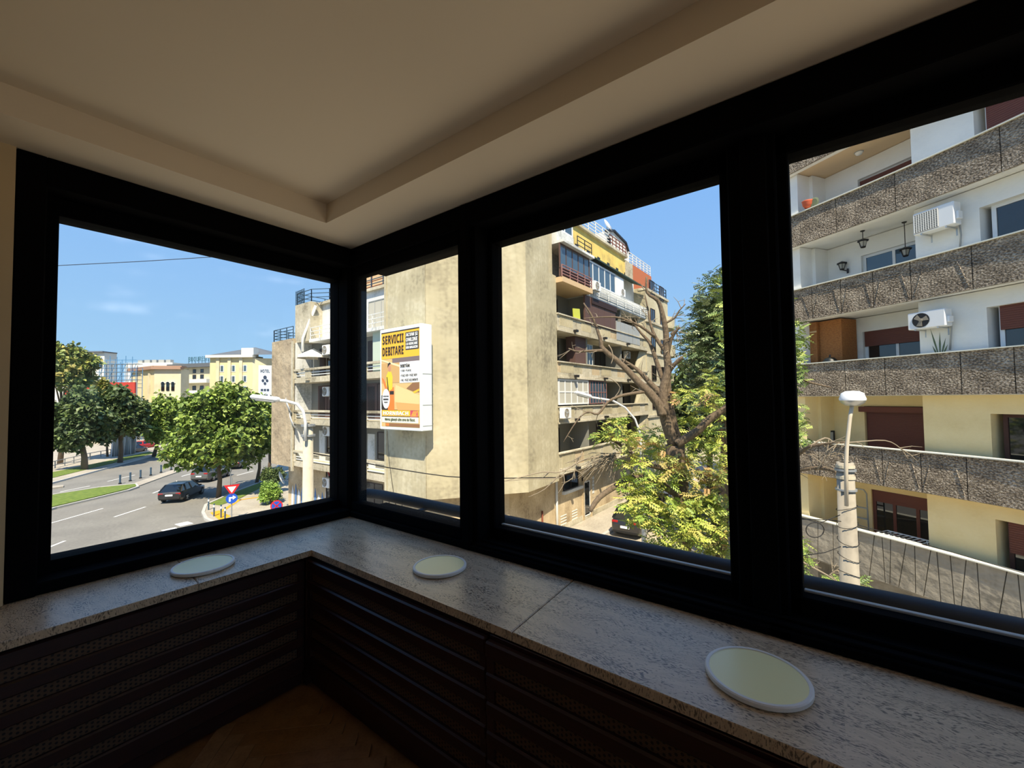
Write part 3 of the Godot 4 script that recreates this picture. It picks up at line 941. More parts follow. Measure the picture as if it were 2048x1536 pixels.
# ---------------------------------------------------------------- front towards the avenue (faces -x)
func avenue_side(b: Node) -> void:
	var z0 := -29.2
	var z1 := -18.1
	var A := Vector3(0, 0, 1)
	var st := mesh()
	# core behind the loggias, party wall, end block
	bx(st, 15.0, 24.0, -4.36, 4.0, z0, z1)
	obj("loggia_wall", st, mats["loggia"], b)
	st = mesh()
	bx(st, 13.75, 24.0, -4.45, 4.31, -32.35, z0)
	obj("end_wall", st, mats["concrete_brown"], b)
	st = mesh()
	bx(st, 13.70, 13.80, -4.7, 4.1, z0 - 0.12, z0 + 0.12)
	obj("end_arris", st, mats["concrete_grey"], b)
	st = mesh()
	bx(st, 13.95, 24.0, 4.0, 6.60, -29.3, -27.2)
	obj("stair_head", st, mats["concrete_grey"], b)
	st = mesh()
	bx(st, 14.75, 24.0, 4.0, 6.45, -27.2, z1)
	obj("attic_wall", st, mats["plaster_white"], b)
	st = mesh()
	bx(st, 14.55, 24.0, 6.45, 6.62, -27.2, z1)
	obj("roof_slab", st, mats["concrete_grey"], b)
	st = mesh()
	bx(st, 16.6, 24.0, 6.62, 9.2, -26.0, z1)
	obj("penthouse", st, mats["peach"], b)
	# party wall half way along the loggias
	st = mesh()
	bx(st, 13.9, 15.0, -4.36, 4.0, -24.05, -23.85)
	obj("party_wall", st, mats["plaster_white"], b)
	st = mesh()
	bx(st, 13.9, 15.0, -4.36, 4.0, z0, z0 + 0.15)
	obj("end_cheek", st, mats["plaster_white"], b)
	for k in 3:
		var rail: float = [-3.30, -0.58, 2.15][k]
		var low: float = [-4.36, -1.53, 1.22][k]
		st = mesh()
		bx(st, XF + 0.02, 15.0, low, low + 0.36, z0, z1)
		obj("balcony_slab", st, mats["concrete_grey"], b)
		st = mesh()
		bx(st, XF - 0.06, XF + 0.16, rail - 0.13, rail, z0, z1)
		obj("balcony_cap", st, mats["concrete_grey"], b)
		for zz in [[z0, z0 + 0.35], [-27.6, -26.9], [-24.35, -23.55], [-21.3, -20.7], [z1 - 0.5, z1]]:
			st = mesh()
			bx(st, XF + 0.0, XF + 0.11, low + 0.30, rail - 0.12, zz[0], zz[1])
			obj("balcony_panel", st, mats["concrete_grey"], b)
		for q in 2:
			st = mesh()
			bx(st, XF + 0.03, XF + 0.08, low + 0.46 + q * 0.17, low + 0.51 + q * 0.17, z0, z1)
			obj("balcony_bar", st, mats["white_metal"], b)
		for zz in [-27.5, -22.5]:
			st = mesh()
			bx(st, XF - 0.10, XF + 0.1, low + 0.14, low + 0.24, zz, zz + 0.5)
			obj("flower_bracket", st, mats["concrete_grey"], b)
	# terrace slab and parapets of the top storey
	st = mesh()
	bx(st, XF + 0.1, 15.0, 3.86, 4.06, z0 + 1.9, z1)
	obj("terrace_slab", st, mats["plaster_white"], b)
	railing(b, [Vector3(XF + 0.15, 4.06, -27.2), Vector3(XF + 0.15, 4.06, z1)], 0.75, 3, mats["white_metal"], 1.1, 0.02)
	railing(b, [Vector3(13.85, 4.31, -29.35), Vector3(13.85, 4.31, -32.25), Vector3(20.0, 4.31, -32.25)], 0.85, 4, mats["blue_metal"], 1.0, 0.022)
	railing(b, [Vector3(18.0, 6.62, -29.2), Vector3(14.05, 6.62, -29.2), Vector3(14.05, 6.62, -27.3), Vector3(14.7, 6.62, -26.2), Vector3(14.7, 6.62, z1)], 0.8, 3, mats["blue_metal"], 1.1, 0.02)
	st = mesh()
	for k in 9:
		bar(st, Vector3(14.0, 6.62 + k * 0.11, -29.35), Vector3(14.0, 6.72 + k * 0.11, -28.15), 0.03)
		bar(st, Vector3(14.0, 6.62, -29.35 + k * 0.15), Vector3(14.0, 7.6, -29.35 + k * 0.15), 0.025)
	obj("lattice_screen", st, mats["blue_metal"], b)
	# openings
	var back := 14.97
	for k in 3:
		var fl: float = [-4.0, -1.17, 1.58][k]
		for j in 2:
			var zc: float = [-26.2, -20.6][j]
			if k == 1:
				st = mesh()
				bx(st, back - 0.02, 15.0, fl, fl + 2.2, zc - 1.9, zc + 1.9)
				obj("brown_boarding", st, mats["brown_panel"], b)
			window(b, Vector3(back, fl + 1.35, zc + 0.2), A, 1.9, 1.6, 2, mats["brown_dark"], mats["dark_glass"])
			st = mesh()
			bx(st, back - 0.03, 15.0, fl, fl + 2.0, zc - 1.7, zc - 1.0)
			obj("balcony_door", st, mats["brown_dark"] if k != 0 else mats["plaster_white"], b)
	window(b, Vector3(14.72, 5.0, -25.2), A, 1.7, 1.75, 2, mats["brown_dark"], mats["dark_glass"])
	window(b, Vector3(14.72, 5.0, -20.9), A, 1.9, 1.75, 3, mats["grey_plastic"], mats["curtain"])
	window(b, Vector3(16.57, 7.7, -20.5), A, 1.2, 1.3, 2, mats["brown_dark"], mats["dark_glass"])
	railing(b, [Vector3(15.2, 6.62, -25.0), Vector3(15.2, 6.62, z1)], 1.0, 3, mats["rust"], 1.3, 0.02)
	# tall panel of the top terrace near the tower: a splayed window bay with green curtain wall
	st = mesh()
	bx(st, 14.2, 15.0, 1.6, 3.9, -20.7, -19.0)
	obj("green_bay", st, mat("pale_green", Color(0.74, 0.80, 0.74), 0.9), b)
	window(b, Vector3(14.17, 2.75, -19.1), A, 0.9, 1.5, 1, mats["brown_dark"], mats["blue_glass"])
	# drain from the attic
	st = smooth()
	tube(st, [Vector3(14.2, 6.3, -27.0), Vector3(13.8, 4.2, -27.9), Vector3(13.75, 3.3, -27.9)], 0.09, 8)
	obj("drain_pipe", st, mats["white_metal"], b)

func avenue_fittings() -> void:
	var A := Vector3(0, 0, 1)
	var units := [[655, 783, 14.6, "air conditioner in the avenue loggia with dark boarding, before the party wall"], [715, 779, 14.6, "air conditioner in the avenue loggia with dark boarding, nearer the tower"], [656, 862, 14.6, "air conditioner beside the window of the first-floor avenue loggia"], [714, 866, 14.6, "air conditioner on the first-floor avenue loggia nearer the tower"], [655, 965, 14.7, "air conditioner over the ground-floor shop window by the lamp post"], [716, 965, 14.7, "air conditioner on the ground-floor wall under the lowest avenue balcony"], [655, 700, 14.1, "air conditioner on the attic wall above the white parasol"]]
	for u in units:
		air_unit(u[3], px_x(u[0], u[1], u[2]), A, "air conditioners on the avenue front", 0.80, 0.62)
	# parasol on the balcony
	var at := px_x(627, 741, 14.3)
	at.y = 1.58
	var t := thing("parasol", "open cream parasol on the second-floor avenue balcony", "parasol", at)
	var top := px_x(627, 697, 14.3).y
	var st := mesh()
	for k in 8:
		var a0 := TAU * k / 8.0
		var a1 := TAU * (k + 1) / 8.0
		var r := 1.05
		tri(st, Vector3(at.x, top, at.z), Vector3(at.x + cos(a0) * r, top - 0.52, at.z + sin(a0) * r), Vector3(at.x + cos(a1) * r, top - 0.52, at.z + sin(a1) * r))
		quad(st, Vector3(at.x + cos(a0) * r, top - 0.52, at.z + sin(a0) * r), Vector3(at.x + cos(a1) * r, top - 0.52, at.z + sin(a1) * r), Vector3(at.x + cos(a1) * r, top - 0.66, at.z + sin(a1) * r), Vector3(at.x + cos(a0) * r, top - 0.66, at.z + sin(a0) * r))
	obj("canopy", st, mat("canvas", Color(0.92, 0.90, 0.84), 0.9), t)
	st = mesh()
	bar(st, at, Vector3(at.x, top, at.z), 0.05)
	obj("pole", st, mats["white_metal"], t)
	# dishes at the corner of the end block
	var dishes := [[574, 812, 13.5, 0.55, "white satellite dish on the arris of the brown end wall, upper of two"], [582, 843, 13.55, 0.58, "grey satellite dish on the arris of the brown end wall, lower of two"], [560, 957, 14.5, 0.50, "satellite dish over the shrub at the graffiti wall"]]
	for d in dishes:
		var c := px_x(d[0], d[1], d[2])
		var o := thing("satellite_dish", d[4], "satellite dish", c, "satellite dishes on the corner block")
		var tilt := Basis(Vector3.UP, deg_to_rad(60)) * Basis(Vector3.RIGHT, deg_to_rad(70))
		st = smooth()
		var R: float = d[3]
		lathe(st, c, [Vector2(0, 0), Vector2(R * 0.5, 0.02), Vector2(R * 0.8, 0.06), Vector2(R, 0.12), Vector2(R, 0.14), Vector2(R * 0.8, 0.08), Vector2(0, 0.03)], 24, tilt)
		obj("reflector", st, mats["white_plastic"], o)
		st = mesh()
		bar(st, c, c + tilt * Vector3(0, 0.45, R * 0.9), 0.03)
		bar(st, c, c + Vector3(0.35, -0.15, 0), 0.05)
		ob(st, c + tilt * Vector3(0, 0.47, R * 0.5), Vector3(0.08, 0.08, 0.12))
		obj("arm", st, mats["galv"], o)

# ---------------------------------------------------------------- front towards the side street (faces +z)
func street_side(b: Node) -> void:
	var R := Vector3.RIGHT
	var x0 := 20.6
	var x1 := 35.2
	var back := -13.9
	var st := mesh()
	bx(st, x0, x1, -4.36, 6.62, -22.0, back)
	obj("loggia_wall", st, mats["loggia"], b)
	var lows := [-4.34, -1.47, 1.14, 3.87, 6.62]
	var rails := [-3.11, -0.47, 2.13, 4.89, 7.59]
	for k in 4:
		var low: float = lows[k]
		var rail: float = rails[k]
		# fascia, panels, cap
		st = mesh()
		bx(st, x0, x1, low, low + 0.34, back, ZR + 0.02)
		bx(st, x0, x1, low, low + 0.10, ZR, ZR + 0.10)
		obj("balcony_slab", st, mats["concrete_grey"], b)
		st = mesh()
		bx(st, x0, x1, rail - 0.07, rail, ZR - 0.18, ZR + 0.10)
		obj("balcony_cap", st, mats["concrete_grey"], b)
		var x := x0
		var j := 0
		while x < x1 - 0.1:
			var w: float = [0.35, 1.55, 1.1, 1.35, 1.1][j % 5]
			var e: float = min(x + w, x1)
			st = mesh()
			if j % 5 == 1 or (j % 5 == 3 and k != 2):
				bx(st, x, e, low + 0.34, rail - 0.07, ZR - 0.12, ZR - 0.04)
				var n := int((e - x) / 0.11)
				for q in n:
					bx(st, x + q * 0.11, x + q * 0.11 + 0.055, low + 0.34, rail - 0.07, ZR - 0.04, ZR + 0.03)
				obj("fluted_panel", st, mats["concrete"], b)
			else:
				bx(st, x + 0.01, e - 0.01, low + 0.34, rail - 0.07, ZR - 0.12, ZR)
				obj("balcony_panel", st, [mats["concrete"], mats["concrete_grey"], mats["ground_stone"], mats["concrete_grey"]][(j * 7 + k * 3) % 4], b)
			x = e
			j += 1
		for q in 3:
			st = mesh()
			var xs := 22.4 + q * 4.1
			bx(st, xs, xs + 0.22, low + 0.10, low + 0.24, ZR + 0.08, ZR + 0.32)
			obj("spout", st, mats["black_metal"], b)
		# dark openings and screens in the back of the loggias
		var fl := low + 0.36
		for q in 4:
			var xc := 22.3 + q * 3.5
			window(b, Vector3(xc, fl + 1.25, back + 0.03), R, 1.7, 1.7, 2, mats["brown_dark"], mats["dark_glass"])
		# party walls and the slanting end wing
		for xx in [24.6, 30.2]:
			st = mesh()
			bx(st, xx, xx + 0.14, fl, lows[k + 1] if k < 4 else 6.62, back, ZR - 0.2)
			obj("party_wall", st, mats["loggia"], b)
		st = mesh()
		var top: float = lows[k + 1]
		quad(st, Vector3(x1 - 2.6, fl, ZR - 0.3), Vector3(x1, fl, ZR - 0.05), Vector3(x1, top, ZR - 0.05), Vector3(x1 - 0.9, top, ZR - 0.3))
		quad(st, Vector3(x1 - 2.6, fl, ZR - 0.36), Vector3(x1, fl, ZR - 0.36), Vector3(x1, top, ZR - 0.36), Vector3(x1 - 0.9, top, ZR - 0.36))
		obj("slanting_wing", st, mats["concrete"], b)
	# second floor: white glazed-in balcony and one framed in red
	window(b, Vector3(22.55, 0.36, ZR - 0.02), R, 3.7, 1.5, 5, mats["white_plastic"], mats["curtain"], 2, 0.09, "glazed_balcony")
	window(b, Vector3(25.85, 0.36, ZR - 0.02), R, 2.5, 1.5, 6, mats["pink_rail"], mats["blue_glass"], 2, 0.05, "glazed_balcony")
	# third floor
	st = mesh()
	bx(st, 23.2, 24.6, 2.13, 3.85, ZR - 0.9, ZR - 0.25)
	obj("boarded_cupboard", st, mats["brown_panel"], b)
	window(b, Vector3(25.5, 2.9, ZR - 0.6), R, 1.5, 1.4, 3, mats["white_metal"], mats["dark_glass"], 1, 0.05, "glazed_balcony")
	# fourth floor: brown sheeted balcony, grey sheeted balcony
	for k in 5:
		st = mesh()
		bx(st, 24.05 + k * 0.95, 24.97 + k * 0.95, 4.75, 6.55, ZR - 0.08, ZR + 0.05)
		obj("brown_sheet", st, mats["brown_panel"], b)
	st = mesh()
	bx(st, 24.9, 28.9, 6.15, 6.55, ZR + 0.05, ZR + 0.12)
	obj("brown_blind", st, mats["brown_dark"], b)
	for k in 6:
		st = mesh()
		bx(st, 28.95 + k * 0.78, 29.68 + k * 0.78, 4.2, 5.6, ZR - 0.05, ZR + 0.04)
		obj("grey_sheet", st, mats["grey_plastic"], b)
	# fifth floor: peach balcony with brown glazing, then white glazing
	st = mesh()
	bx(st, x0, 24.35, 6.62, 6.92, back, ZR + 0.45)
	obj("peach_slab", st, mats["peach"], b)
	railing(b, [Vector3(x0, 6.92, ZR + 0.4), Vector3(24.3, 6.92, ZR + 0.4)], 0.68, 4, mats["pink_rail"], 0.9, 0.025)
	st = mesh()
	bx(st, x0, 24.3, 6.95, 7.45, ZR + 0.2, ZR + 0.3)
	obj("brown_apron", st, mats["brown_panel"], b)
	window(b, Vector3(22.45, 8.15, ZR + 0.25), R, 3.7, 1.5, 5, mats["brown_panel"], mats["blue_glass"], 1, 0.08, "glazed_balcony")
	st = mesh()
	bx(st, x0, 24.5, 8.9, 9.05, back, ZR + 0.55)
	obj("canopy_slab", st, mats["plaster_white"], b)
	st = mesh()
	bx(st, 24.3, x1, 6.62, 7.55, -22.0, ZR - 0.02)
	obj("upper_parapet", st, mats["plaster_white"], b)
	st = mesh()
	bx(st, x0, x1, 7.0, 9.85, -22.0, back + 0.5)
	obj("upper_wall", st, mats["plaster_white"], b)
	window(b, Vector3(26.8, 8.3, ZR - 0.06), R, 4.6, 1.5, 5, mats["white_plastic"], mats["blue_glass"], 1, 0.10, "glazed_balcony")
	st = mesh()
	bx(st, 29.2, 30.6, 7.55, 9.0, ZR - 0.12, ZR - 0.02)
	obj("white_screen", st, mats["white_plastic"], b)
	railing(b, [Vector3(24.4, 6.75, ZR + 0.12), Vector3(x1, 6.75, ZR + 0.12)], 0.72, 4, mats["white_metal"], 1.5, 0.02)
	# sixth floor: white glazed bay, green awning, yellow penthouse
	st = mesh()
	bx(st, x0, 22.6, 9.05, 9.75, back, ZR + 0.1)
	obj("white_apron", st, mats["plaster_white"], b)
	window(b, Vector3(21.55, 10.5, ZR + 0.06), R, 1.95, 1.5, 2, mats["white_plastic"], mats["blue_glass"], 1, 0.1, "glazed_balcony")
	st = mesh()
	quad(st, Vector3(24.6, 9.35, ZR + 0.15), Vector3(34.9, 9.25, ZR + 0.15), Vector3(34.9, 9.85, -13.6), Vector3(24.6, 9.95, -13.6))
	quad(st, Vector3(24.6, 9.25, ZR + 0.15), Vector3(34.9, 9.15, ZR + 0.15), Vector3(34.9, 9.25, ZR + 0.15), Vector3(24.6, 9.35, ZR + 0.15))
	obj("green_awning", st, mats["green_roof"], b)
	railing(b, [Vector3(22.7, 9.1, ZR + 0.3), Vector3(24.6, 9.1, ZR + 0.3)], 0.8, 3, mats["black_metal"], 0.9, 0.018)
	st = mesh()
	bx(st, 22.6, 34.8, 9.0, 12.1, -22.0, -14.0)
	obj("penthouse", st, mats["yellow_wall"], b)
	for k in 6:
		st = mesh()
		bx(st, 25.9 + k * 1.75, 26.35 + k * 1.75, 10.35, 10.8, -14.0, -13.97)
		obj("vent_shade_plate", st, mats["black_metal"], b)  # black plate paints the shade inside a small vent
	st = mesh()
	bx(st, 22.4, 35.0, 12.1, 12.3, -22.0, -13.8)
	obj("roof_slab", st, mats["concrete_grey"], b)
	railing(b, [Vector3(23.0, 12.3, -13.9), Vector3(31.4, 12.3, -13.9)], 1.0, 4, mats["white_metal"], 1.2, 0.025)
	railing(b, [Vector3(31.4, 12.3, -13.9), Vector3(34.9, 12.3, -13.9)], 0.85, 3, mats["rust"], 0.7, 0.025)
	# stair house on the roof
	st = mesh()
	var s0 := Vector3(33.2, 12.1, -15.0)
	plate(st, [Vector2(0, 0), Vector2(0, 2.1), Vector2(1.6, 2.6), Vector2(4.2, 2.3), Vector2(5.0, 1.5), Vector2(5.0, 0)], s0, R, Vector3.UP, -5.0)
	obj("stair_house", st, mats["plaster_white"], b)
	st = mesh()
	for e in [[Vector2(-0.15, 2.1), Vector2(1.6, 2.65)], [Vector2(1.6, 2.65), Vector2(4.3, 2.33)], [Vector2(4.3, 2.33), Vector2(5.1, 1.5)]]:
		bar(st, s0 + Vector3(e[0].x, e[0].y, 0.08), s0 + Vector3(e[1].x, e[1].y, 0.08), 0.16)
	bx(st, 33.5, 34.2, 12.1, 13.9, -15.0, -14.96)
	obj("stair_house_trim", st, mats["black_metal"], b)
	# far end of the block: orange wall, column, end wall with windows
	st = mesh()
	bx(st, 36.4, 41.6, 9.4, 12.0, -22.0, -14.0)
	obj("orange_penthouse", st, mats["orange_wall"], b)
	st = mesh()
	bx(st, 34.8, 36.4, 9.0, 11.9, -22.0, -13.9)
	obj("grey_penthouse", st, mats["concrete_grey"], b)
	railing(b, [Vector3(36.0, 12.0, -14.1), Vector3(41.6, 12.0, -14.1)], 1.0, 4, mats["white_metal"], 1.0, 0.025)
	st = mesh()
	bx(st, x1, 41.3, -4.4, 9.35, -22.0, ZR)
	bx(st, 33.6, 41.3, STREET, -4.36, -22.0, -13.2)
	obj("end_bay", st, mats["concrete"], b)
	for k in 5:
		st = mesh()
		bx(st, x1 - 0.05, 41.35, -1.75 + k * 2.72, -1.55 + k * 2.72, -13.0, ZR + 0.12)
		obj("string_course", st, mats["concrete_grey"], b)
		for q in 2:
			window(b, Vector3(36.9 + q * 2.6, -0.4 + k * 2.5, ZR + 0.03), R, 1.1, 1.3, 2, mats["brown_dark"], mats["dark_glass"])
	railing(b, [Vector3(36.5, 9.35, ZR - 0.1), Vector3(41.2, 9.35, ZR - 0.1), Vector3(41.2, 9.35, -18.0)], 0.95, 3, mats["blue_metal"], 1.0, 0.025)
	# round turret of balconies at the very end
	for k in 5:
		var yy: float = -4.3 + k * 2.72
		st = mesh()
		lathe(st, Vector3(41.8, yy, -14.3), [Vector2(0.0, 0.0), Vector2(2.3, 0.0), Vector2(2.3, 1.1), Vector2(2.15, 1.1), Vector2(2.15, 0.2), Vector2(0, 0.2)], 28)
		obj("round_balcony", st, mats["concrete"], b)
	st = smooth()
	lathe(st, Vector3(41.8, -8.2, -14.6), [Vector2(1.5, 0), Vector2(1.5, 15.5), Vector2(0, 15.5)], 24)
	obj("round_core", st, mats["loggia"], b)

func street_fittings() -> void:
	var R := Vector3.RIGHT
	for u in [[1192, 573, ZR + 0.3, "air conditioner on the white fifth-floor parapet under the white glazing"], [1131, 826, ZR + 0.3, "air conditioner fixed to the second-floor balustrade beside the blank tower"], [1254, 710, -13.4, "air conditioner inside the third-floor street loggia near the slanting wing"], [1243, 586, ZR - 0.1, "twin air conditioner on the fifth-floor parapet past the white screen"]]:
		air_unit(u[3], px_z(u[0], u[1], u[2]), R, "air conditioners on the street front", 0.85, 0.60)
	# a lime plastic crate chair and a lattice panel on the fourth-floor balcony
	var at := px_z(1153, 633, ZR - 0.05)
	at.y = 4.89
	var t := thing("plastic_chair", "lime green plastic chair standing against the fourth-floor balustrade", "chair", at)
	var st := mesh()
	ob(st, at + Vector3(0, 0.32, 0), Vector3(0.85, 0.62, 0.05), Basis(Vector3.BACK, 0.12))
	obj("backrest", st, mat("lime", Color(0.78, 0.80, 0.28), 0.5), t)
	st = mesh()
	ob(st, at + Vector3(0, 0.05, -0.22), Vector3(0.8, 0.06, 0.45))
	obj("seat", st, mats["lime"], t)
	for s in [-0.36, 0.36]:
		st = mesh()
		bar(st, at + Vector3(s, 0.05, -0.42), at + Vector3(s, -0.6, -0.42), 0.05)
		obj("leg", st, mats["lime"], t)
	t = thing("satellite_dish", "white satellite dish on the stair house roof of the corner block", "satellite dish", Vector3(34.0, 14.7, -15.2))
	st = smooth()
	lathe(st, Vector3(34.0, 14.95, -15.2), [Vector2(0, 0), Vector2(0.4, 0.04), Vector2(0.6, 0.14), Vector2(0.6, 0.16), Vector2(0, 0.05)], 20, Basis(Vector3.RIGHT, 1.1))
	obj("reflector", st, mats["white_plastic"], t)
	st = mesh()
	bar(st, Vector3(34.0, 14.3, -15.25), Vector3(34.0, 14.95, -15.2), 0.06)
	obj("mast", st, mats["galv"], t)

# ---------------------------------------------------------------- the billboard on the tower
func make_billboard() -> void:
	var x := 12.42
	var zl := -17.52      # left as seen from the street
	var zr := -14.46
	var y0 := -1.40
	var y1 := 3.42
	var w := zr - zl
	var h := y1 - y0
	var t := thing("billboard", "tall lit-box advertising board with yellow header fixed to the blank tower", "billboard", Vector3(x, y0, (zl + zr) / 2))
	var st := mesh()
	cbx(st, x, x + 0.62, y0, y1, zl, zr, 0.03)
	obj("casing", st, mat("board_white", Color(0.88, 0.92, 0.92), 0.6), t)
	st = mesh()
	for yy in [0.22, 1.15, 2.55]:
		bx(st, x + 0.05, x + 0.6, y0 + yy, y0 + yy + 0.025, zr - 0.01, zr + 0.008)
	obj("casing_seam", st, mats["grey_plastic"], t)
	st = mesh()
	bx(st, x + 0.62, 13.2, y0 + 0.5, y0 + 0.6, zl + 0.3, zl + 0.4)
	bx(st, x + 0.62, 13.2, y1 - 0.6, y1 - 0.5, zl + 0.3, zl + 0.4)
	bx(st, x + 0.62, 13.2, y0 + 0.5, y0 + 0.6, -15.6, -15.5)
	bx(st, x + 0.62, 13.2, y1 - 0.6, y1 - 0.5, -15.6, -15.5)
	obj("wall_bracket", st, mats["galv"], t)
	# the printed sheet: flat shapes, each a hair in front of the one below. (a, b): 0..1 across and up the sheet
	var ex := Vector3(0, 0, w)
	var ey := Vector3(0, h, 0)
	var face := obj("printed_sheet", sheet([Vector2(0.045, 0.03), Vector2(0.955, 0.03), Vector2(0.955, 0.965), Vector2(0.045, 0.965)], x - 0.004, zl, y0, ex, ey), mat("print_wood", Color(0.85, 0.72, 0.48), 0.7), t)
	var layer := x - 0.010
	var put := func(called: String, pts: Array, m: Material, dx: float) -> void:
		obj(called, sheet(pts, layer - dx, zl, y0, ex, ey), m, face)
	var rect := func(a0: float, b0: float, a1: float, b1: float) -> Array:
		return [Vector2(a0, b0), Vector2(a1, b0), Vector2(a1, b1), Vector2(a0, b1)]
	var amber := mat("print_amber", Color(0.98, 0.74, 0.20), 0.7)
	var ink := mat("print_ink", Color(0.16, 0.12, 0.08), 0.7)
	var white := mat("print_white", Color(0.95, 0.96, 0.96), 0.7)
	var orange := mat("print_orange", Color(0.92, 0.50, 0.20), 0.7)
	put.call("header", rect.call(0.045, 0.70, 0.955, 0.965), amber, 0.0)
	put.call("header_edge", rect.call(0.045, 0.955, 0.955, 0.967), ink, 0.001)
	put.call("online_panel", rect.call(0.64, 0.765, 0.945, 0.935), mat("print_grey", Color(0.24, 0.24, 0.24), 0.7), 0.002)
	put.call("shelf_strip", rect.call(0.32, 0.655, 0.955, 0.70), mat("print_violet", Color(0.48, 0.42, 0.42), 0.7), 0.001)
	put.call("list_panel", rect.call(0.50, 0.455, 0.955, 0.655), white, 0.003)
	# man in a yellow jacket before stacked boards, sheets of wood
	put.call("stacked_boards", rect.call(0.045, 0.46, 0.50, 0.655), mat("print_board", Color(0.80, 0.64, 0.40), 0.7), 0.001)
	put.call("board_edge", [Vector2(0.045, 0.70), Vector2(0.045, 0.685), Vector2(0.50, 0.61), Vector2(0.50, 0.63)], mat("print_pale", Color(0.94, 0.86, 0.68), 0.7), 0.002)
	put.call("cut_sheet", [Vector2(0.40, 0.44), Vector2(0.95, 0.335), Vector2(0.95, 0.20), Vector2(0.45, 0.20), Vector2(0.38, 0.28)], mat("print_ply", Color(0.90, 0.80, 0.56), 0.7), 0.002)
	put.call("orange_sheet", [Vector2(0.40, 0.27), Vector2(0.95, 0.25), Vector2(0.95, 0.19), Vector2(0.45, 0.19)], mat("print_tan", Color(0.86, 0.66, 0.40), 0.7), 0.003)
	put.call("far_boards", [Vector2(0.66, 0.40), Vector2(0.80, 0.45), Vector2(0.95, 0.45), Vector2(0.95, 0.36), Vector2(0.82, 0.37)], mat("print_brown", Color(0.56, 0.40, 0.26), 0.7), 0.003)
	put.call("batten", [Vector2(0.80, 0.365), Vector2(0.95, 0.395), Vector2(0.95, 0.375), Vector2(0.84, 0.35)], amber, 0.004)
	put.call("orange_beam", [Vector2(0.045, 0.52), Vector2(0.11, 0.50), Vector2(0.25, 0.36), Vector2(0.18, 0.36)], orange, 0.004)
	put.call("jacket", [Vector2(0.17, 0.44), Vector2(0.17, 0.53), Vector2(0.22, 0.575), Vector2(0.29, 0.575), Vector2(0.33, 0.52), Vector2(0.32, 0.40), Vector2(0.24, 0.38)], mat("print_yellow", Color(0.95, 0.80, 0.20), 0.7), 0.004)
	put.call("jacket_seam", [Vector2(0.18, 0.52), Vector2(0.20, 0.52), Vector2(0.24, 0.37), Vector2(0.21, 0.38)], ink, 0.005)
	put.call("trousers", [Vector2(0.24, 0.40), Vector2(0.36, 0.42), Vector2(0.37, 0.19), Vector2(0.21, 0.19)], orange, 0.003)
	put.call("work_belt", rect.call(0.26, 0.345, 0.36, 0.38), ink, 0.005)
	put.call("face_print", [Vector2(0.22, 0.58), Vector2(0.215, 0.62), Vector2(0.24, 0.645), Vector2(0.28, 0.64), Vector2(0.29, 0.60), Vector2(0.27, 0.565)], mat("print_skin", Color(0.78, 0.56, 0.42), 0.7), 0.005)
	put.call("hair_print", [Vector2(0.205, 0.61), Vector2(0.21, 0.65), Vector2(0.26, 0.665), Vector2(0.29, 0.65), Vector2(0.25, 0.64), Vector2(0.225, 0.625)], ink, 0.006)
	put.call("dark_corner", rect.call(0.045, 0.20, 0.21, 0.34), ink, 0.002)
	var oval := []
	for k in 28:
		oval.append(Vector2(0.165 + cos(TAU * k / 28) * 0.095, 0.305 + sin(TAU * k / 28) * 0.098))
	put.call("white_oval", oval, white, 0.006)
	put.call("name_panel", rect.call(0.062, 0.135, 0.93, 0.192), amber, 0.003)
	put.call("name_edge", rect.call(0.055, 0.129, 0.935, 0.197), ink, 0.0025)
	put.call("mark_panel", rect.call(0.745, 0.130, 0.915, 0.190), mat("print_magenta", Color(0.78, 0.30, 0.38), 0.7), 0.004)
	var gold := mat("print_gold", Color(0.98, 0.66, 0.26), 0.7)
	for k in 4:
		put.call("mark_stripe", [Vector2(0.755 + k * 0.026, 0.134), Vector2(0.772 + k * 0.026, 0.134), Vector2(0.838 + k * 0.026, 0.187), Vector2(0.82 + k * 0.026, 0.187)], gold, 0.005)
		put.call("mark_stripe", [Vector2(0.82 + k * 0.024, 0.134), Vector2(0.834 + k * 0.024, 0.134), Vector2(0.806 + k * 0.024, 0.158), Vector2(0.793 + k * 0.024, 0.158)], gold, 0.006)
	put.call("slogan_panel", rect.call(0.062, 0.072, 0.93, 0.127), mat("print_cream", Color(0.96, 0.96, 0.86), 0.7), 0.003)
	put.call("foot_strip", rect.call(0.15, 0.035, 0.955, 0.065), mats["print_brown"], 0.002)
	put.call("foot_batten", [Vector2(0.16, 0.038), Vector2(0.24, 0.038), Vector2(0.24, 0.062), Vector2(0.16, 0.062)], orange, 0.003)
	# lettering
	var write := func(called: String, text: String, a: float, c: float, ww: float, hh: float, m: Material, bold: bool) -> void:
		words(face, called, text, Vector3(x - 0.028, y0 + h * c, zl + w * a), Vector3(0, 0, 1), Vector3.UP, w * ww, h * hh, m, bold)
	write.call("lettering", "SERVICII", 0.34, 0.890, 0.52, 0.082, ink, true)
	write.call("lettering", "DEBITARE", 0.34, 0.775, 0.52, 0.082, ink, true)
	write.call("lettering", "ACUM ȘI", 0.79, 0.905, 0.26, 0.040, white, true)
	write.call("lettering", "ONLINE", 0.79, 0.862, 0.26, 0.036, white, true)
	write.call("lettering", "CU RIDICARE", 0.79, 0.822, 0.26, 0.024, white, true)
	write.call("lettering", "DIN MAGAZIN", 0.79, 0.788, 0.26, 0.024, white, true)
	write.call("lettering", "DEBITĂM:", 0.635, 0.622, 0.22, 0.036, ink, true)
	write.call("lettering", "• OSB • PLACAJ", 0.65, 0.570, 0.24, 0.022, ink, false)
	write.call("lettering", "• PLĂCI HDF • PLĂCI MDF", 0.72, 0.528, 0.38, 0.026, ink, false)
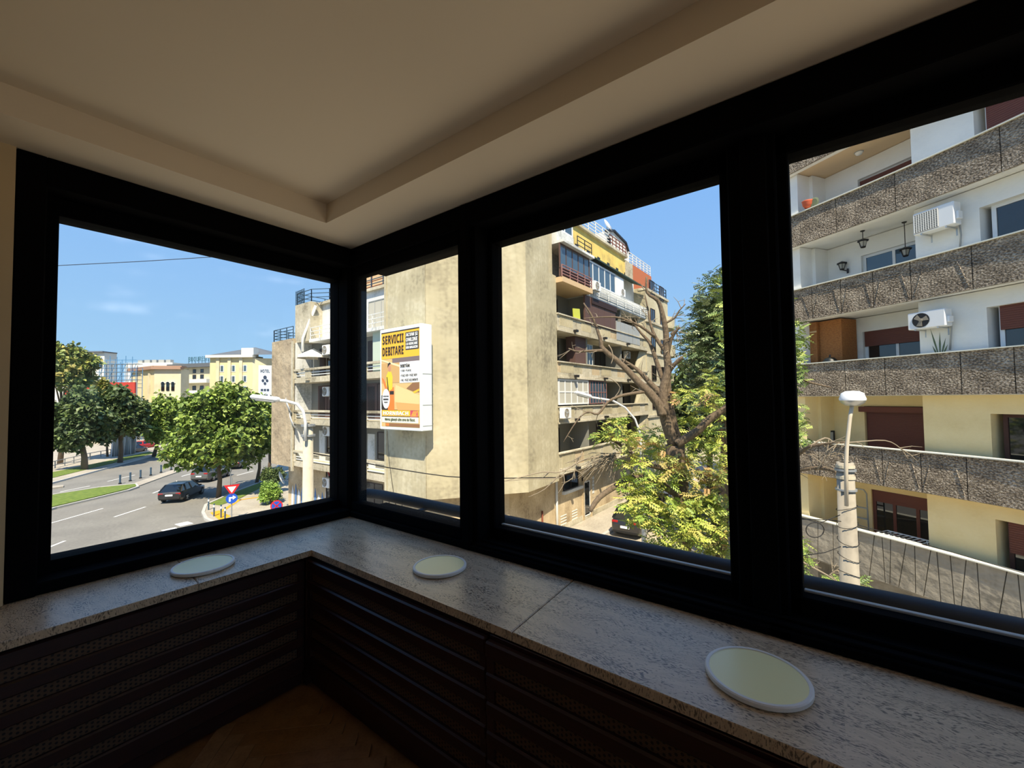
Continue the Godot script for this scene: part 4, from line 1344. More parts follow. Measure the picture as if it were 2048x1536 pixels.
	write.call("lettering", "• PAL • PLĂCI AGLOMERATE", 0.73, 0.484, 0.40, 0.026, ink, false)
	write.call("lettering", "PLĂTEȘTI DOAR", 0.165, 0.330, 0.14, 0.016, ink, true)
	write.call("lettering", "DIMENSIUNILE", 0.165, 0.300, 0.13, 0.014, ink, true)
	write.call("lettering", "TĂIATE", 0.165, 0.272, 0.09, 0.014, ink, true)
	write.call("lettering", "HORNBACH", 0.40, 0.163, 0.61, 0.036, white, true)
	write.call("lettering", "Mereu găsești câte ceva de făcut.", 0.50, 0.100, 0.72, 0.034, mat("print_green", Color(0.20, 0.26, 0.16), 0.7), true)

func sheet(pts: Array, x: float, zl: float, y0: float, ex: Vector3, ey: Vector3) -> SurfaceTool:
	var st := mesh()
	var idx := Geometry2D.triangulate_polygon(PackedVector2Array(pts))
	var P := []
	for p in pts:
		P.append(Vector3(x, y0, zl) + ex * p.x + ey * p.y)
	for i in range(0, idx.size(), 3):
		tri(st, P[idx[i]], P[idx[i + 1]], P[idx[i + 2]])
	return st

# ================================================================ the white block with curved balconies
const PLAN := [Vector2(18.78, -1.52), Vector2(18.32, -0.81), Vector2(17.38, 0.71), Vector2(16.52, 1.99), Vector2(15.84, 2.93), Vector2(15.29, 3.62), Vector2(14.3, 4.8), Vector2(12.9, 6.3)]
const NRAIL := [-4.31, -1.63, 1.13, 3.85, 6.60, 9.34]
var plan_at := []

# place along the front: s metres from its left end, off metres behind the balcony face
func n_pt(s: float, off: float) -> Vector2:
	if plan_at.is_empty():
		plan_at = [0.0]
		for i in PLAN.size() - 1:
			plan_at.append(plan_at[i] + PLAN[i].distance_to(PLAN[i + 1]))
	var i := 0
	while i < PLAN.size() - 2 and s > plan_at[i + 1]:
		i += 1
	var f: float = (s - plan_at[i]) / (plan_at[i + 1] - plan_at[i])
	var n: Vector2 = n_in(i).lerp(n_in(i + 1), f).normalized()
	return PLAN[i].lerp(PLAN[i + 1], f) + n * off
func n_in(i: int) -> Vector2:
	var a: Vector2 = PLAN[max(i - 1, 0)]
	var b: Vector2 = PLAN[min(i + 1, PLAN.size() - 1)]
	var t := (b - a).normalized()
	return Vector2(t.y, -t.x)
# where the line of sight through a pixel meets that front: (s, y)
func n_hit(u: float, v: float, off: float) -> Vector2:
	var d := ray(u, v)
	var best := Vector2.ZERO
	var s := -0.5
	var prev := n_pt(s, off)
	while s < 12.0:
		s += 0.1
		var p := n_pt(s, off)
		var e := p - prev
		var den := d.x * e.y - d.z * e.x
		if abs(den) > 1e-9:
			var t := (prev.x * e.y - prev.y * e.x) / den
			var k := (prev.x * d.z - prev.y * d.x) / den
			if k >= 0.0 and k <= 1.0 and t > 0.0:
				return Vector2(s - 0.1 + 0.1 * k, t * d.y)
		prev = p
	return best
func n3(s: float, off: float, y: float) -> Vector3:
	var p := n_pt(s, off)
	return Vector3(p.x, y, p.y)
func n_along(s: float) -> Vector3:
	return (n3(s + 0.05, 0, 0) - n3(s - 0.05, 0, 0)).normalized()
func nbox(st: SurfaceTool, s0: float, s1: float, y0: float, y1: float, o0: float, o1: float) -> void:
	var n: int = max(1, ceili((s1 - s0) / 0.8))
	for i in n:
		var a := lerpf(s0, s1, float(i) / n)
		var b := lerpf(s0, s1, float(i + 1) / n)
		hexa(st, [n3(a, o0, y0), n3(b, o0, y0), n3(b, o1, y0), n3(a, o1, y0)], [n3(a, o0, y1), n3(b, o0, y1), n3(b, o1, y1), n3(a, o1, y1)])
# a panel of the balcony front with slanting ends: s at top left, top right, bottom left, bottom right
func npanel(st: SurfaceTool, t0: float, t1: float, b0: float, b1: float, y0: float, y1: float) -> void:
	var n: int = max(1, ceili((t1 - t0) / 0.8))
	for i in n:
		var f := float(i) / n
		var g := float(i + 1) / n
		hexa(st, [n3(lerpf(b0, b1, f), 0.0, y0), n3(lerpf(b0, b1, g), 0.0, y0), n3(lerpf(b0, b1, g), 0.1, y0), n3(lerpf(b0, b1, f), 0.1, y0)], [n3(lerpf(t0, t1, f), 0.0, y1), n3(lerpf(t0, t1, g), 0.0, y1), n3(lerpf(t0, t1, g), 0.1, y1), n3(lerpf(t0, t1, f), 0.1, y1)])
# wall with one opening in it
func nwall(parent: Node, called: String, s0: float, s1: float, y0: float, y1: float, off: float, thick: float, m: Material, a0: float, a1: float, c0: float, c1: float) -> void:
	var st := mesh()
	nbox(st, s0, a0, y0, y1, off, off + thick)
	nbox(st, a1, s1, y0, y1, off, off + thick)
	nbox(st, a0, a1, c1, y1, off, off + thick)
	if c0 > y0:
		nbox(st, a0, a1, y0, c0, off, off + thick)
	obj(called, st, m, parent)
func nwindow(parent: Node, a0: float, a1: float, c0: float, c1: float, off: float, cols: int, fm: Material, gm: Material, bar_w := 0.06) -> MeshInstance3D:
	var s := (a0 + a1) / 2
	var p := (n3(a0, off, (c0 + c1) / 2) + n3(a1, off, (c0 + c1) / 2)) / 2
	return window(parent, p, n3(a1, off, 0) - n3(a0, off, 0), n_pt(a0, off).distance_to(n_pt(a1, off)), c1 - c0, cols, fm, gm, 1, bar_w)
func shutter(parent: Node, a0: float, a1: float, c0: float, c1: float, off: float, m: Material) -> void:
	var st := mesh()
	var n := int((c1 - c0) / 0.055)
	for k in n:
		var y := c0 + (c1 - c0) * k / n
		nbox(st, a0 + 0.02, a1 - 0.02, y + 0.006, y + (c1 - c0) / n, off - (0.012 if k % 1 == 0 else 0.0), off + 0.02)
	nbox(st, a0 + 0.02, a1 - 0.02, c0, c1, off, off + 0.02)
	obj("roller_shutter", st, m, parent)

func make_curved_block() -> void:
	var b := thing("apartment_house", "white and cream apartment house with curved pebble-faced balcony bands", "building", Vector3(19, STREET, 2))
	var end := 10.8
	var sl: float = n_hit(1840, 690, 0.5).x            # where the loggias end and the flush wall begins
	var pil: float = n_hit(1606, 690, 0.25).x
	var st := mesh()
	# mass behind
	var core := []
	for i in 12:
		core.append(n_pt(end * i / 11.0, 2.0))
	prism(st, core + [n_pt(end, 9.0), Vector2(32.0, 6.0), Vector2(32.0, -1.5)], STREET, 12.0)
	obj("core", st, mats["wall_white"], b)
	# openings: [pixel of the upper left corner of the loggia window, its right end, then of the flush wall's window]
	var loggia := [[1742, 978, 1868, 1.55], [1728, 812, 1856, 2.1], [1725, 664, 1848, 1.9], [1722, 512, 1840, 1.9], [1715, 360, 1834, 1.9]]
	var flush := [[2008, 1042, 1.75, 1.35], [1998, 828, 1.75, 1.25], [1990, 612, 1.75, 1.6], [1975, 410, 1.9, 1.6], [1962, 205, 1.8, 1.6]]
	for k in 5:
		var rail: float = NRAIL[k]
		var fl := rail - 1.0
		var top: float = NRAIL[k + 1] - 1.16
		var wm: Material = mats["wall_cream"] if k < 2 else mats["wall_white"]
		# loggia back wall with its window
		var L: Array = loggia[k]
		var h := n_hit(L[0], L[1], 1.6)
		var a1: float = n_hit(L[2], L[1], 1.6).x + 0.15
		var c1: float = min(h.y, top - 0.12)
		var c0: float = c1 - L[3]
		nwall(b, "loggia_wall", -0.1, sl + 0.3, fl, top, 1.6, 0.3, wm, h.x, a1, c0, c1)
		var frame: Material = mats["shutter_dark"] if k < 2 else mats["white_plastic"]
		match k:
			0:
				nwindow(b, h.x, a1, c0, c1 - 0.30, 1.70, 3, mats["shutter"], mats["dark_glass"], 0.10)
				st = mesh()
				nbox(st, h.x, a1, c1 - 0.30, c1, 1.66, 1.8)
				obj("shutter_box", st, mats["shutter"], b)
			1:
				nwindow(b, h.x, a1, c0, c1, 1.78, 2, mats["shutter_dark"], mats["dark_glass"], 0.08)
				shutter(b, h.x, a1, c0 + 0.38, c1 - 0.2, 1.70, mats["shutter"])
				st = mesh()
				nbox(st, h.x - 0.12, a1, c1 - 0.2, c1 - 0.02, 1.50, 1.75)
				obj("shutter_box", st, mats["shutter"], b)
			2:
				nwindow(b, h.x, a1, c0, c1, 1.76, 2, frame, mats["dark_glass"], 0.09)
				shutter(b, h.x, a1, c1 - 0.52, c1, 1.68, mats["shutter"])
			3:
				nwindow(b, h.x, a1, c0, c1, 1.74, 2, frame, mats["blue_glass"], 0.09)
			4:
				nwindow(b, h.x, a1, c0, c1, 1.78, 2, frame, mats["dark_glass"], 0.09)
				shutter(b, h.x, a1, c0, c1 - 0.06, 1.70, mats["shutter"])
		# flush wall with its window
		var Q: Array = flush[k]
		var q := n_hit(Q[0], Q[1], 0.5)
		var q1: float = min(q.y, top - 0.1)
		nwall(b, "flush_wall", sl, end, fl, top, 0.5, 1.4, wm, q.x - 0.16, q.x + Q[2], q1 - Q[3], q1)
		var gm: Material = mats["dark_glass"]
		nwindow(b, q.x - 0.02, q.x + Q[2] - 0.02, q1 - Q[3], q1 - (0.0 if k == 3 else 0.0), 0.72, 2, mats["shutter_dark"] if k < 2 else frame, gm, 0.09)
		if k == 0:
			shutter(b, q.x, q.x + Q[2] - 0.02, q1 - 0.80, q1, 0.64, mats["shutter"])
		if k == 2:
			shutter(b, q.x, q.x + Q[2] - 0.02, q1 - 0.62, q1, 0.64, mats["shutter"])
		if k == 4:
			shutter(b, q.x, q.x + Q[2] - 0.02, q1 - 0.85, q1, 0.64, mats["shutter"])
		# pillar at the left end and the shallow niche beside it
		st = mesh()
		nbox(st, -0.1, pil, fl, top, 0.25, 1.7)
		obj("pillar", st, wm, b)
		var ni := n_hit(1622, 650, 1.2).x
		st = mesh()
		nbox(st, pil - 0.05, pil + 0.12, fl, top, 0.9, 1.65)
		obj("niche", st, wm, b)
		# slab with its soffit
	for k in 6:
		var rail: float = NRAIL[k]
		var low: float = rail - (1.40 if k == 0 else 1.16)
		st = mesh()
		nbox(st, -0.1, end, rail - 1.14, rail - 1.0, 0.1, 1.75)
		obj("balcony_slab", st, mats["soffit_bounce_tint"] if k == 5 else (mats["wall_cream"] if k < 2 else mats["wall_white"]), b)
		st = mesh()
		nbox(st, -0.1, end, rail - 1.18, rail - 1.10, 0.06, 0.22)
		obj("slab_edge", st, mats["wall_white"] if k > 1 else mats["slab_grey"], b)
		# cap
		st = mesh()
		nbox(st, -0.1, end, rail - 0.03, rail, -0.055, 0.16)
		obj("balcony_cap", st, mats["cap_white"], b)
		# panels
		var tops := []
		var bots := []
		if k == 0:
			for e in [[165, 165], [265, 262], [370, 372], [545, 548], [660, 622], [712, 733], [772, 766], [880, 828], [940, 946], [1053, 1003], [1095, 1122], [1188, 1218], [1300, 1263], [1375, 1400], [1585, 1520], [1660, 1700]]:
				var vt: float = 610.0 + (e[0] - 165.0) * 0.262
				var vb: float = vt + 230.0 + (e[0] - 165.0) * 0.10
				tops.append(n_hit(1560 + e[0] / 3.492, 860 + vt / 3.492, 0.0).x)
				bots.append(n_hit(1560 + e[1] / 3.492, 860 + vb / 3.492, 0.0).x)
			tops[0] = -0.1
			bots[0] = -0.1
		else:
			var js: Array = [[], [1638, 1700, 1765, 1842, 1933], [1690, 1770, 1922, 2030], [1622, 1680, 1745, 1821, 1945], [1670, 1790, 2005], [1612, 1650, 1760]][k]
			tops.append(-0.1)
			for u in js:
				tops.append(n_hit(u, [0, 935, 750, 555, 380, 320][k], 0.0).x)
			bots = tops.duplicate()
		tops.append(end)
		bots.append(end)
		for i in tops.size() - 1:
			st = mesh()
			npanel(st, tops[i] + 0.012, tops[i + 1] - 0.012, bots[i] + 0.012, bots[i + 1] - 0.012, low, rail - 0.03)
			obj("panel", st, mats["slab_grey"] if k == 0 else mats["pebble"], b)
			# the raised outline cast into some panels
			if (k == 1 or k == 3) and tops[i + 1] - tops[i] > 0.4 and i < 5:
				var w: float = tops[i + 1] - tops[i]
				st = mesh()
				var pts := [n3(tops[i] + 0.06 * w, -0.004, low + 0.12), n3(tops[i] + 0.22 * w, -0.004, rail - 0.33), n3(tops[i] + 0.78 * w, -0.004, rail - 0.33), n3(tops[i] + 0.94 * w, -0.004, low + 0.12)]
				for j in 3:
					bar(st, pts[j], pts[j + 1], 0.016)
				obj("panel_rib", st, mats["pebble"], b)
		st = mesh()
		nbox(st, -0.1, end, low + 0.02, rail - 0.04, 0.10, 0.16)
		obj("panel_backing", st, mats["slab_grey"], b)
	# below the lowest balcony: garage front in the dark
	st = mesh()
	nbox(st, -0.1, end, STREET, NRAIL[0] - 1.2, 1.5, 1.9)
	obj("garage_wall", st, mats["slab_grey"], b)
	for e in [[0.1, 0.5], [3.3, 3.7], [6.2, 6.6]]:
		st = mesh()
		nbox(st, e[0], e[1], STREET, NRAIL[0] - 1.16, 0.9, 1.5)
		obj("garage_pier", st, mats["slab_grey"], b)
	st = mesh()
	nbox(st, 3.75, 6.1, STREET, -6.1, 1.35, 1.5)
	obj("garage_door", st, mats["brown_dark"], b)
	st = mesh()
	nbox(st, -0.1, end, NRAIL[0] - 1.5, NRAIL[0] - 1.36, 0.15, 1.5)
	obj("garage_lintel", st, mats["slab_grey"], b)
	curved_fittings()
	org = Vector3.ZERO

func n_place(u: float, v: float, off: float) -> Vector3:
	var h := n_hit(u, v, off)
	return n3(h.x, off, h.y)

func curved_fittings() -> void:
	var st: SurfaceTool
	var t: Node3D
	# air conditioners on the flush wall
	var h := n_hit(1878, 440, 0.32)
	air_unit("white air conditioner with square ribbed front on the third-floor wall", n3(h.x, 0.20, h.y), n_along(h.x), "", 0.92, 0.62, false, true)
	h = n_hit(1864, 640, 0.32)
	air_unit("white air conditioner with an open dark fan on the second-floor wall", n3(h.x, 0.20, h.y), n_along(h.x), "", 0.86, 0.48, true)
	for c in [[1919, 470, 1919, 505], [1900, 655, 1900, 700]]:
		var o := thing("air_hose", "thin pipe hanging from the %s air conditioner of the curved house" % ("third-floor" if c[1] < 500 else "second-floor"), "pipe", n_place(c[2], c[3], 0.45))
		st = smooth()
		tube(st, [n_place(c[0], c[1] - 25, 0.44), n_place(c[0] + 3, c[1], 0.44), n_place(c[2], c[3], 0.45)], 0.02, 6)
		obj("hose", st, mats["grey_plastic"], o)
	# lanterns; the second is added in place of a reflection in the window
	var lam := [[1726, 486, 0.8, true, "black lantern hanging on a rod from the third-floor loggia ceiling"], [1811, 503, 1.3, true, "black lantern shape added for a reflection in the third-floor loggia window"], [1684, 531, 1.45, false, "black lantern on the third-floor loggia wall"]]
	for l in lam:
		var c := n_place(l[0], l[1], l[2])
		t = thing("lantern", l[4], "lantern", c)
		st = mesh()
		lathe(st, c, [Vector2(0.0, 0.16), Vector2(0.17, 0.08), Vector2(0.17, 0.06), Vector2(0.02, 0.06)], 6)
		lathe(st, c, [Vector2(0.06, -0.16), Vector2(0.08, -0.14), Vector2(0.08, -0.12), Vector2(0, -0.12)], 6)
		for k in 6:
			var a := TAU * k / 6
			bar(st, c + Vector3(cos(a) * 0.07, -0.13, sin(a) * 0.07), c + Vector3(cos(a) * 0.12, 0.06, sin(a) * 0.12), 0.015)
		obj("cage", st, mats["black_metal"], t)
		st = mesh()
		lathe(st, c, [Vector2(0.06, -0.12), Vector2(0.10, 0.05)], 6)
		obj("glass", st, mats["curtain"], t)
		st = mesh()
		if l[3]:
			var top: float = NRAIL[4] - 1.14
			bar(st, c + Vector3(0, 0.15, 0), Vector3(c.x, top, c.z), 0.02)
			lathe(st, Vector3(c.x, top - 0.03, c.z), [Vector2(0.07, 0.03), Vector2(0.05, 0.0), Vector2(0, 0)], 10)
		else:
			var w := n3(n_hit(l[0], l[1], l[2]).x + 0.1, 1.58, c.y - 0.22)
			bar(st, c + Vector3(0, -0.16, 0), w, 0.025)
			ob(st, w, Vector3(0.12, 0.16, 0.06))
		obj("rod", st, mats["black_metal"], t)
	# pots on the top balcony
	var c := n_place(1616, 416, 0.05)
	c.y = NRAIL[4]
	t = thing("flower_pot", "orange flower pot hung behind the fourth-floor balcony cap", "pot", c)
	st = smooth()
	lathe(st, c, [Vector2(0, 0.05), Vector2(0.10, 0.06), Vector2(0.16, 0.16), Vector2(0.17, 0.26), Vector2(0.19, 0.30), Vector2(0.16, 0.30), Vector2(0.14, 0.22), Vector2(0, 0.2)], 16)
	obj("pot", st, mat("terracotta", Color(0.74, 0.34, 0.22), 0.7), t)
	st = mesh()
	ob(st, c + Vector3(0, 0.02, 0.1), Vector3(0.05, 0.08, 0.2))
	obj("hook", st, mats["black_metal"], t)
	c = n_place(1628, 410, 0.05)
	c.y = NRAIL[4]
	t = thing("wall_plate", "small round green plate beside the orange flower pot", "plate", c)
	st = mesh()
	lathe(st, c + Vector3(0, 0.17, 0), [Vector2(0, 0.02), Vector2(0.12, 0.02), Vector2(0.17, 0.0), Vector2(0.12, -0.02), Vector2(0, -0.02)], 18, Basis(n_along(1.0), PI / 2))
	obj("plate", st, mat("olive", Color(0.42, 0.46, 0.34), 0.6), t)
	st = mesh()
	bar(st, c, c + Vector3(0, 0.08, 0), 0.04)
	obj("stand", st, mats["black_metal"], t)
	# OSB cupboard on the second floor
	var f2: float = NRAIL[2] - 1.0
	var s0: float = n_hit(1616, 690, 0.75).x
	var s1: float = n_hit(1684, 690, 0.75).x
	t = thing("chipboard_cupboard", "tall cupboard boarded with brown chipboard in the second-floor loggia corner", "cupboard", n3(s0, 0.9, f2))
	st = mesh()
	nbox(st, s0, s0 + 0.42, f2, NRAIL[3] - 1.2, 0.62, 1.55)
	nbox(st, s0 + 0.43, s1, f2, NRAIL[3] - 1.2, 0.75, 1.55)
	obj("boards", st, mats["osb"], t)
	st = mesh()
	nbox(st, s0, s0 + 0.42, NRAIL[3] - 1.58, NRAIL[3] - 1.52, 0.60, 0.62)
	obj("batten", st, mat("batten_wood", Color(0.78, 0.66, 0.48), 0.8), t)
	c = n_place(1660, 716, 0.36)
	t = thing("black_sack", "black plastic sack heaped in front of the chipboard cupboard", "sack", Vector3(c.x, f2, c.z))
	st = smooth()
	lathe(st, Vector3(c.x, f2, c.z), [Vector2(0.16, 0.0), Vector2(0.22, 0.35), Vector2(0.23, 0.85), Vector2(0.21, 1.05), Vector2(0.13, 1.15), Vector2(0.0, 1.18)], 14)
	obj("sack", st, mat("sack", Color(0.07, 0.10, 0.10), 0.45), t)
	st = mesh()
	ob(st, Vector3(c.x, f2 + 1.22, c.z), Vector3(0.12, 0.08, 0.05))
	obj("knot", st, mats["black_metal"], t)
	# snake plant
	c = n_place(1880, 704, 0.30)
	c.y = NRAIL[2] - 1.0
	t = thing("snake_plant", "snake plant with upright leaves behind the second-floor balcony cap", "plant", c)
	st = mesh()
	lathe(st, c, [Vector2(0.12, 0.55), Vector2(0.16, 0.95), Vector2(0.13, 0.95), Vector2(0, 0.93)], 14)
	obj("pot", st, mats["white_plastic"], t)
	for k in 5:
		st = mesh()
		var a := -0.5 + k * 0.26
		var tip := c + Vector3(0, 0.93, 0) + (n_along(5.0) * sin(a) + Vector3.UP * cos(a)) * (0.35 + 0.16 * ((k * 3) % 4))
		var w := n_along(5.0) * 0.022
		var q := c + Vector3(0, 0.93, 0) + n_along(5.0) * (k - 2) * 0.03
		tri(st, q - w * 0.6, (q + tip) / 2 - w, tip)
		tri(st, q - w * 0.6, tip, (q + tip) / 2 + w)
		tri(st, q - w * 0.6, (q + tip) / 2 + w, q + w * 0.6)
		obj("leaf", st, mat("snake_leaf", Color(0.26, 0.34, 0.24), 0.6), t)
	# ground-most loggia: ladder, brown door, drying rack, white pole
	var f0: float = NRAIL[0] - 1.0
	c = n_place(1722, 1040, 1.25)
	c.y = f0
	t = thing("step_ladder", "folded grey step ladder leaning beside the brown three-part window", "ladder", c)
	st = mesh()
	var al := n_along(2.0)
	var lh := 2.05
	for s in [-0.2, 0.2]:
		tube(st, [c + al * s * 1.15, c + al * s + Vector3(0, lh - 0.12, 0), c + al * s * 0.6 + Vector3(0, lh, 0)], 0.022, 6)
	bar(st, c + al * -0.12 + Vector3(0, lh, 0), c + al * 0.12 + Vector3(0, lh, 0), 0.04)
	obj("frame", st, mats["galv"], t)
	for k in 4:
		st = mesh()
		ob(st, c + Vector3(0, 0.35 + k * 0.36, 0), Vector3(0.06, 0.04, 0.4), Basis(Vector3.UP, atan2(al.x, al.z)))
		obj("step", st, mats["grey_plastic"], t)
	st = mesh()
	var bs := n_hit(1651, 1000, 1.55).x
	var be := n_hit(1671, 1000, 1.55).x
	t = thing("loggia_door", "narrow dark brown door in the cream ground loggia beside the pole", "door", n3(bs, 1.56, f0))
	nbox(st, bs, be, f0, f0 + 2.25, 1.54, 1.60)
	obj("leaf", st, mats["shutter"], t)
	st = mesh()
	nbox(st, be - 0.12, be - 0.06, f0 + 1.0, f0 + 1.06, 1.48, 1.54)
	obj("handle", st, mats["steel"], t)
	var r0 := n_hit(1762, 1073, 0.32).x
	var r1 := n_hit(1850, 1090, 0.32).x
	t = thing("drying_rack", "white wire drying rack lying across the lowest balcony cap", "drying rack", n3(r0, 0.3, NRAIL[0] - 0.15))
	st = mesh()
	for o2 in [0.12, 0.65]:
		bar(st, n3(r0, o2, NRAIL[0] + 0.02), n3(r1, o2, NRAIL[0] + 0.02), 0.03)
	for k in 9:
		var s := lerpf(r0, r1, k / 8.0)
		bar(st, n3(s, 0.12, NRAIL[0] + 0.02), n3(s, 0.65, NRAIL[0] + 0.02), 0.018)
	obj("wires", st, mats["white_plastic"], t)
	for s in [r0 + 0.1, r1 - 0.1]:
		st = mesh()
		bar(st, n3(s, 0.6, NRAIL[0] + 0.02), n3(s + 0.2, 0.6, f0), 0.025)
		obj("leg", st, mats["white_plastic"], t)
	# first-floor clutter
	var f1: float = NRAIL[1] - 1.0
	c = n_place(1647, 880, 1.45)
	c.y = f1
	t = thing("broom", "broom leaning in the corner of the first-floor cream loggia", "broom", c)
	st = mesh()
	bar(st, c, c + Vector3(-0.06, 1.75, 0.0), 0.035)
	obj("stick", st, mats["brown_panel"], t)
	st = mesh()
	ob(st, c + Vector3(0, 0.1, 0), Vector3(0.1, 0.2, 0.35))
	obj("bristles", st, mats["black_metal"], t)
	c = n_place(1655, 890, 1.3)
	c.y = f1
	t = thing("leaning_picture", "small framed board leaning in the first-floor cream loggia", "frame", c)
	st = mesh()
	ob(st, c + Vector3(0, 0.66, 0), Vector3(0.05, 1.3, 0.5), Basis(Vector3.UP, 0.5))
	obj("frame", st, mats["black_metal"], t)
	st = mesh()
	ob(st, c + Vector3(-0.02, 0.68, -0.01), Vector3(0.05, 1.15, 0.40), Basis(Vector3.UP, 0.5))
	obj("board", st, mats["curtain"], t)
	# ceiling lamp of the top loggia
	c = n_place(1718, 312, 0.9)
	c.y = NRAIL[5] - 1.14
	t = thing("ceiling_lamp", "small round white lamp on the warm-tinted ceiling of the top loggia", "lamp", c)
	st = smooth()
	lathe(st, c, [Vector2(0.11, 0.0), Vector2(0.11, -0.04), Vector2(0.08, -0.09), Vector2(0.0, -0.11)], 16)
	obj("shade", st, mats["white_plastic"], t)
	st = mesh()
	lathe(st, c, [Vector2(0.13, 0.0), Vector2(0.13, -0.02), Vector2(0.1, -0.02)], 16)
	obj("base", st, mats["grey_plastic"], t)

# ================================================================ streets
func flat(parent: Node, called: String, pts: Array, m: Material, lift := 0.0, thick := 0.0) -> MeshInstance3D:
	var st := mesh()
	var plan := []
	for p in pts:
		plan.append(Vector2(p.x, p.z))
	prism(st, plan, STREET + lift - max(thick, 0.004), STREET + lift)
	return obj(called, st, m, parent)
func stripe(parent: Node, u0: float, v0: float, u1: float, v1: float, w: float, m: Material, lift := 0.012, called := "lane_line") -> void:
	var a := on_street(u0, v0)
	var b := on_street(u1, v1)
	var n := (b - a).normalized().cross(Vector3.UP) * w / 2
	flat(parent, called, [a + n, b + n, b - n, a - n], m, lift)
func kerb_line(parent: Node, pts: Array, w := 0.2, h := 0.16) -> void:
	for i in pts.size() - 1:
		var a: Vector3 = pts[i]
		var b: Vector3 = pts[i + 1]
		var st := mesh()
		bar(st, Vector3(a.x, STREET + h / 2, a.z), Vector3(b.x, STREET + h / 2, b.z), w, h)
		obj("kerb_stone", st, mats["kerb"], parent)

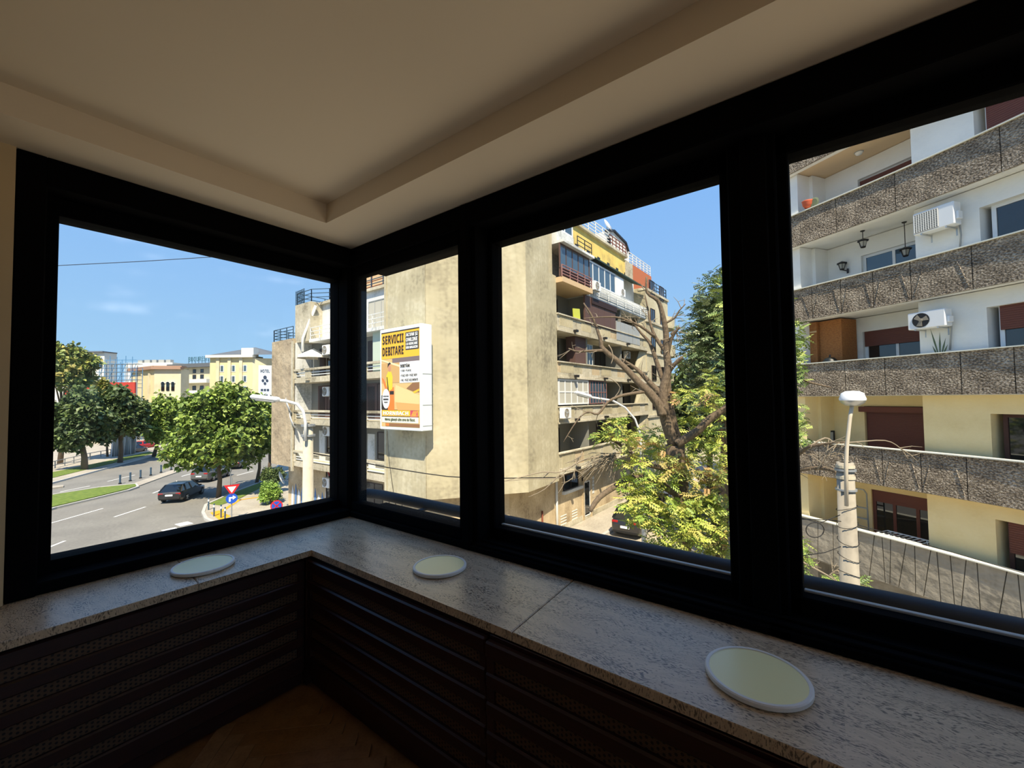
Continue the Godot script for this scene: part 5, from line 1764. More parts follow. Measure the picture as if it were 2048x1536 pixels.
func make_ground() -> void:
	var f := struct("floor_street")
	var st := mesh()
	bx(st, -150, 260, STREET - 1.0, STREET, -320, 90)
	obj("asphalt", st, mats["asphalt"], f)
	flat(f, "side_street", [Vector3(1.9, STREET, -13.5), Vector3(80, STREET, -13.5), Vector3(80, STREET, 2), Vector3(14, STREET, 40), Vector3(1.9, STREET, 40)], mats["side_asphalt"], 0.006)
	# lane lines of the avenue
	for l in [[229, 1034, 291, 1014], [90, 1098, 130, 1082], [306, 986.5, 343, 972], [363, 953, 388, 946], [474, 951, 507, 942]]:
		stripe(f, l[0], l[1], l[2], l[3], 0.16, mats["line_white"])
	stripe(f, 100, 1047, 206, 1017, 0.14, mats["line_white"])
	stripe(f, 215, 963, 270, 950, 0.14, mats["line_white"])
	stripe(f, 120, 984, 180, 972, 0.14, mats["line_white"])
	for l in [[362, 1046, 374, 1050], [336, 1058, 352, 1064]]:
		stripe(f, l[0], l[1], l[2], l[3], 0.75, mats["line_white"], 0.012, "crossing_bar")
	# pavement along the concrete block, both sides of its corner
	var walk := struct("floor_pavement", Vector3(12, STREET, -30))
	var edge := [on_street(424, 1046), on_street(412, 1040), on_street(406, 1028), on_street(412, 1012), on_street(470, 986), on_street(545, 957)]
	var far := on_street(560, 925)
	flat(walk, "paving", edge + [far, Vector3(34, STREET, -75), Vector3(34, STREET, -33), Vector3(15.3, STREET, -33), Vector3(15.3, STREET, -16), Vector3(12.6, STREET, -16.5), Vector3(12.2, STREET, -24)], mats["pavement"], 0.12, 0.2)
	kerb_line(walk, [Vector3(12.1, STREET, -24)] + edge + [far])
	flat(walk, "paving", [Vector3(12.6, STREET, -16.5), Vector3(15.3, STREET, -16.0), Vector3(17.6, STREET, -13.3), Vector3(60, STREET, -13.3), Vector3(60, STREET, -11.1), Vector3(17.0, STREET, -11.1), Vector3(13.8, STREET, -13.0)], mats["pavement"], 0.12, 0.2)
	kerb_line(walk, [Vector3(12.5, STREET, -16.5), Vector3(13.7, STREET, -12.9), Vector3(17.0, STREET, -11.0), Vector3(24, STREET, -11.0), Vector3(31, STREET, -11.0), Vector3(60, STREET, -11.0)])
	flat(walk, "yellow_paving", [on_street(420, 1029), on_street(438, 1024), on_street(462, 1036), on_street(440, 1045)], mats["line_yellow"], 0.13, 0.02)
	stripe(walk, 442, 1027, 480, 1002, 0.28, mats["line_yellow"], 0.135, "yellow_line")
	stripe(walk, 478, 1003, 520, 997, 0.28, mats["line_yellow"], 0.135, "yellow_line")
	# verge under the plane tree
	var v := struct("floor_verge", on_street(480, 980))
	flat(v, "lawn", [on_street(419, 1011), on_street(470, 988), on_street(545, 959), on_street(548, 964), on_street(480, 1000), on_street(440, 1014)], mats["lawn"], 0.16, 0.1)
	# near pavement, the curved house's side
	var np := struct("floor_footway", Vector3(14, STREET, 2))
	flat(np, "paving", [Vector3(11.4, STREET, -5.6), Vector3(60, STREET, -5.6), Vector3(60, STREET, 8), Vector3(6.2, STREET, 16), Vector3(7.4, STREET, -0.6), Vector3(9.0, STREET, -4.2)], mats["pavement"], 0.12, 0.2)
	kerb_line(np, [Vector3(60, STREET, -5.6), Vector3(30, STREET, -5.6), Vector3(11.4, STREET, -5.6), Vector3(9.0, STREET, -4.2), Vector3(7.4, STREET, -0.6), Vector3(6.2, STREET, 16)])
	# grass island and the strip of bollards down the middle of the avenue
	var isl := struct("floor_island", on_street(180, 985))
	flat(isl, "lawn", [on_street(60, 1032), on_street(110, 1016), on_street(190, 997), on_street(255, 981), on_street(273, 975), on_street(270, 971), on_street(200, 978), on_street(107, 993), on_street(60, 1002)], mats["lawn"], 0.17, 0.1)
	kerb_line(isl, [on_street(60, 1034), on_street(110, 1018), on_street(190, 999), on_street(255, 983), on_street(275, 976), on_street(271, 970), on_street(200, 976.5), on_street(107, 991)])
	flat(isl, "median", [on_street(273, 975), on_street(330, 954), on_street(400, 930), on_street(520, 893), on_street(515, 891), on_street(395, 925), on_street(325, 948), on_street(268, 968)], mats["pavement"], 0.10, 0.2)
	flat(isl, "traffic_island", [on_street(60, 985), on_street(127, 975), on_street(127, 972), on_street(60, 978)], mats["pavement"], 0.12, 0.2)
	for k in 12:
		var u: float = 240 + 20.5 * k if k < 6 else 355.0 + (k - 5) * 15.0
		var vv: float = 968 - k * 5.6 if k < 6 else 940.0 - (k - 5) * 4.6
		var p := on_street(u, vv)
		var which: String = ["first from the grass island", "second from the grass island", "third from the grass island", "fourth from the grass island", "fifth from the grass island", "sixth from the grass island", "seventh from the grass island", "eighth from the grass island", "ninth from the grass island", "tenth from the grass island", "eleventh from the grass island", "twelfth from the grass island"][k]
		var t := thing("bollard", "short dark bollard on the avenue's middle strip, " + which, "bollard", p, "bollards on the middle strip")
		st = mesh()
		lathe(st, p, [Vector2(0.08, 0.0), Vector2(0.08, 0.78), Vector2(0.09, 0.8), Vector2(0.09, 0.9), Vector2(0.0, 0.95)], 10)
		obj("post", st, mats["blue_metal"], t)
		st = mesh()
		lathe(st, p, [Vector2(0.13, 0.0), Vector2(0.13, 0.11), Vector2(0.08, 0.14)], 10)
		obj("foot", st, mats["black_metal"], t)
	# far side of the avenue
	var fs := struct("floor_far_side", on_street(220, 930))
	flat(fs, "paving", [on_street(40, 985), on_street(110, 966), on_street(220, 936), on_street(330, 906), on_street(420, 880), on_street(400, 850), on_street(100, 862), on_street(20, 900)], mats["pavement"], 0.12, 0.2)
	flat(fs, "lawn", [on_street(40, 972), on_street(110, 957), on_street(230, 927), on_street(310, 908), on_street(300, 905), on_street(215, 924), on_street(110, 946), on_street(40, 958)], mats["lawn"], 0.17, 0.1)
	kerb_line(fs, [on_street(40, 985), on_street(110, 966), on_street(220, 936), on_street(330, 906), on_street(420, 880)])
	org = Vector3.ZERO

# ================================================================ lamps, signs, cables
func make_street_furniture() -> void:
	var st: SurfaceTool
	# concrete pole before the curved house, with a lamp on a thin mast
	var p := px_d(1693, 1000, 7.0)
	var base := Vector3(p.x, STREET, p.z)
	var top := px_d(1688, 925, 7.0).y
	var t := thing("concrete_pole", "tapering concrete pole with cable loops standing before the curved house", "pole", base)
	st = smooth()
	lathe(st, base, [Vector2(0.175, 0), Vector2(0.118, top - STREET), Vector2(0.08, top - STREET)], 20)
	obj("shaft", st, mats["slab_grey"], t)
	st = mesh()
	for y in [0.04, 0.22]:
		lathe(st, Vector3(base.x, top - y - 0.05, base.z), [Vector2(0.132, 0), Vector2(0.132, 0.045), Vector2(0.11, 0.045)], 20)
	obj("collar", st, mats["concrete_grey"], t)
	for k in 5:
		st = smooth()
		var y := top - 0.75 - k * 0.27
		var pts := []
		for j in 15:
			var a := TAU * j / 14.0
			pts.append(Vector3(base.x + cos(a) * 0.145, y + 0.05 * sin(a * 1.0 + k), base.z + sin(a) * 0.145))
		tube(st, pts, 0.005, 5)
		obj("cable_loop", st, mats["cable"], t)
	var m := thing("street_lamp", "street lamp with a round white head on a thin mast strapped to the concrete pole", "street lamp", Vector3(base.x, top - 0.8, base.z))
	var head := px_d(1705, 797, 6.85)
	var foot := px_d(1693, 1012, 6.80)
	st = smooth()
	tube(st, [foot, px_d(1692, 930, 6.80), px_d(1694, 890, 6.82), px_d(1700, 835, 6.84), px_d(1704, 812, 6.85)], 0.028, 8)
	obj("mast", st, mat("mast_paint", Color(0.74, 0.70, 0.62), 0.6), m)
	st = mesh()
	for v in [945, 985]:
		var q := px_d(1692, v, 6.85)
		lathe(st, Vector3(base.x, q.y, base.z), [Vector2(0.15, 0), Vector2(0.15, 0.03), Vector2(0.12, 0.03)], 18)
	obj("strap", st, mats["galv"], m)
	st = smooth()
	lathe(st, head, [Vector2(0.0, 0.125), Vector2(0.09, 0.12), Vector2(0.15, 0.085), Vector2(0.165, 0.03), Vector2(0.178, 0.0), Vector2(0.175, -0.03)], 28)
	obj("hood", st, mats["white_plastic"], m)
	st = smooth()
	lathe(st, head, [Vector2(0.172, -0.03), Vector2(0.15, -0.075), Vector2(0.09, -0.115), Vector2(0.0, -0.125)], 28)
	obj("bowl", st, mats["steel"], m)
	# cables tied to the pole
	var c := thing("cable_coil", "coil of black cable hung on wires beside the concrete pole", "cable", px_d(1630, 1060, 7.0))
	st = smooth()
	var ring := []
	for j in 20:
		ring.append(px_d(1630 + 18 * cos(TAU * j / 19.0), 1060 + 15 * sin(TAU * j / 19.0), 7.0 + 0.03 * sin(j)))
	tube(st, ring, 0.008, 5)
	obj("coil", st, mats["cable"], c)
	st = smooth()
	tube(st, [px_d(1600, 1035, 7.2), px_d(1640, 1046, 7.05), px_d(1680, 1030, 6.95)], 0.007, 5)
	tube(st, [px_d(1600, 1112, 7.2), px_d(1650, 1105, 7.05), px_d(1690, 1090, 6.95)], 0.007, 5)
	tube(st, [px_d(1600, 1038, 7.2), px_d(1660, 1040, 7.05), px_d(1700, 1045, 6.9), px_d(1780, 1068, 7.8), px_d(2060, 1150, 9.4)], 0.008, 5)
	obj("wire", st, mats["cable"], c)
	# lamp on a bent arm behind the dead branches
	var lp := px_d(1283, 880, 18.0)
	arm_lamp("grey street lamp on a bent arm reaching out behind the bare branches", Vector3(lp.x, STREET, lp.z), [px_d(1283, 960, 18.0), px_d(1281, 868, 18.0), px_d(1270, 838, 18.0), px_d(1250, 815, 17.9), px_d(1225, 801, 17.8), px_d(1180, 794, 17.6)], px_d(1166, 790, 17.5), 0.042, false)
	# lamp on a bent arm strapped to a concrete pole by the avenue
	var lq := px_d(616, 950, 12.6)
	arm_lamp("street lamp on a curved arm strapped to the concrete pole before the avenue balconies", Vector3(lq.x, STREET, lq.z), [px_d(610, 882, 12.4), px_d(611, 845, 12.4), px_d(606, 822, 12.4), px_d(594, 808, 12.4), px_d(572, 802, 12.3), px_d(545, 799, 12.2)], px_d(531, 797.5, 12.15), 0.045, true)
	var tp := px_d(617, 850, 12.6)
	var cp := thing("concrete_pole", "concrete pole carrying the curved lamp arm before the avenue balconies", "pole", Vector3(lq.x, STREET, lq.z))
	st = smooth()
	lathe(st, Vector3(lq.x, STREET, lq.z), [Vector2(0.20, 0), Vector2(0.135, tp.y - STREET), Vector2(0.0, tp.y - STREET + 0.02)], 18)
	obj("shaft", st, mats["concrete_grey"], cp)
	for v in [853, 873]:
		st = mesh()
		var q := px_d(617, v, 12.6)
		lathe(st, Vector3(lq.x, q.y, lq.z), [Vector2(0.2, 0), Vector2(0.2, 0.06), Vector2(0.13, 0.06)], 18)
		obj("strap", st, mats["galv"], cp)
	# wires
	var w := thing("overhead_cable", "thin cable crossing the clear sky in front of the avenue", "cable", px_d(120, 531, 20))
	st = smooth()
	tube(st, [px_d(60, 535, 20), px_d(120, 531, 20), px_d(280, 523, 20.0), px_d(440, 513, 20.2), px_d(620, 501, 20.4), px_x(790, 487, 13.22)], 0.016, 5)
	obj("strand", st, mats["cable"], w)
	w = thing("sagging_cable", "dark cable sagging across the foot of the blank tower", "cable", px_d(775, 938, 17.5))
	st = smooth()
	tube(st, [px_d(618, 905, 12.6), px_d(712, 922, 15.0), px_d(775, 935, 16.5), px_d(850, 947, 17.0), px_d(895, 953, 17.2), px_d(960, 957, 17.6), px_d(1120, 955, 20.0)], 0.022, 5)
	tube(st, [px_d(775, 862, 18.3), px_d(778, 920, 18.3), px_d(787, 985, 18.3)], 0.012, 5)
	obj("strand", st, mats["cable"], w)
	# road signs
	var sp := on_street(463, 1046)
	var face := Vector3(0.94, 0, 0.34).normalized()   # along the boards
	var s := thing("road_sign", "red and white give-way triangle over a blue arrow disc on a grey post", "road sign", sp)
	st = mesh()
	lathe(st, sp, [Vector2(0.04, 0), Vector2(0.04, 3.05), Vector2(0, 3.05)], 8)
	obj("post", st, mats["galv"], s)
	var n := face.cross(Vector3.UP)
	var yv := px_d(463, 976, 29.0).y
	st = mesh()
	plate(st, [Vector2(-0.45, 0.30), Vector2(0.0, -0.46), Vector2(0.45, 0.30)], Vector3(sp.x, yv, sp.z) + n * 0.05, face, Vector3.UP, 0.03)
	var tri_ := obj("triangle", st, mats["sign_red"], s)
	st = mesh()
	plate(st, [Vector2(-0.25, 0.18), Vector2(0.0, -0.23), Vector2(0.25, 0.18)], Vector3(sp.x, yv, sp.z) + n * 0.085, face, Vector3.UP, 0.01)
	obj("white_field", st, mats["print_white"], tri_)
	var yb := px_d(463, 994, 29.0).y
	st = mesh()
	plate(st, disc_poly(0.34), Vector3(sp.x, yb, sp.z) + n * 0.05, face, Vector3.UP, 0.03)
	var disc := obj("disc", st, mats["sign_blue"], s)
	st = mesh()
	plate(st, [Vector2(-0.16, -0.2), Vector2(-0.06, -0.2), Vector2(-0.06, 0.0), Vector2(0.06, 0.0), Vector2(0.06, -0.09), Vector2(0.25, 0.06), Vector2(0.06, 0.2), Vector2(0.06, 0.1), Vector2(-0.16, 0.1)], Vector3(sp.x, yb, sp.z) + n * 0.085, face, Vector3.UP, 0.01)
	obj("arrow", st, mats["print_white"], disc)
	var np_ := px_d(553, 1011, 24.0)
	s = thing("no_stopping_sign", "round blue no-stopping sign with red rim and cross beside the shrub", "road sign", Vector3(np_.x, STREET, np_.z))
	st = mesh()
	lathe(st, Vector3(np_.x, STREET, np_.z), [Vector2(0.035, 0), Vector2(0.035, np_.y - STREET + 0.25), Vector2(0, np_.y - STREET + 0.25)], 8)
	obj("post", st, mats["galv"], s)
	st = mesh()
	plate(st, disc_poly(0.31, 28), np_ + n * 0.05, face, Vector3.UP, 0.03)
	var rim := obj("rim", st, mats["sign_red"], s)
	st = mesh()
	plate(st, disc_poly(0.25, 28), np_ + n * 0.082, face, Vector3.UP, 0.01)
	obj("blue_field", st, mats["sign_blue"], rim)
	for a in [PI / 4, -PI / 4]:
		st = mesh()
		ob(st, np_ + n * 0.10, Vector3(0.05, 0.52, 0.012), Basis(face, Vector3.UP, n) * Basis(Vector3.BACK, a))
		obj("cross_bar", st, mats["sign_red"], rim)
	sp = on_street(461, 970)
	s = thing("back_of_sign", "dark blue sign seen from behind on a post beyond the plane tree", "road sign", sp)
	st = mesh()
	lathe(st, sp, [Vector2(0.045, 0), Vector2(0.045, 2.8), Vector2(0, 2.8)], 8)
	obj("post", st, mats["galv"], s)
	st = mesh()
	ob(st, sp + Vector3(0, 2.4, 0.06), Vector3(0.7, 0.8, 0.03))
	obj("board", st, mats["sign_blue"], s)
	# short posts by the yellow paving
	for q in [[417, 1023, "at the rounded kerb end"], [428, 1036, "where yellow paving meets the kerb"], [442, 1039, "in the middle of the yellow paving"], [450, 1044, "beside the give-way sign post"]]:
		var g := on_street(q[0], q[1])
		s = thing("kerb_post", "thin dark post with a white band, " + q[2], "bollard", g, "thin posts at the pavement corner")
		st = mesh()
		lathe(st, g, [Vector2(0.05, 0), Vector2(0.05, 1.0), Vector2(0.0, 1.03)], 8)
		obj("post", st, mats["blue_metal"], s)
		st = mesh()
		lathe(st, g, [Vector2(0.052, 0.75), Vector2(0.055, 0.76), Vector2(0.055, 0.9), Vector2(0.052, 0.91)], 8)
		obj("band", st, mats["white_metal"], s)
	org = Vector3.ZERO

func arm_lamp(label: String, base: Vector3, arm: Array, head: Vector3, r: float, on_concrete: bool) -> void:
	var t := thing("arm_lamp", label, "street lamp", base if not on_concrete else arm[0])
	var st := smooth()
	tube(st, arm, r, 8)
	obj("arm", st, mats["white_metal"], t)
	if not on_concrete:
		st = smooth()
		lathe(st, base, [Vector2(0.11, 0), Vector2(0.075, arm[0].y - base.y)], 12)
		obj("mast", st, mats["galv"], t)
	var d: Vector3 = (head - arm[arm.size() - 1]).normalized()
	var b := Basis.looking_at(d, Vector3.UP)
	st = mesh()
	cbox(st, head + Vector3(0, 0.02, 0), Vector3(0.28, 0.14, 0.75), b, 0.05)
	obj("housing", st, mats["white_plastic"], t)
	st = mesh()
	cbox(st, head - Vector3(0, 0.06, 0), Vector3(0.22, 0.05, 0.5), b, 0.02)
	obj("lens", st, mats["grey_plastic"], t)

# ================================================================ cars
# forward = +x, origin on the road under the middle
func car(label: String, at: Vector3, heading: Vector3, paint: Material, kind: String, group := "") -> Node3D:
	var t := thing("car", label, "car", at, group)
	org = Vector3.ZERO
	t.rotation.y = atan2(-heading.z, heading.x)
	var tall: float = {"hatch": 1.47, "suv": 1.72, "sedan": 1.43, "van": 1.9}[kind]
	var L: float = {"hatch": 4.25, "suv": 4.6, "sedan": 4.6, "van": 4.8}[kind]
	var W := 0.90
	var belt := tall * 0.63
	# stations along the body: x, sill height, shoulder height, half width
	var body := [[-0.5, 0.42, 0.78, 0.74], [-0.485, 0.30, belt * 0.98, 0.82], [-0.42, 0.24, belt + 0.02, 0.88], [-0.2, 0.22, belt, W], [0.12, 0.22, belt - 0.02, W], [0.24, 0.22, belt - 0.05, 0.89], [0.40, 0.24, belt - 0.16, 0.85], [0.475, 0.28, belt - 0.28, 0.78], [0.5, 0.38, belt - 0.40, 0.66]]
	var st := mesh()
	var ring := func(s: Array) -> Array:
		var x: float = s[0] * L
		var w: float = s[3]
		return [Vector3(x, s[1], -w * 0.9), Vector3(x, s[1] + 0.16, -w), Vector3(x, s[2] - 0.12, -w), Vector3(x, s[2], -w * 0.9), Vector3(x, s[2] + 0.02, 0), Vector3(x, s[2], w * 0.9), Vector3(x, s[2] - 0.12, w), Vector3(x, s[1] + 0.16, w), Vector3(x, s[1], w * 0.9)]
	for i in body.size() - 1:
		var a: Array = ring.call(body[i])
		var b: Array = ring.call(body[i + 1])
		for k in 9:
			var j := (k + 1) % 9
			quad(st, a[k], b[k], b[j], a[j])
	for e in [body[0], body[body.size() - 1]]:
		var a: Array = ring.call(e)
		for k in range(1, 8):
			tri(st, a[0], a[k], a[k + 1])
	obj("body", st, paint, t)
	# glasshouse
	var rear: float = -0.44 if kind != "sedan" else -0.33
	var lean: float = 0.11 if kind == "hatch" else 0.06
	var g := [[rear - 0.03, belt, 0.80, rear + lean, 0.60], [0.235, belt - 0.03, 0.82, 0.06, 0.62]]
	var low := []
	var up := []
	low = [Vector3(g[0][0] * L, belt, -0.8), Vector3(g[1][0] * L, belt - 0.04, -0.8), Vector3(g[1][0] * L, belt - 0.04, 0.8), Vector3(g[0][0] * L, belt, 0.8)]
	up = [Vector3(g[0][3] * L, tall - 0.06, -0.62), Vector3(g[1][3] * L, tall - 0.05, -0.62), Vector3(g[1][3] * L, tall - 0.05, 0.62), Vector3(g[0][3] * L, tall - 0.06, 0.62)]
	st = mesh()
	hexa(st, low, up)
	obj("glazing", st, mats["dark_glass"], t)
	# roof and pillars in the body colour
	st = mesh()
	for i in 4:
		var a := lerpf(g[0][3], g[1][3], i / 4.0) * L
		var b := lerpf(g[0][3], g[1][3], (i + 1) / 4.0) * L
		var ya := tall - 0.05 + 0.05 * sin(PI * (i / 4.0 * 0.8 + 0.1))
		var yb := tall - 0.05 + 0.05 * sin(PI * ((i + 1) / 4.0 * 0.8 + 0.1))
		hexa(st, [Vector3(a, tall - 0.07, -0.63), Vector3(b, tall - 0.07, -0.63), Vector3(b, tall - 0.07, 0.63), Vector3(a, tall - 0.07, 0.63)], [Vector3(a, ya, -0.55), Vector3(b, yb, -0.55), Vector3(b, yb, 0.55), Vector3(a, ya, 0.55)])
	for k in 4:
		bar(st, low[k], up[k], 0.07)
	for z in [-1.0, 1.0]:
		bar(st, Vector3(-0.08 * L, belt, z * 0.81), Vector3(-0.10 * L, tall - 0.06, z * 0.63), 0.07)
		bar(st, Vector3(-0.30 * L, belt, z * 0.81), Vector3(-0.29 * L, tall - 0.06, z * 0.63), 0.08)
	obj("roof", st, paint, t)
	for x in [-0.29, 0.31]:
		for z in [-1.0, 1.0]:
			st = mesh()
			lathe(st, Vector3(x * L, 0.32, z * 0.80), [Vector2(0, -0.11), Vector2(0.29, -0.11), Vector2(0.32, -0.07), Vector2(0.32, 0.07), Vector2(0.29, 0.11), Vector2(0.2, 0.11), Vector2(0.19, 0.09), Vector2(0, 0.09)], 20, Basis(Vector3.RIGHT, PI / 2 * z))
			var w := obj("wheel", st, mat("tyre", Color(0.06, 0.06, 0.06), 0.8), t)
			st = mesh()
			for k in 5:
				var a := TAU * k / 5
				bar(st, Vector3(x * L, 0.32, z * 0.905), Vector3(x * L + cos(a) * 0.19, 0.32 + sin(a) * 0.19, z * 0.905), 0.05)
			obj("spokes", st, mats["steel"], w)
	for z in [-1.0, 1.0]:
		st = mesh()
		cbox(st, Vector3(-0.488 * L, belt - 0.14, z * 0.62), Vector3(0.09, 0.13, 0.36), Basis(), 0.02)
		obj("tail_lamp", st, mat("tail_red", Color(0.62, 0.06, 0.06), 0.3), t)
		st = mesh()
		cbox(st, Vector3(0.468 * L, belt - 0.30, z * 0.60), Vector3(0.16, 0.12, 0.30), Basis(), 0.03)
		obj("head_lamp", st, mats["white_plastic"], t)
		st = mesh()
		cbox(st, Vector3(0.16 * L, belt + 0.04, z * 1.0), Vector3(0.12, 0.13, 0.2), Basis(), 0.03)
		obj("mirror", st, paint, t)
	st = mesh()
	bx(st, -0.512 * L, -0.498 * L, 0.62, 0.74, -0.26, 0.26)
	obj("number_plate", st, mats["print_white"], t)
	st = mesh()
	cbox(st, Vector3(-0.485 * L, 0.40, 0), Vector3(0.16, 0.18, 1.5), Basis(), 0.04)
	obj("bumper", st, mats["tyre"], t)
	return t

func make_cars() -> void:
	var black := mat("car_black", Color(0.07, 0.065, 0.075), 0.18)
	black.clearcoat_enabled = true
	var grey := mat("car_grey", Color(0.35, 0.36, 0.36), 0.25)
	var white := mat("car_white", Color(0.85, 0.86, 0.87), 0.3)
	var red := mat("car_red", Color(0.76, 0.10, 0.09), 0.3)
	var dir := (on_street(410, 975) - on_street(345, 1002)).normalized()
	var a := on_street(366, 996)
	car("black hatchback driving along the avenue past the plane tree", a, dir, black, "hatch")
	dir = (on_street(470, 947) - on_street(410, 966)).normalized()
	var b := on_street(425, 958)
	var g := car("grey estate car with a white sign on its flank, half hidden by the plane tree", b, dir, grey, "suv")
	var st := mesh()
	bx(st, -0.6, 0.5, 0.62, 1.0, 0.905, 0.915)
	obj("side_sign", st, mats["print_white"], g)
	car("black car further along the avenue behind the plane tree trunk", on_street(474, 934), (on_street(490, 925) - on_street(460, 940)).normalized(), black, "sedan")
	car("bright red car parked across the avenue beside the plastic sheeting", on_street(288, 897), Vector3(0.7, 0, -0.7), red, "sedan")
	car("white car parked across the avenue behind the red car", on_street(330, 889), Vector3(0.75, 0, -0.6), white, "sedan")
	car("dark car parked between the plastic sheeting and the red car", on_street(266, 906), Vector3(0.7, 0, -0.7), black, "sedan")
	car("black SUV parked at the kerb of the side street, rear lamps showing", Vector3(25.8, STREET, -9.85), Vector3(1, 0, -0.03), black, "suv")
	car("white car parked ahead of the black SUV in the side street", Vector3(31.6, STREET, -9.9), Vector3(1, 0, 0), white, "hatch")
	car("grey car parked across the side street under the trees", Vector3(30.0, STREET, -6.8), Vector3(-1, 0, 0), grey, "hatch")
	org = Vector3.ZERO

# ================================================================ trees
func leaf_mesh(kind: String) -> ArrayMesh:
	var st := mesh()
	org = Vector3.ZERO
	var r := RandomNumberGenerator.new()
	r.seed = hash(kind)
	match kind:
		"clump":       # a tuft of broad leaves, one unit across
			for k in 7:
				var d := Vector3(r.randf_range(-1, 1), r.randf_range(-0.5, 0.8), r.randf_range(-1, 1)).normalized()
				var s := d.cross(Vector3(r.randf(), 1, r.randf())).normalized() * 0.20
				var q := d * 0.08
				var drop := Vector3(0, -0.10, 0)
				tri(st, q, q + d * 0.26 + s, q + d * 0.56 + drop)
				tri(st, q, q + d * 0.56 + drop, q + d * 0.26 - s + Vector3(0, 0.05, 0))
		"spray":       # one compound leaf: leaflets in pairs on a drooping stalk
			for k in 4:
				var x := 0.15 + k * 0.22
				for z in [-1.0, 1.0]:
					var q := Vector3(x, -0.10 * x * x, 0)
					var tip := q + Vector3(0.14, -0.12, z * 0.36)
					tri(st, q, q + Vector3(0.02, 0.0, z * 0.18) + Vector3(-0.09, 0, 0), tip)
					tri(st, q, tip, q + Vector3(0.16, -0.03, z * 0.15))
			var e := Vector3(0.92, -0.1, 0)
			tri(st, e, e + Vector3(0.15, -0.05, 0.1), e + Vector3(0.38, -0.14, 0))
			tri(st, e, e + Vector3(0.38, -0.14, 0), e + Vector3(0.15, -0.05, -0.1))
	st.generate_normals()
	return st.commit()

func leaf_mat(key: String) -> StandardMaterial3D:
	if not mats.has(key):
		var m := mat(key, Color.WHITE, 0.55)
		m.vertex_color_use_as_albedo = true
		m.backlight = Color(0.35, 0.40, 0.12)
	return mats[key]
var leaf_shapes := {}
func foliage(parent: Node, kind: String, places: Array, colours: Array, called := "foliage") -> void:
	if not leaf_shapes.has(kind):
		leaf_shapes[kind] = leaf_mesh(kind)
	var mm := MultiMesh.new()
	mm.transform_format = MultiMesh.TRANSFORM_3D
	mm.use_colors = true
	mm.mesh = leaf_shapes[kind]
	mm.instance_count = places.size()
	for i in places.size():
		mm.set_instance_transform(i, places[i])
		var c: Color = colours[rng.randi() % colours.size()]
		var k := rng.randf_range(0.85, 1.15)
		mm.set_instance_color(i, Color(c.r * k, c.g * k, c.b * k))
	var o := MultiMeshInstance3D.new()
	o.multimesh = mm
	o.material_override = leaf_mat("leaf")
	o.name = called
	parent.add_child(o, true)
	o.set_meta("kind", "stuff")
func turned(at: Vector3, size: float, level := 0.6) -> Transform3D:
	var b := Basis.from_euler(Vector3(rng.randf_range(-level, level), rng.randf() * TAU, rng.randf_range(-level, level)))
	return Transform3D(b.scaled_local(Vector3.ONE * size * rng.randf_range(0.75, 1.25)), at - org)

# a broad-leaved tree: tapering trunk, limbs, tufts gathered into clumps
func broad_tree(label: String, base: Vector3, centre: Vector3, radii: Vector3, n: int, leaf: float, colours: Array, trunk := 0.2, called := "street_tree", group := "", kind := "clump") -> void:
	var t := thing(called, label, "tree", base, group)
	var st := smooth()
	var fork := base.lerp(centre, 0.55)
	tube(st, [base, base.lerp(fork, 0.5) + Vector3(0.1, 0, 0.05), fork], [trunk * 1.25, trunk, trunk * 0.8], 9)
	obj("trunk", st, mats["bark"], t)
	var clumps := []
	for k in 46:
		var d := Vector3(rng.randfn(), rng.randfn(), rng.randfn()).normalized()
		if d.y < -0.75:
			d.y = -d.y
		var f := pow(rng.randf_range(0.25, 1.0), 0.6)
		clumps.append([centre + d * f * radii * 0.82, rng.randf_range(0.20, 0.34)])
	for k in 7:
		st = smooth()
		var e: Vector3 = clumps[k * 5][0]
		tube(st, [fork - Vector3(0, 0.3, 0), fork.lerp(e, 0.5) + Vector3(0, 0.25, 0), e], [trunk * 0.6, trunk * 0.35, trunk * 0.12], 6)
		obj("limb", st, mats["bark"], t)
	var places := []
	for i in n:
		var c: Array = clumps[rng.randi() % clumps.size()]
		var d := Vector3(rng.randfn(), rng.randfn() * 0.75, rng.randfn()).normalized() * pow(rng.randf(), 0.4)
		places.append(turned(c[0] + d * radii * c[1] * 1.25, leaf))
	foliage(t, kind, places, colours)

func px_tree(label: String, u: float, v: float, crown: Rect2, n: int, leaf: float, colours: Array, trunk := 0.2, group := "", called := "street_tree") -> void:
	var base := on_street(u, v)
	var depth := -(look.transposed() * base).z
	var c := px_d(crown.get_center().x, crown.get_center().y, depth)
	var rx := crown.size.x / 2 / FOCAL * depth
	# the crown's reach across the line of sight, seen at an angle at the frame's side
	var slant: float = 1.0 / sqrt(1.0 + pow((crown.get_center().x - 1024.0) / FOCAL, 2))
	broad_tree(label, base, c, Vector3(rx * slant, crown.size.y / 2 / FOCAL * depth, rx * slant), n, leaf, colours, trunk, called, group)

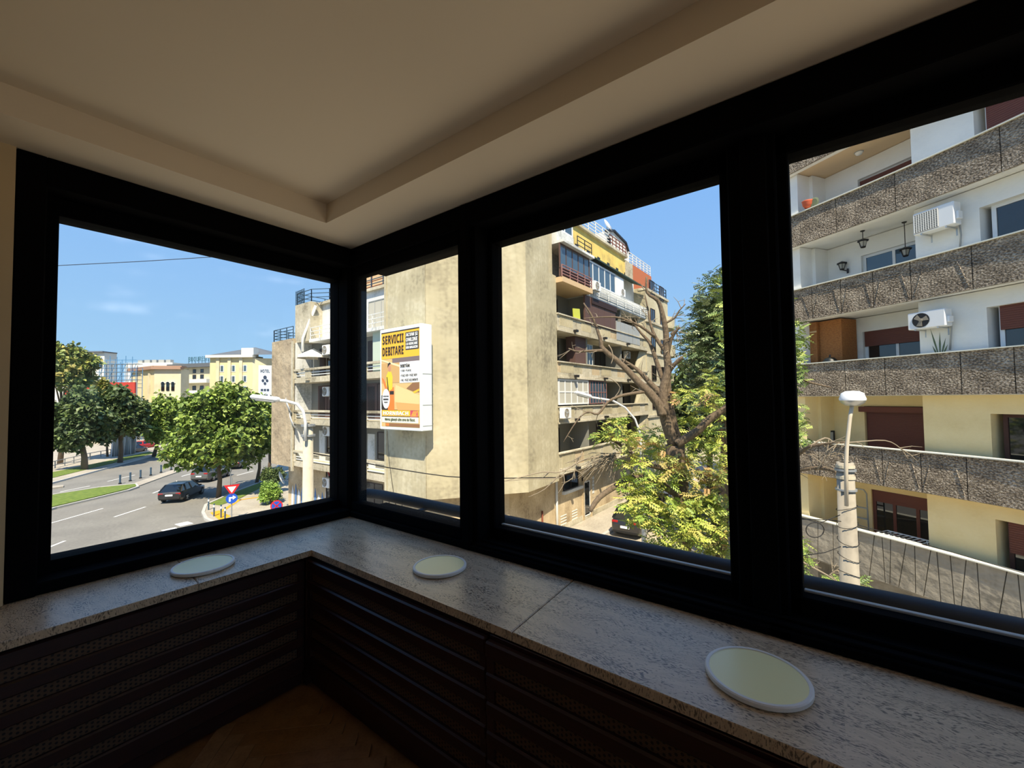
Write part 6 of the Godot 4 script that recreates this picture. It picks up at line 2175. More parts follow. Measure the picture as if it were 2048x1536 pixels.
func branch(parent: Node, pts: Array, depth0: float, depth1: float, r0: float, r1: float, called := "branch", m: Material = null) -> Array:
	var P := []
	var R := []
	for i in pts.size():
		var f := float(i) / (pts.size() - 1)
		P.append(px_d(pts[i][0], pts[i][1], lerpf(depth0, depth1, f)))
		R.append(lerpf(r0, r1, f))
	# rounder bends
	var Q := []
	var S := []
	for i in P.size() - 1:
		var p0: Vector3 = P[max(i - 1, 0)]
		var p3: Vector3 = P[min(i + 2, P.size() - 1)]
		for k in 3:
			Q.append(P[i].cubic_interpolate(P[i + 1], p0, p3, k / 3.0))
			S.append(lerpf(R[i], R[i + 1], k / 3.0))
	Q.append(P[P.size() - 1])
	S.append(R[R.size() - 1])
	var st := smooth()
	tube(st, Q, S, 7)
	obj(called, st, m if m else mats["bark"], parent)
	return Q

func twigs(parent: Node, line: Array, n: int, reach: float, r := 0.012) -> void:
	var st := mesh()
	for k in n:
		var i := rng.randi_range(1, line.size() - 2)
		var a: Vector3 = line[i]
		var d: Vector3 = (line[i + 1] - line[i - 1]).normalized()
		var o := Vector3(rng.randfn(), rng.randfn(), rng.randfn()).normalized()
		var dir := (d * 0.6 + o).normalized()
		var L := reach * rng.randf_range(0.4, 1.0)
		var mid := a + dir * L * 0.55
		var e := mid + (dir + Vector3(rng.randfn(), rng.randfn(), rng.randfn()) * 0.35).normalized() * L * 0.45
		tube(st, [a, mid, e], [r, r * 0.7, r * 0.3], 4, false)
		var e2 := mid + (dir + Vector3(rng.randfn(), rng.randfn(), rng.randfn()) * 0.7).normalized() * L * 0.4
		tube(st, [mid, e2], [r * 0.6, r * 0.25], 4, false)
	var o2 := obj("twigs", st, mats["twig"], parent)
	o2.set_meta("kind", "stuff")

func make_trees() -> void:
	var plane := [Color(0.16, 0.24, 0.035), Color(0.22, 0.31, 0.05), Color(0.29, 0.37, 0.08), Color(0.12, 0.19, 0.03)]
	var dark := [Color(0.06, 0.10, 0.03), Color(0.09, 0.14, 0.04), Color(0.05, 0.08, 0.025), Color(0.13, 0.18, 0.05)]
	var gold := [Color(0.30, 0.32, 0.07), Color(0.22, 0.27, 0.06), Color(0.38, 0.34, 0.10), Color(0.14, 0.19, 0.05)]
	var lime := [Color(0.22, 0.36, 0.05), Color(0.30, 0.44, 0.08), Color(0.16, 0.27, 0.04)]
	px_tree("broad bright green plane tree on the verge beside the give-way sign", 437, 995, Rect2(332, 768, 208, 196), 3000, 0.75, plane, 0.17)
	px_tree("green tree behind the plane tree, beside the brown end wall", 513, 968, Rect2(480, 780, 90, 150), 900, 0.8, plane, 0.14)
	px_tree("green tree with a slim trunk at the far end of the verge", 537, 948, Rect2(500, 800, 80, 110), 700, 0.9, dark, 0.16)
	px_tree("dark green tree over the far pavement with a thick leaning trunk", 169, 941, Rect2(88, 772, 145, 150), 2200, 0.95, dark, 0.3)
	px_tree("dark green tree beside the white plastic sheeting", 240, 927, Rect2(180, 768, 122, 130), 1800, 1.0, dark, 0.25)
	px_tree("lighter green tree beside the red car across the avenue", 307, 913, Rect2(282, 788, 84, 108), 1200, 1.0, plane, 0.22)
	px_tree("golden green tree rising before the white scaffolded building", 120, 930, Rect2(60, 688, 140, 100), 1500, 1.2, gold, 0.25)
	px_tree("green tree at the roadside beyond the middle strip bollards", 392, 905, Rect2(350, 800, 90, 90), 800, 1.1, plane, 0.2)
	px_tree("golden shrub-like tree before the red hoarding", 215, 915, Rect2(180, 760, 45, 50), 400, 0.9, gold, 0.12)
	# shrubs at the block's corner
	for s in [[541, 990, Rect2(516, 962, 52, 48), lime, "round bright green shrub at the graffiti wall"], [548, 968, Rect2(520, 932, 52, 42), dark, "dark green shrub behind the bright round one"]]:
		px_tree(s[4], s[0], s[1] + 20, s[2], 900, 0.28, s[3], 0.06, "", "shrub")
	# trees down the side street
	var pale := [Color(0.15, 0.21, 0.08), Color(0.23, 0.29, 0.14), Color(0.09, 0.14, 0.05), Color(0.32, 0.36, 0.20)]
	far_tree("tall feathery grey-green tree beside the curved house", Vector3(24.5, STREET, -4.9), Vector3(24.6, 1.5, -4.3), Vector3(3.0, 5.4, 2.4), 5200, 0.40, pale)
	far_tree("dense dark green tree further down the side street", Vector3(33, STREET, -7.4), Vector3(33, -0.6, -7.0), Vector3(3.6, 4.6, 3.0), 2600, 0.75, dark)
	far_tree("green tree at the end of the side street", Vector3(46, STREET, -9.0), Vector3(46, 0.5, -8.6), Vector3(5.0, 5.0, 4.0), 1800, 1.1, dark)
	half_dead_tree()
	post_tree()
	org = Vector3.ZERO

func far_tree(label: String, base: Vector3, centre: Vector3, radii: Vector3, n: int, leaf: float, colours: Array) -> void:
	broad_tree(label, base, centre, radii, n, leaf, colours, 0.22, "street_tree", "", "spray" if leaf < 0.6 else "clump")

func half_dead_tree() -> void:
	var D := 12.0
	var foot := px_d(1366, 1100, D)
	var t := thing("half_dead_tree", "old street tree with bare upper branches and yellow-green leaves low down", "tree", Vector3(foot.x, STREET, foot.z))
	var st := smooth()
	tube(st, [Vector3(foot.x + 0.1, STREET, foot.z), Vector3(foot.x, STREET + 1.6, foot.z), foot, px_d(1374, 1050, D), px_d(1361, 1005, D), px_d(1362, 966, D), px_d(1352, 926, D), px_d(1350, 890, D)], [0.36, 0.27, 0.22, 0.20, 0.19, 0.21, 0.25, 0.27], 12)
	obj("trunk", st, mats["bark"], t)
	var pit := thing("tree_pit", "square of bare soil round the foot of the half-bare tree", "tree pit", Vector3(foot.x, STREET, foot.z))
	flat(pit, "soil", [Vector3(foot.x - 0.7, 0, foot.z - 0.7), Vector3(foot.x + 0.7, 0, foot.z - 0.7), Vector3(foot.x + 0.7, 0, foot.z + 0.7), Vector3(foot.x - 0.7, 0, foot.z + 0.7)], mats["soil"], 0.135, 0.1)
	org = t.position
	var lines := []
	lines.append(branch(t, [[1349, 895], [1331, 839], [1326, 802], [1327, 777], [1336, 738], [1333, 706], [1332, 666], [1324, 625], [1315, 601], [1294, 585], [1293, 554]], D, D, 0.17, 0.025, "stem"))
	branch(t, [[1357, 895], [1342, 830], [1335, 784], [1336, 745]], D + 0.15, D + 0.1, 0.15, 0.09, "stem")
	lines.append(branch(t, [[1325, 830], [1318, 811], [1295, 782], [1276, 764], [1245, 731], [1206, 698], [1201, 680], [1186, 637], [1167, 606]], D - 0.2, D - 0.2, 0.15, 0.02))
	lines.append(branch(t, [[1328, 795], [1300, 766], [1273, 738], [1243, 718]], D, D + 0.3, 0.10, 0.03))
	lines.append(branch(t, [[1215, 705], [1205, 701], [1178, 702], [1155, 703], [1137, 697]], D - 0.2, D - 0.3, 0.05, 0.02))
	lines.append(branch(t, [[1329, 770], [1313, 724], [1300, 687], [1282, 666], [1260, 638]], D + 0.1, D + 0.4, 0.08, 0.02))
	lines.append(branch(t, [[1333, 706], [1311, 675], [1300, 645], [1296, 620], [1290, 590]], D, D + 0.3, 0.06, 0.015))
	lines.append(branch(t, [[1311, 675], [1280, 652], [1240, 636], [1210, 634], [1167, 637]], D, D - 0.5, 0.045, 0.012))
	lines.append(branch(t, [[1340, 740], [1350, 728], [1365, 714]], D, D - 0.3, 0.07, 0.05, "stub"))
	lines.append(branch(t, [[1336, 705], [1342, 680], [1350, 665], [1359, 654]], D, D - 0.3, 0.06, 0.035))
	lines.append(branch(t, [[1331, 646], [1349, 636], [1358, 622], [1371, 608]], D, D - 0.2, 0.035, 0.012))
	lines.append(branch(t, [[1342, 668], [1350, 662], [1356, 672]], D, D, 0.03, 0.012))
	lines.append(branch(t, [[1354, 888], [1375, 875], [1395, 862], [1418, 839], [1450, 817], [1480, 795]], D - 0.2, D - 0.8, 0.13, 0.08))
	lines.append(branch(t, [[1350, 935], [1321, 935], [1281, 924], [1262, 911], [1243, 892], [1225, 880]], D - 0.1, D - 0.8, 0.09, 0.03))
	lines.append(branch(t, [[1357, 990], [1328, 973], [1298, 956], [1272, 954], [1238, 969], [1200, 994], [1180, 1022]], D - 0.1, D - 1.2, 0.12, 0.06))
	lines.append(branch(t, [[1359, 1000], [1345, 985], [1330, 965]], D, D + 0.4, 0.08, 0.05))
	lines.append(branch(t, [[1442, 985], [1410, 955], [1395, 940]], D - 0.4, D, 0.09, 0.07))
	lines.append(branch(t, [[1440, 1120], [1445, 1070], [1430, 1045]], D - 0.6, D - 0.8, 0.12, 0.08))
	var m: Material = mats["twig"]
	lines.append(branch(t, [[1262, 911], [1242, 905], [1200, 913], [1161, 922], [1123, 944], [1086, 944], [1040, 955], [1004, 963]], D - 0.8, D - 1.6, 0.028, 0.008, "bare_branch", m))
	branch(t, [[1123, 947], [1119, 956], [1059, 958], [1004, 963]], D - 1.3, D - 1.6, 0.014, 0.006, "bare_branch", m)
	branch(t, [[1121, 947], [1090, 978], [1057, 994]], D - 1.3, D - 1.4, 0.016, 0.006, "bare_branch", m)
	branch(t, [[1127, 949], [1128, 967], [1115, 988]], D - 1.3, D - 1.4, 0.014, 0.006, "bare_branch", m)
	lines.append(branch(t, [[1165, 903], [1150, 940], [1144, 961]], D - 1.0, D - 1.2, 0.016, 0.006, "bare_branch", m))
	lines.append(branch(t, [[1300, 782], [1248, 790], [1217, 803], [1196, 828], [1175, 824], [1155, 840], [1127, 884]], D - 0.2, D - 0.8, 0.05, 0.012))
	branch(t, [[1217, 690], [1223, 700], [1226, 715], [1222, 728]], D - 0.2, D - 0.3, 0.018, 0.01, "bare_branch", m)
	branch(t, [[1225, 800], [1240, 775], [1215, 755], [1190, 758]], D - 0.3, D - 0.5, 0.016, 0.008, "bare_branch", m)
	branch(t, [[1242, 900], [1246, 940], [1256, 1000], [1240, 1010]], D - 0.9, D - 1.0, 0.014, 0.008, "bare_branch", m)
	for l in lines:
		twigs(t, l, 7, 0.55)
	# a broom of dry twigs
	st = mesh()
	for k in 60:
		var a := px_d(1225 + rng.randf_range(-14, 14), 915 + rng.randf_range(-8, 8), D - 0.9)
		var e := px_d(1195 + rng.randf_range(-45, 40), 940 + rng.randf_range(-28, 28), D - 0.9 + rng.randf_range(-0.4, 0.4))
		tube(st, [a, (a + e) / 2 + Vector3(0, 0.08, 0), e], [0.012, 0.009, 0.004], 4, false)
	obj("dry_twigs", st, mats["twig"], t).set_meta("kind", "stuff")
	# leaves
	var sunny := [Color(0.36, 0.40, 0.06), Color(0.30, 0.38, 0.06), Color(0.42, 0.44, 0.10), Color(0.22, 0.31, 0.05)]
	var dry := [Color(0.40, 0.32, 0.10), Color(0.42, 0.24, 0.08), Color(0.30, 0.33, 0.08), Color(0.36, 0.38, 0.10)]
	var places := []
	var singles := []
	var blobs := [[1300, 965, 62, 22, 130], [1275, 990, 35, 26, 80], [1315, 1015, 58, 24, 130], [1275, 1030, 26, 22, 50], [1330, 1045, 40, 22, 70], [1400, 1020, 55, 22, 130], [1425, 1000, 30, 18, 60], [1400, 905, 48, 28, 110], [1425, 880, 30, 26, 60], [1350, 945, 36, 20, 70], [1320, 915, 36, 22, 60], [1290, 885, 46, 20, 60], [1240, 868, 32, 12, 30], [1232, 848, 16, 14, 22], [1310, 870, 60, 20, 60], [1380, 845, 34, 24, 50], [1420, 830, 34, 30, 60], [1360, 800, 30, 14, 24], [1400, 790, 44, 16, 50], [1430, 760, 24, 20, 30], [1300, 1110, 60, 20, 120], [1250, 1103, 22, 10, 34], [1430, 1110, 32, 26, 90], [1395, 1065, 40, 24, 90], [1440, 1050, 18, 36, 60], [1340, 1085, 40, 22, 70], [1385, 960, 30, 16, 40], [1440, 945, 18, 26, 40], [1260, 925, 30, 14, 34], [1200, 872, 26, 8, 16]]
	for b in blobs:
		var near := D - rng.randf_range(0.2, 1.3)
		if b[1] < 962 and b[0] > 1285:      # these hang behind the stems
			near = D + rng.randf_range(0.9, 1.7)
		for k in b[4]:
			var a := rng.randf() * TAU
			var f := sqrt(rng.randf())
			var p := px_d(b[0] + cos(a) * f * b[2], b[1] + sin(a) * f * b[3], near + rng.randf_range(-0.7, 0.7))
			places.append(turned(p, 0.26, 0.7))
	for b in [[1355, 930, 26, 16, 60], [1290, 895, 40, 14, 40], [1240, 880, 26, 8, 20], [1415, 950, 30, 20, 40], [1425, 1075, 30, 24, 50], [1385, 800, 40, 14, 26], [1400, 985, 40, 12, 30]]:
		for k in b[4]:
			var p := px_d(b[0] + rng.randf_range(-1, 1) * b[2], b[1] + rng.randf_range(-1, 1) * b[3], D - rng.randf_range(0.2, 1.2))
			singles.append(turned(p, 0.26, 0.8))
	# the leaves nearest the eye are pieces of their own, the others one crown
	places.sort_custom(func(p: Transform3D, q: Transform3D) -> bool: return p.origin.length_squared() < q.origin.length_squared())
	if not leaf_shapes.has("spray"):
		leaf_shapes["spray"] = leaf_mesh("spray")
	org = t.position
	var greens := [mat("leaf_sun", Color(0.63, 0.67, 0.27), 0.55), mat("leaf_green", Color(0.50, 0.59, 0.24), 0.55), mat("leaf_yellow", Color(0.70, 0.68, 0.34), 0.55)]
	for g in greens:
		g.backlight = Color(0.35, 0.40, 0.12)
	var ordered := places.duplicate()
	ordered.sort_custom(func(p: Transform3D, q: Transform3D) -> bool: return (p.origin + t.position).length_squared() < (q.origin + t.position).length_squared())
	for i in 290:
		var o := obj("leaf", leaf_shapes["spray"], greens[i % 3], t)
		o.transform = ordered[i]
	foliage(t, "spray", ordered.slice(290), sunny)
	foliage(t, "spray", singles, dry, "dry_foliage")

func post_tree() -> void:
	# a second tree, mostly behind the broad post between the sliding lights
	var D := 9.6
	var foot := px_d(1535, 1100, D)
	var t := thing("street_tree", "leafy tree with dead side branches reaching past the concrete pole", "tree", Vector3(foot.x, STREET, foot.z))
	var st := smooth()
	tube(st, [Vector3(foot.x, STREET, foot.z), foot, px_d(1530, 950, D), px_d(1540, 800, D), px_d(1535, 660, D)], [0.2, 0.16, 0.14, 0.11, 0.05], 10)
	obj("trunk", st, mats["bark"], t)
	var m: Material = mats["twig"]
	var l := []
	l.append(branch(t, [[1532, 950], [1570, 925], [1600, 906], [1617, 894], [1654, 887], [1690, 884]], D, D - 1.4, 0.06, 0.015))
	l.append(branch(t, [[1532, 960], [1570, 948], [1600, 940], [1631, 936], [1655, 938], [1674, 944]], D, D - 1.4, 0.05, 0.035))
	l.append(branch(t, [[1540, 800], [1570, 765], [1593, 754], [1617, 764], [1640, 770], [1662, 775]], D, D - 0.6, 0.04, 0.014))
	l.append(branch(t, [[1617, 894], [1650, 876], [1672, 886], [1712, 884], [1770, 881], [1800, 896], [1816, 918]], D - 0.8, D - 1.2, 0.02, 0.006, "bare_branch", m))
	l.append(branch(t, [[1635, 940], [1648, 918], [1668, 906], [1684, 908]], D - 1.0, D - 1.3, 0.014, 0.008, "bare_branch", m))
	l.append(branch(t, [[1535, 1090], [1580, 1110], [1614, 1129], [1657, 1152], [1695, 1179]], D, D - 1.2, 0.03, 0.012, "bare_branch", m))
	l.append(branch(t, [[1657, 1152], [1670, 1142], [1684, 1142]], D - 0.9, D - 1.0, 0.014, 0.008, "bare_branch", m))
	for q in l:
		twigs(t, q, 9, 0.42, 0.009)
	var places := []
	for b in [[1590, 680, 18, 45, 70], [1590, 740, 22, 60, 70], [1600, 680, 14, 10, 12], [1594, 840, 16, 34, 60], [1598, 880, 14, 14, 20], [1596, 1110, 22, 40, 110], [1608, 1150, 14, 20, 40], [1668, 1166, 14, 14, 46], [1720, 1163, 7, 8, 14], [1560, 700, 40, 120, 160], [1540, 900, 40, 140, 160], [1450, 690, 20, 90, 60], [1448, 600, 14, 70, 34], [1440, 560, 14, 30, 12]]:
		for k in b[4]:
			var a := rng.randf() * TAU
			var f := sqrt(rng.randf())
			var dd := D - rng.randf_range(-0.6, 0.6)
			places.append(turned(px_d(b[0] + cos(a) * f * b[2], b[1] + sin(a) * f * b[3], dd), 0.20, 0.8))
	foliage(t, "spray", places, [Color(0.16, 0.24, 0.05), Color(0.24, 0.33, 0.07), Color(0.34, 0.40, 0.10), Color(0.10, 0.16, 0.04)])

# ================================================================ across the avenue
func facing(b: Node, called: String, u0: float, u1: float, vt: float, depth0: float, depth1: float, m: Material, back := 14.0, low := STREET) -> Array:
	# an upright wall between two pixel columns at two depths, with a body behind it; its top passes through (u0, vt)
	var a := px_d(u0, vt, depth0)
	var c := px_d(u1, vt, depth1)
	var top := a.y
	var d := Vector3(c.x - a.x, 0, c.z - a.z)
	var r := d.normalized()
	var n := r.cross(Vector3.UP)
	var st := mesh()
	var p := [Vector3(a.x, low, a.z), Vector3(c.x, low, c.z), Vector3(c.x, low, c.z) - n * back, Vector3(a.x, low, a.z) - n * back]
	var q := []
	for e in p:
		q.append(Vector3(e.x, top, e.z))
	hexa(st, p, q)
	obj(called, st, m, b)
	return [Vector3(a.x, 0, a.z), r, n, d.length(), top]
func on_wall(w: Array, x: float, y: float, out := 0.05) -> Vector3:
	return w[0] + w[1] * x + w[2] * out + Vector3(0, y, 0)

func make_far_buildings() -> void:
	var st: SurfaceTool
	var cream := tex_mat("far_cream", weathered("far_cream_tex", Color(0.72, 0.68, 0.56), Color(0.81, 0.77, 0.65), Color(0.85, 0.82, 0.71), 91), Vector3(14, 14, 14), 0.9)
	var pale := mat("far_white", Color(0.86, 0.85, 0.80), 0.9)
	var yellow := mat("far_yellow", Color(0.82, 0.765, 0.60), 0.9)
	var roof := mat("far_roof", Color(0.36, 0.38, 0.40), 0.7)
	var frame: Material = mats["white_metal"]
	var dk: Material = mats["dark_glass"]
	# yellow hotel with a vertical sign
	var d := 118.0
	var b := thing("hotel", "pale yellow six-storey hotel with grey roof and vertical sign beyond the plane tree", "building", on_street(480, 850))
	var w := facing(b, "front", 420, 505, 712, d, d, yellow, 5.0)
	var top: float = w[4]
	for c in 3:
		for k in 5:
			window(b, on_wall(w, (450 + c * 23 - 420) / 85.0 * w[3] - 1.2, top - 3.6 - k * 2.95), w[1], 1.9, 1.9, 2, frame, mats["blue_glass"], 1, 0.16)
		st = mesh()
		ob(st, on_wall(w, (437 + c * 23 - 420) / 85.0 * w[3], top - 8.0, 0.1), Vector3(0.9, 16, 0.5), Basis(w[1], Vector3.UP, w[2]))
		obj("pilaster", st, cream, b)
	st = mesh()
	ob(st, on_wall(w, w[3] / 2, top - 0.2, 0.2), Vector3(w[3] + 1.2, 0.7, 1.6), Basis(w[1], Vector3.UP, w[2]))
	ob(st, on_wall(w, w[3] - 1.2, top + 0.9, -0.8), Vector3(3.4, 2.4, 2.4), Basis(w[1], Vector3.UP, w[2]))
	obj("cornice", st, pale, b)
	st = mesh()
	var r0 := on_wall(w, -0.5, top + 0.15, 0.5)
	var r1 := on_wall(w, w[3] + 6.0, top + 0.15, 0.5)
	var ridge := on_wall(w, w[3] * 0.55, top + 3.6, -10.0)
	tri(st, r0, r1, ridge)
	tri(st, r0, on_wall(w, -0.5, top + 0.15, -24.0), ridge)
	tri(st, r1, on_wall(w, w[3] + 6.0, top + 0.15, -24.0), ridge)
	obj("roof", st, roof, b)
	var w2 := facing(b, "side_wing", 505, 560, 716, d, d + 3.0, cream, 20.0)
	for c in 3:
		for k in 4:
			window(b, on_wall(w2, 2.4 + c * 2.6, w2[4] - 3.4 - k * 2.95), w2[1], 1.3, 1.7, 1, frame, dk, 1, 0.14)
	var sg := on_wall(w2, 3.2, w2[4] - 7.6, 1.2)
	st = mesh()
	ob(st, sg, Vector3(3.2, 11.0, 0.9), Basis(w2[1], Vector3.UP, w2[2]))
	var board := obj("sign_board", st, pale, b)
	st = mesh()
	ob(st, sg + w2[2] * 0.5, Vector3(2.5, 9.6, 0.1), Basis(w2[1], Vector3.UP, w2[2]))
	obj("sign_field", st, mat("sign_pale", Color(0.86, 0.90, 0.93), 0.7), board)
	var navy := mat("sign_navy", Color(0.16, 0.22, 0.32), 0.7)
	words(board, "lettering", "HOTEL", sg + w2[2] * 0.65 + Vector3(0, 3.9, 0), w2[1], Vector3.UP, 2.2, 0.9, navy)
	words(board, "lettering", "M", sg + w2[2] * 0.65 + Vector3(0, -3.4, 0), w2[1], Vector3.UP, 1.4, 1.5, navy)
	words(board, "lettering", "★ ★ ★", sg + w2[2] * 0.65 + Vector3(0, -1.4, 0), w2[1], Vector3.UP, 2.0, 0.6, navy)
	for e in [[0.0, 2.1, 0.55], [-0.5, 1.2, 0.42], [0.5, 1.2, 0.42], [0.0, 0.4, 0.42]]:
		st = mesh()
		plate(st, disc_poly(e[2], 12, 0.8), sg + w2[2] * 0.58 + w2[1] * e[0] + Vector3(0, e[1], 0), w2[1], Vector3.UP, 0.06)
		obj("crest_petal", st, navy, board)
	# long hotel wing with white balconies and roof letters
	d = 135.0
	b = thing("balcony_hotel", "long cream building with rows of white balconies and letters on its roof", "building", on_street(385, 850))
	w = facing(b, "front", 352, 424, 736, d + 4, d, cream, 20.0)
	top = w[4]
	st = mesh()
	ob(st, on_wall(w, w[3] / 2, top + 0.5, -3.0), Vector3(w[3] + 4.0, 1.2, 9.0), Basis(w[1], Vector3.UP, w[2]))
	obj("roof", st, roof, b)
	for c in 4:
		window(b, on_wall(w, 1.6 + c * 3.2, top - 1.3), w[1], 1.3, 1.2, 2, mats["brown_dark"], dk, 1, 0.12)
	for k in 3:
		st = mesh()
		ob(st, on_wall(w, w[3] / 2, top - 4.6 - k * 3.6, 0.9), Vector3(w[3], 1.2, 1.8), Basis(w[1], Vector3.UP, w[2]))
		obj("balcony", st, pale, b)
		for c in 4:
			window(b, on_wall(w, 1.6 + c * 3.2, top - 3.2 - k * 3.6), w[1], 1.5, 1.5, 2, mats["brown_dark"], dk, 1, 0.14)
	var lt := on_wall(w, w[3] * 0.72, top + 2.3, 1.0)
	words(b, "roof_letters", "BUCUREȘTI", lt, w[1], Vector3.UP, 8.6, 1.9, mat("letter_blue", Color(0.22, 0.40, 0.46), 0.7))
	st = mesh()
	for k in 7:
		bar(st, lt + w[1] * (-4.2 + k * 1.4) - Vector3(0, 1.6, 0), lt + w[1] * (-4.2 + k * 1.4) + Vector3(0, 0.9, -0.2), 0.12)
	obj("letter_frame", st, mats["blue_metal"], b)
	# cream house with three arched windows
	d = 104.0
	b = thing("arched_house", "cream house with three arched windows and a tiled cornice", "building", on_street(310, 855))
	w = facing(b, "front", 309, 362, 738, d, d + 1.0, cream, 3.5)
	top = w[4]
	var w1 := facing(b, "side", 262, 309, 738, d + 7.0, d, yellow, 4.0)
	for q in [w, w1]:
		st = mesh()
		ob(st, on_wall(q, q[3] / 2, top + 0.2, 0.1), Vector3(q[3] + 0.6, 0.6, 1.4), Basis(q[1], Vector3.UP, q[2]))
		ob(st, on_wall(q, q[3] / 2, top + 0.6, -0.6), Vector3(q[3] + 0.8, 0.35, 2.2), Basis(q[1], Vector3.UP, q[2]))
		obj("cornice", st, mat("far_tile", Color(0.62, 0.50, 0.42), 0.8), b)
	for c in 3:
		var at := on_wall(w, w[3] * (0.33 + c * 0.19), top - 4.3, 0.06)
		var poly := [Vector2(-0.34, -1.1), Vector2(0.34, -1.1)]
		for k in 9:
			poly.append(Vector2(cos(PI * k / 8) * 0.34, 0.75 + sin(PI * k / 8) * 0.36))
		st = mesh()
		plate(st, poly, at, w[1], Vector3.UP, 0.08)
		var aw := obj("arched_window", st, dk, b)
		st = mesh()
		for k in 8:
			bar(st, at + w[1] * cos(PI * k / 8) * 0.44 + Vector3(0, 0.75 + sin(PI * k / 8) * 0.46, 0) + w[2] * 0.1, at + w[1] * cos(PI * (k + 1) / 8) * 0.44 + Vector3(0, 0.75 + sin(PI * (k + 1) / 8) * 0.46, 0) + w[2] * 0.1, 0.13)
		obj("arch", st, pale, aw)
		window(b, on_wall(w, w[3] * (0.33 + c * 0.19), top - 8.6), w[1], 0.9, 1.8, 1, mats["brown_dark"], dk, 1, 0.1)
	window(b, on_wall(w1, w1[3] * 0.18, top - 4.4), w1[1], 1.3, 1.8, 2, mats["brown_dark"], dk, 1, 0.12)
	st = mesh()
	ob(st, on_wall(w1, w1[3] * 0.55, top - 5.5, 0.2), Vector3(0.5, 9.0, 0.5), Basis(w1[1], Vector3.UP, w1[2]))
	ob(st, on_wall(w1, w1[3] * 0.85, top - 5.5, 0.2), Vector3(0.5, 9.0, 0.5), Basis(w1[1], Vector3.UP, w1[2]))
	obj("pilaster", st, cream, b)
	# white block behind it
	b = thing("roof_block", "low white block with roof plant rising behind the arched house", "building", on_street(300, 850))
	w = facing(b, "front", 250, 345, 726, 150, 150, pale, 20.0)
	st = mesh()
	for k in 5:
		ob(st, on_wall(w, w[3] * (0.2 + k * 0.15), w[4] + 0.6, -3.0), Vector3(1.6 + 0.4 * (k % 2), 1.3, 1.5), Basis(w[1], Vector3.UP, w[2]))
	obj("roof_plant", st, mats["grey_plastic"], b)
	# white building with a dark sloping roof behind scaffolding
	b = thing("scaffolded_building", "white building with a dark sloping roof behind the scaffolding", "building", on_street(140, 880))
	w = facing(b, "front", 96, 209, 706, 96, 96, mats["far_white"], 3.0)
	top = w[4]
	st = mesh()
	quad(st, on_wall(w, -6.0, top + 2.4, 0.4), on_wall(w, w[3] * 0.62, top + 0.1, 0.4), on_wall(w, w[3] * 0.62, top + 0.1, -3), on_wall(w, -6.0, top + 2.4, -3))
	quad(st, on_wall(w, -6.0, top, 0.4), on_wall(w, w[3] * 0.62, top, 0.4), on_wall(w, w[3] * 0.62, top + 0.12, 0.4), on_wall(w, -6.0, top + 2.4, 0.4))
	ob(st, on_wall(w, w[3] * 0.8, top + 0.1, -1.2), Vector3(w[3] * 0.42, 0.25, 3.6), Basis(w[1], Vector3.UP, w[2]))
	obj("roof", st, roof, b)
	st = mesh()
	ob(st, on_wall(w, w[3] * 0.95, top - 2.4, 0.1), Vector3(0.6, 1.8, 0.2), Basis(w[1], Vector3.UP, w[2]))
	obj("window", st, dk, b)
	var sc := thing("scaffolding", "blue tubular scaffolding with decks above the red hoarding", "scaffolding", on_street(230, 880))
	var o := px_d(188, 760, 92)
	var e := px_d(272, 760, 92)
	var ax := Vector3(e.x - o.x, 0, e.z - o.z)
	var an := ax.normalized().cross(Vector3.UP)
	for k in 9:
		for j in 2:
			st = mesh()
			var p := o + ax * (k / 8.0) - an * (j * 1.6)
			bar(st, Vector3(p.x, STREET, p.z), Vector3(p.x, px_d(220, 712 + (k % 3) * 6 + (12 if k > 6 else 0), 92).y, p.z), 0.10)
			obj("upright", st, mat("scaffold_blue", Color(0.30, 0.50, 0.66), 0.6), sc)
	for k in 4:
		st = mesh()
		var y := px_d(220, 728 + k * 16, 92).y
		for j in 2:
			var p := o - an * (j * 1.6)
			bar(st, Vector3(p.x, y, p.z), Vector3(p.x + ax.x, y, p.z + ax.z), 0.09)
			bar(st, Vector3(p.x, y + 0.9, p.z), Vector3(p.x + ax.x, y + 0.9, p.z + ax.z), 0.07)
		obj("ledger", st, mats["scaffold_blue"], sc)
		st = mesh()
		ob(st, Vector3(o.x + ax.x / 2, y, o.z + ax.z / 2) - an * 0.8, Vector3(ax.length(), 0.1, 1.4), Basis(ax.normalized(), Vector3.UP, an))
		obj("deck", st, mats["galv"], sc)
	for k in 4:
		st = mesh()
		var p := o + ax * (k / 4.0)
		var q := o + ax * ((k + 1) / 4.0)
		bar(st, Vector3(p.x, px_d(220, 776, 92).y, p.z), Vector3(q.x, px_d(220, 728, 92).y, q.z), 0.07)
		obj("brace", st, mats["scaffold_blue"], sc)
	# red hoarding with a printed oval
	b = thing("red_hoarding", "long red printed hoarding below the scaffolding", "hoarding", on_street(200, 885))
	w = facing(b, "sheet", 128, 270, 766, 89, 89, mat("hoarding_red", Color(0.68, 0.22, 0.17), 0.7), 0.3, px_d(200, 800, 89).y)
	st = mesh()
	var oval := []
	for k in 22:
		oval.append(Vector2(cos(TAU * k / 22) * 1.5, sin(TAU * k / 22) * 0.7 - cos(TAU * k / 22) * 0.25))
	plate(st, oval, on_wall(w, w[3] * 0.84, w[4] - 1.7, 0.02), w[1], Vector3.UP, 0.03)
	obj("oval_print", st, mats["grille"], b)
	st = mesh()
	ob(st, on_wall(w, w[3] * 0.38, w[4] - 2.4, 0.05), Vector3(3.0, 1.1, 0.1), Basis(w[1], Vector3.UP, w[2]))
	obj("blue_sheet", st, mats["scaffold_blue"], b)
	st = mesh()
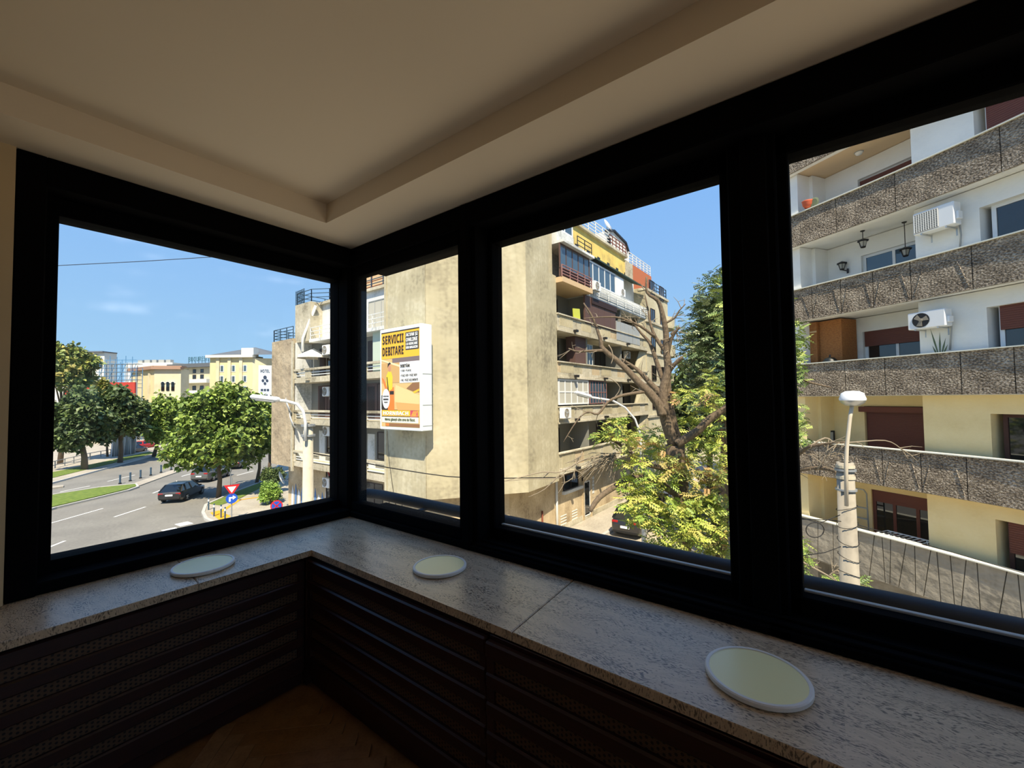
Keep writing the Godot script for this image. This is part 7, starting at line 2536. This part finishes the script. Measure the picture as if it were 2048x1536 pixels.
	for k in 8:
		var p := on_wall(w, w[3] * k / 7.0, 0, -0.4)
		bar(st, Vector3(p.x, STREET, p.z), Vector3(p.x, w[4], p.z), 0.2)
	obj("support_post", st, mats["galv"], b)
	# plastic sheeting of the building site, a wall behind the trees, a fence
	b = thing("plastic_sheeting", "white plastic sheeting hanging in folds under a blue edge at the building site", "sheeting", on_street(255, 908))
	var a0 := on_street(222, 915)
	var a1 := on_street(272, 908)
	st = smooth()
	var prev := []
	for k in 41:
		var f := k / 40.0
		var p := a0.lerp(a1, f) + Vector3(0, 0, 1) * 0.35 * sin(k * 1.7)
		var row := [p, p + Vector3(0, 2.4, 0) + Vector3(0.15 * sin(k), 0, 0), p + Vector3(0, 4.6, 0) - Vector3(0, 0, 0.2 * sin(k * 1.7))]
		if k > 0:
			for j in 2:
				quad(st, prev[j], row[j], row[j + 1], prev[j + 1])
		prev = row
	obj("sheet", st, mat("sheeting", Color(0.82, 0.83, 0.83), 0.5), b)
	st = mesh()
	ob(st, (a0 + a1) / 2 + Vector3(0, 4.8, 0), Vector3((a1 - a0).length(), 0.7, 0.6), Basis(Vector3.UP, atan2(-(a1 - a0).z, (a1 - a0).x)))
	obj("blue_edge", st, mats["scaffold_blue"], b)
	b = thing("site_hoarding", "grey board hoarding behind the dark trees across the avenue", "hoarding", on_street(160, 915))
	w = facing(b, "boards", 60, 215, 872, 82, 86, mats["concrete_grey"], 0.4)
	st = mesh()
	ob(st, on_wall(w, w[3] * 0.3, STREET + 1.2, 0.3), Vector3(1.2, 2.2, 0.4), Basis(w[1], Vector3.UP, w[2]))
	obj("red_gate", st, mats["hoarding_red"], b)
	b = thing("rail_fence", "low metal rail fence along the far pavement", "fence", on_street(160, 935))
	var ps := [on_street(60, 948), on_street(110, 938), on_street(180, 920), on_street(240, 908)]
	org = b.position
	railing(b, ps, 1.0, 2, mats["galv"], 2.5, 0.04, "rails")
	st = mesh()
	for p in ps:
		bar(st, p, p + Vector3(0, 1.05, 0), 0.12)
	obj("corner_posts", st, mats["galv"], b)
	# houses that close the avenue and the side street
	b = thing("street_end_house", "pale house closing the far end of the side street behind the trees", "building", Vector3(62, STREET, -10))
	st = mesh()
	bx(st, 62, 74, STREET, 2.0, -24, 4)
	obj("walls", st, cream, b)
	for k in 3:
		for j in 5:
			window(b, Vector3(61.95, -6.0 + k * 3.0, -20.0 + j * 4.4), Vector3(0, 0, 1), 1.4, 1.7, 2, frame, dk, 1, 0.1)
	st = mesh()
	bx(st, 61.4, 74.5, 2.0, 2.5, -24.5, 4.5)
	obj("roof", st, roof, b)
	org = Vector3.ZERO
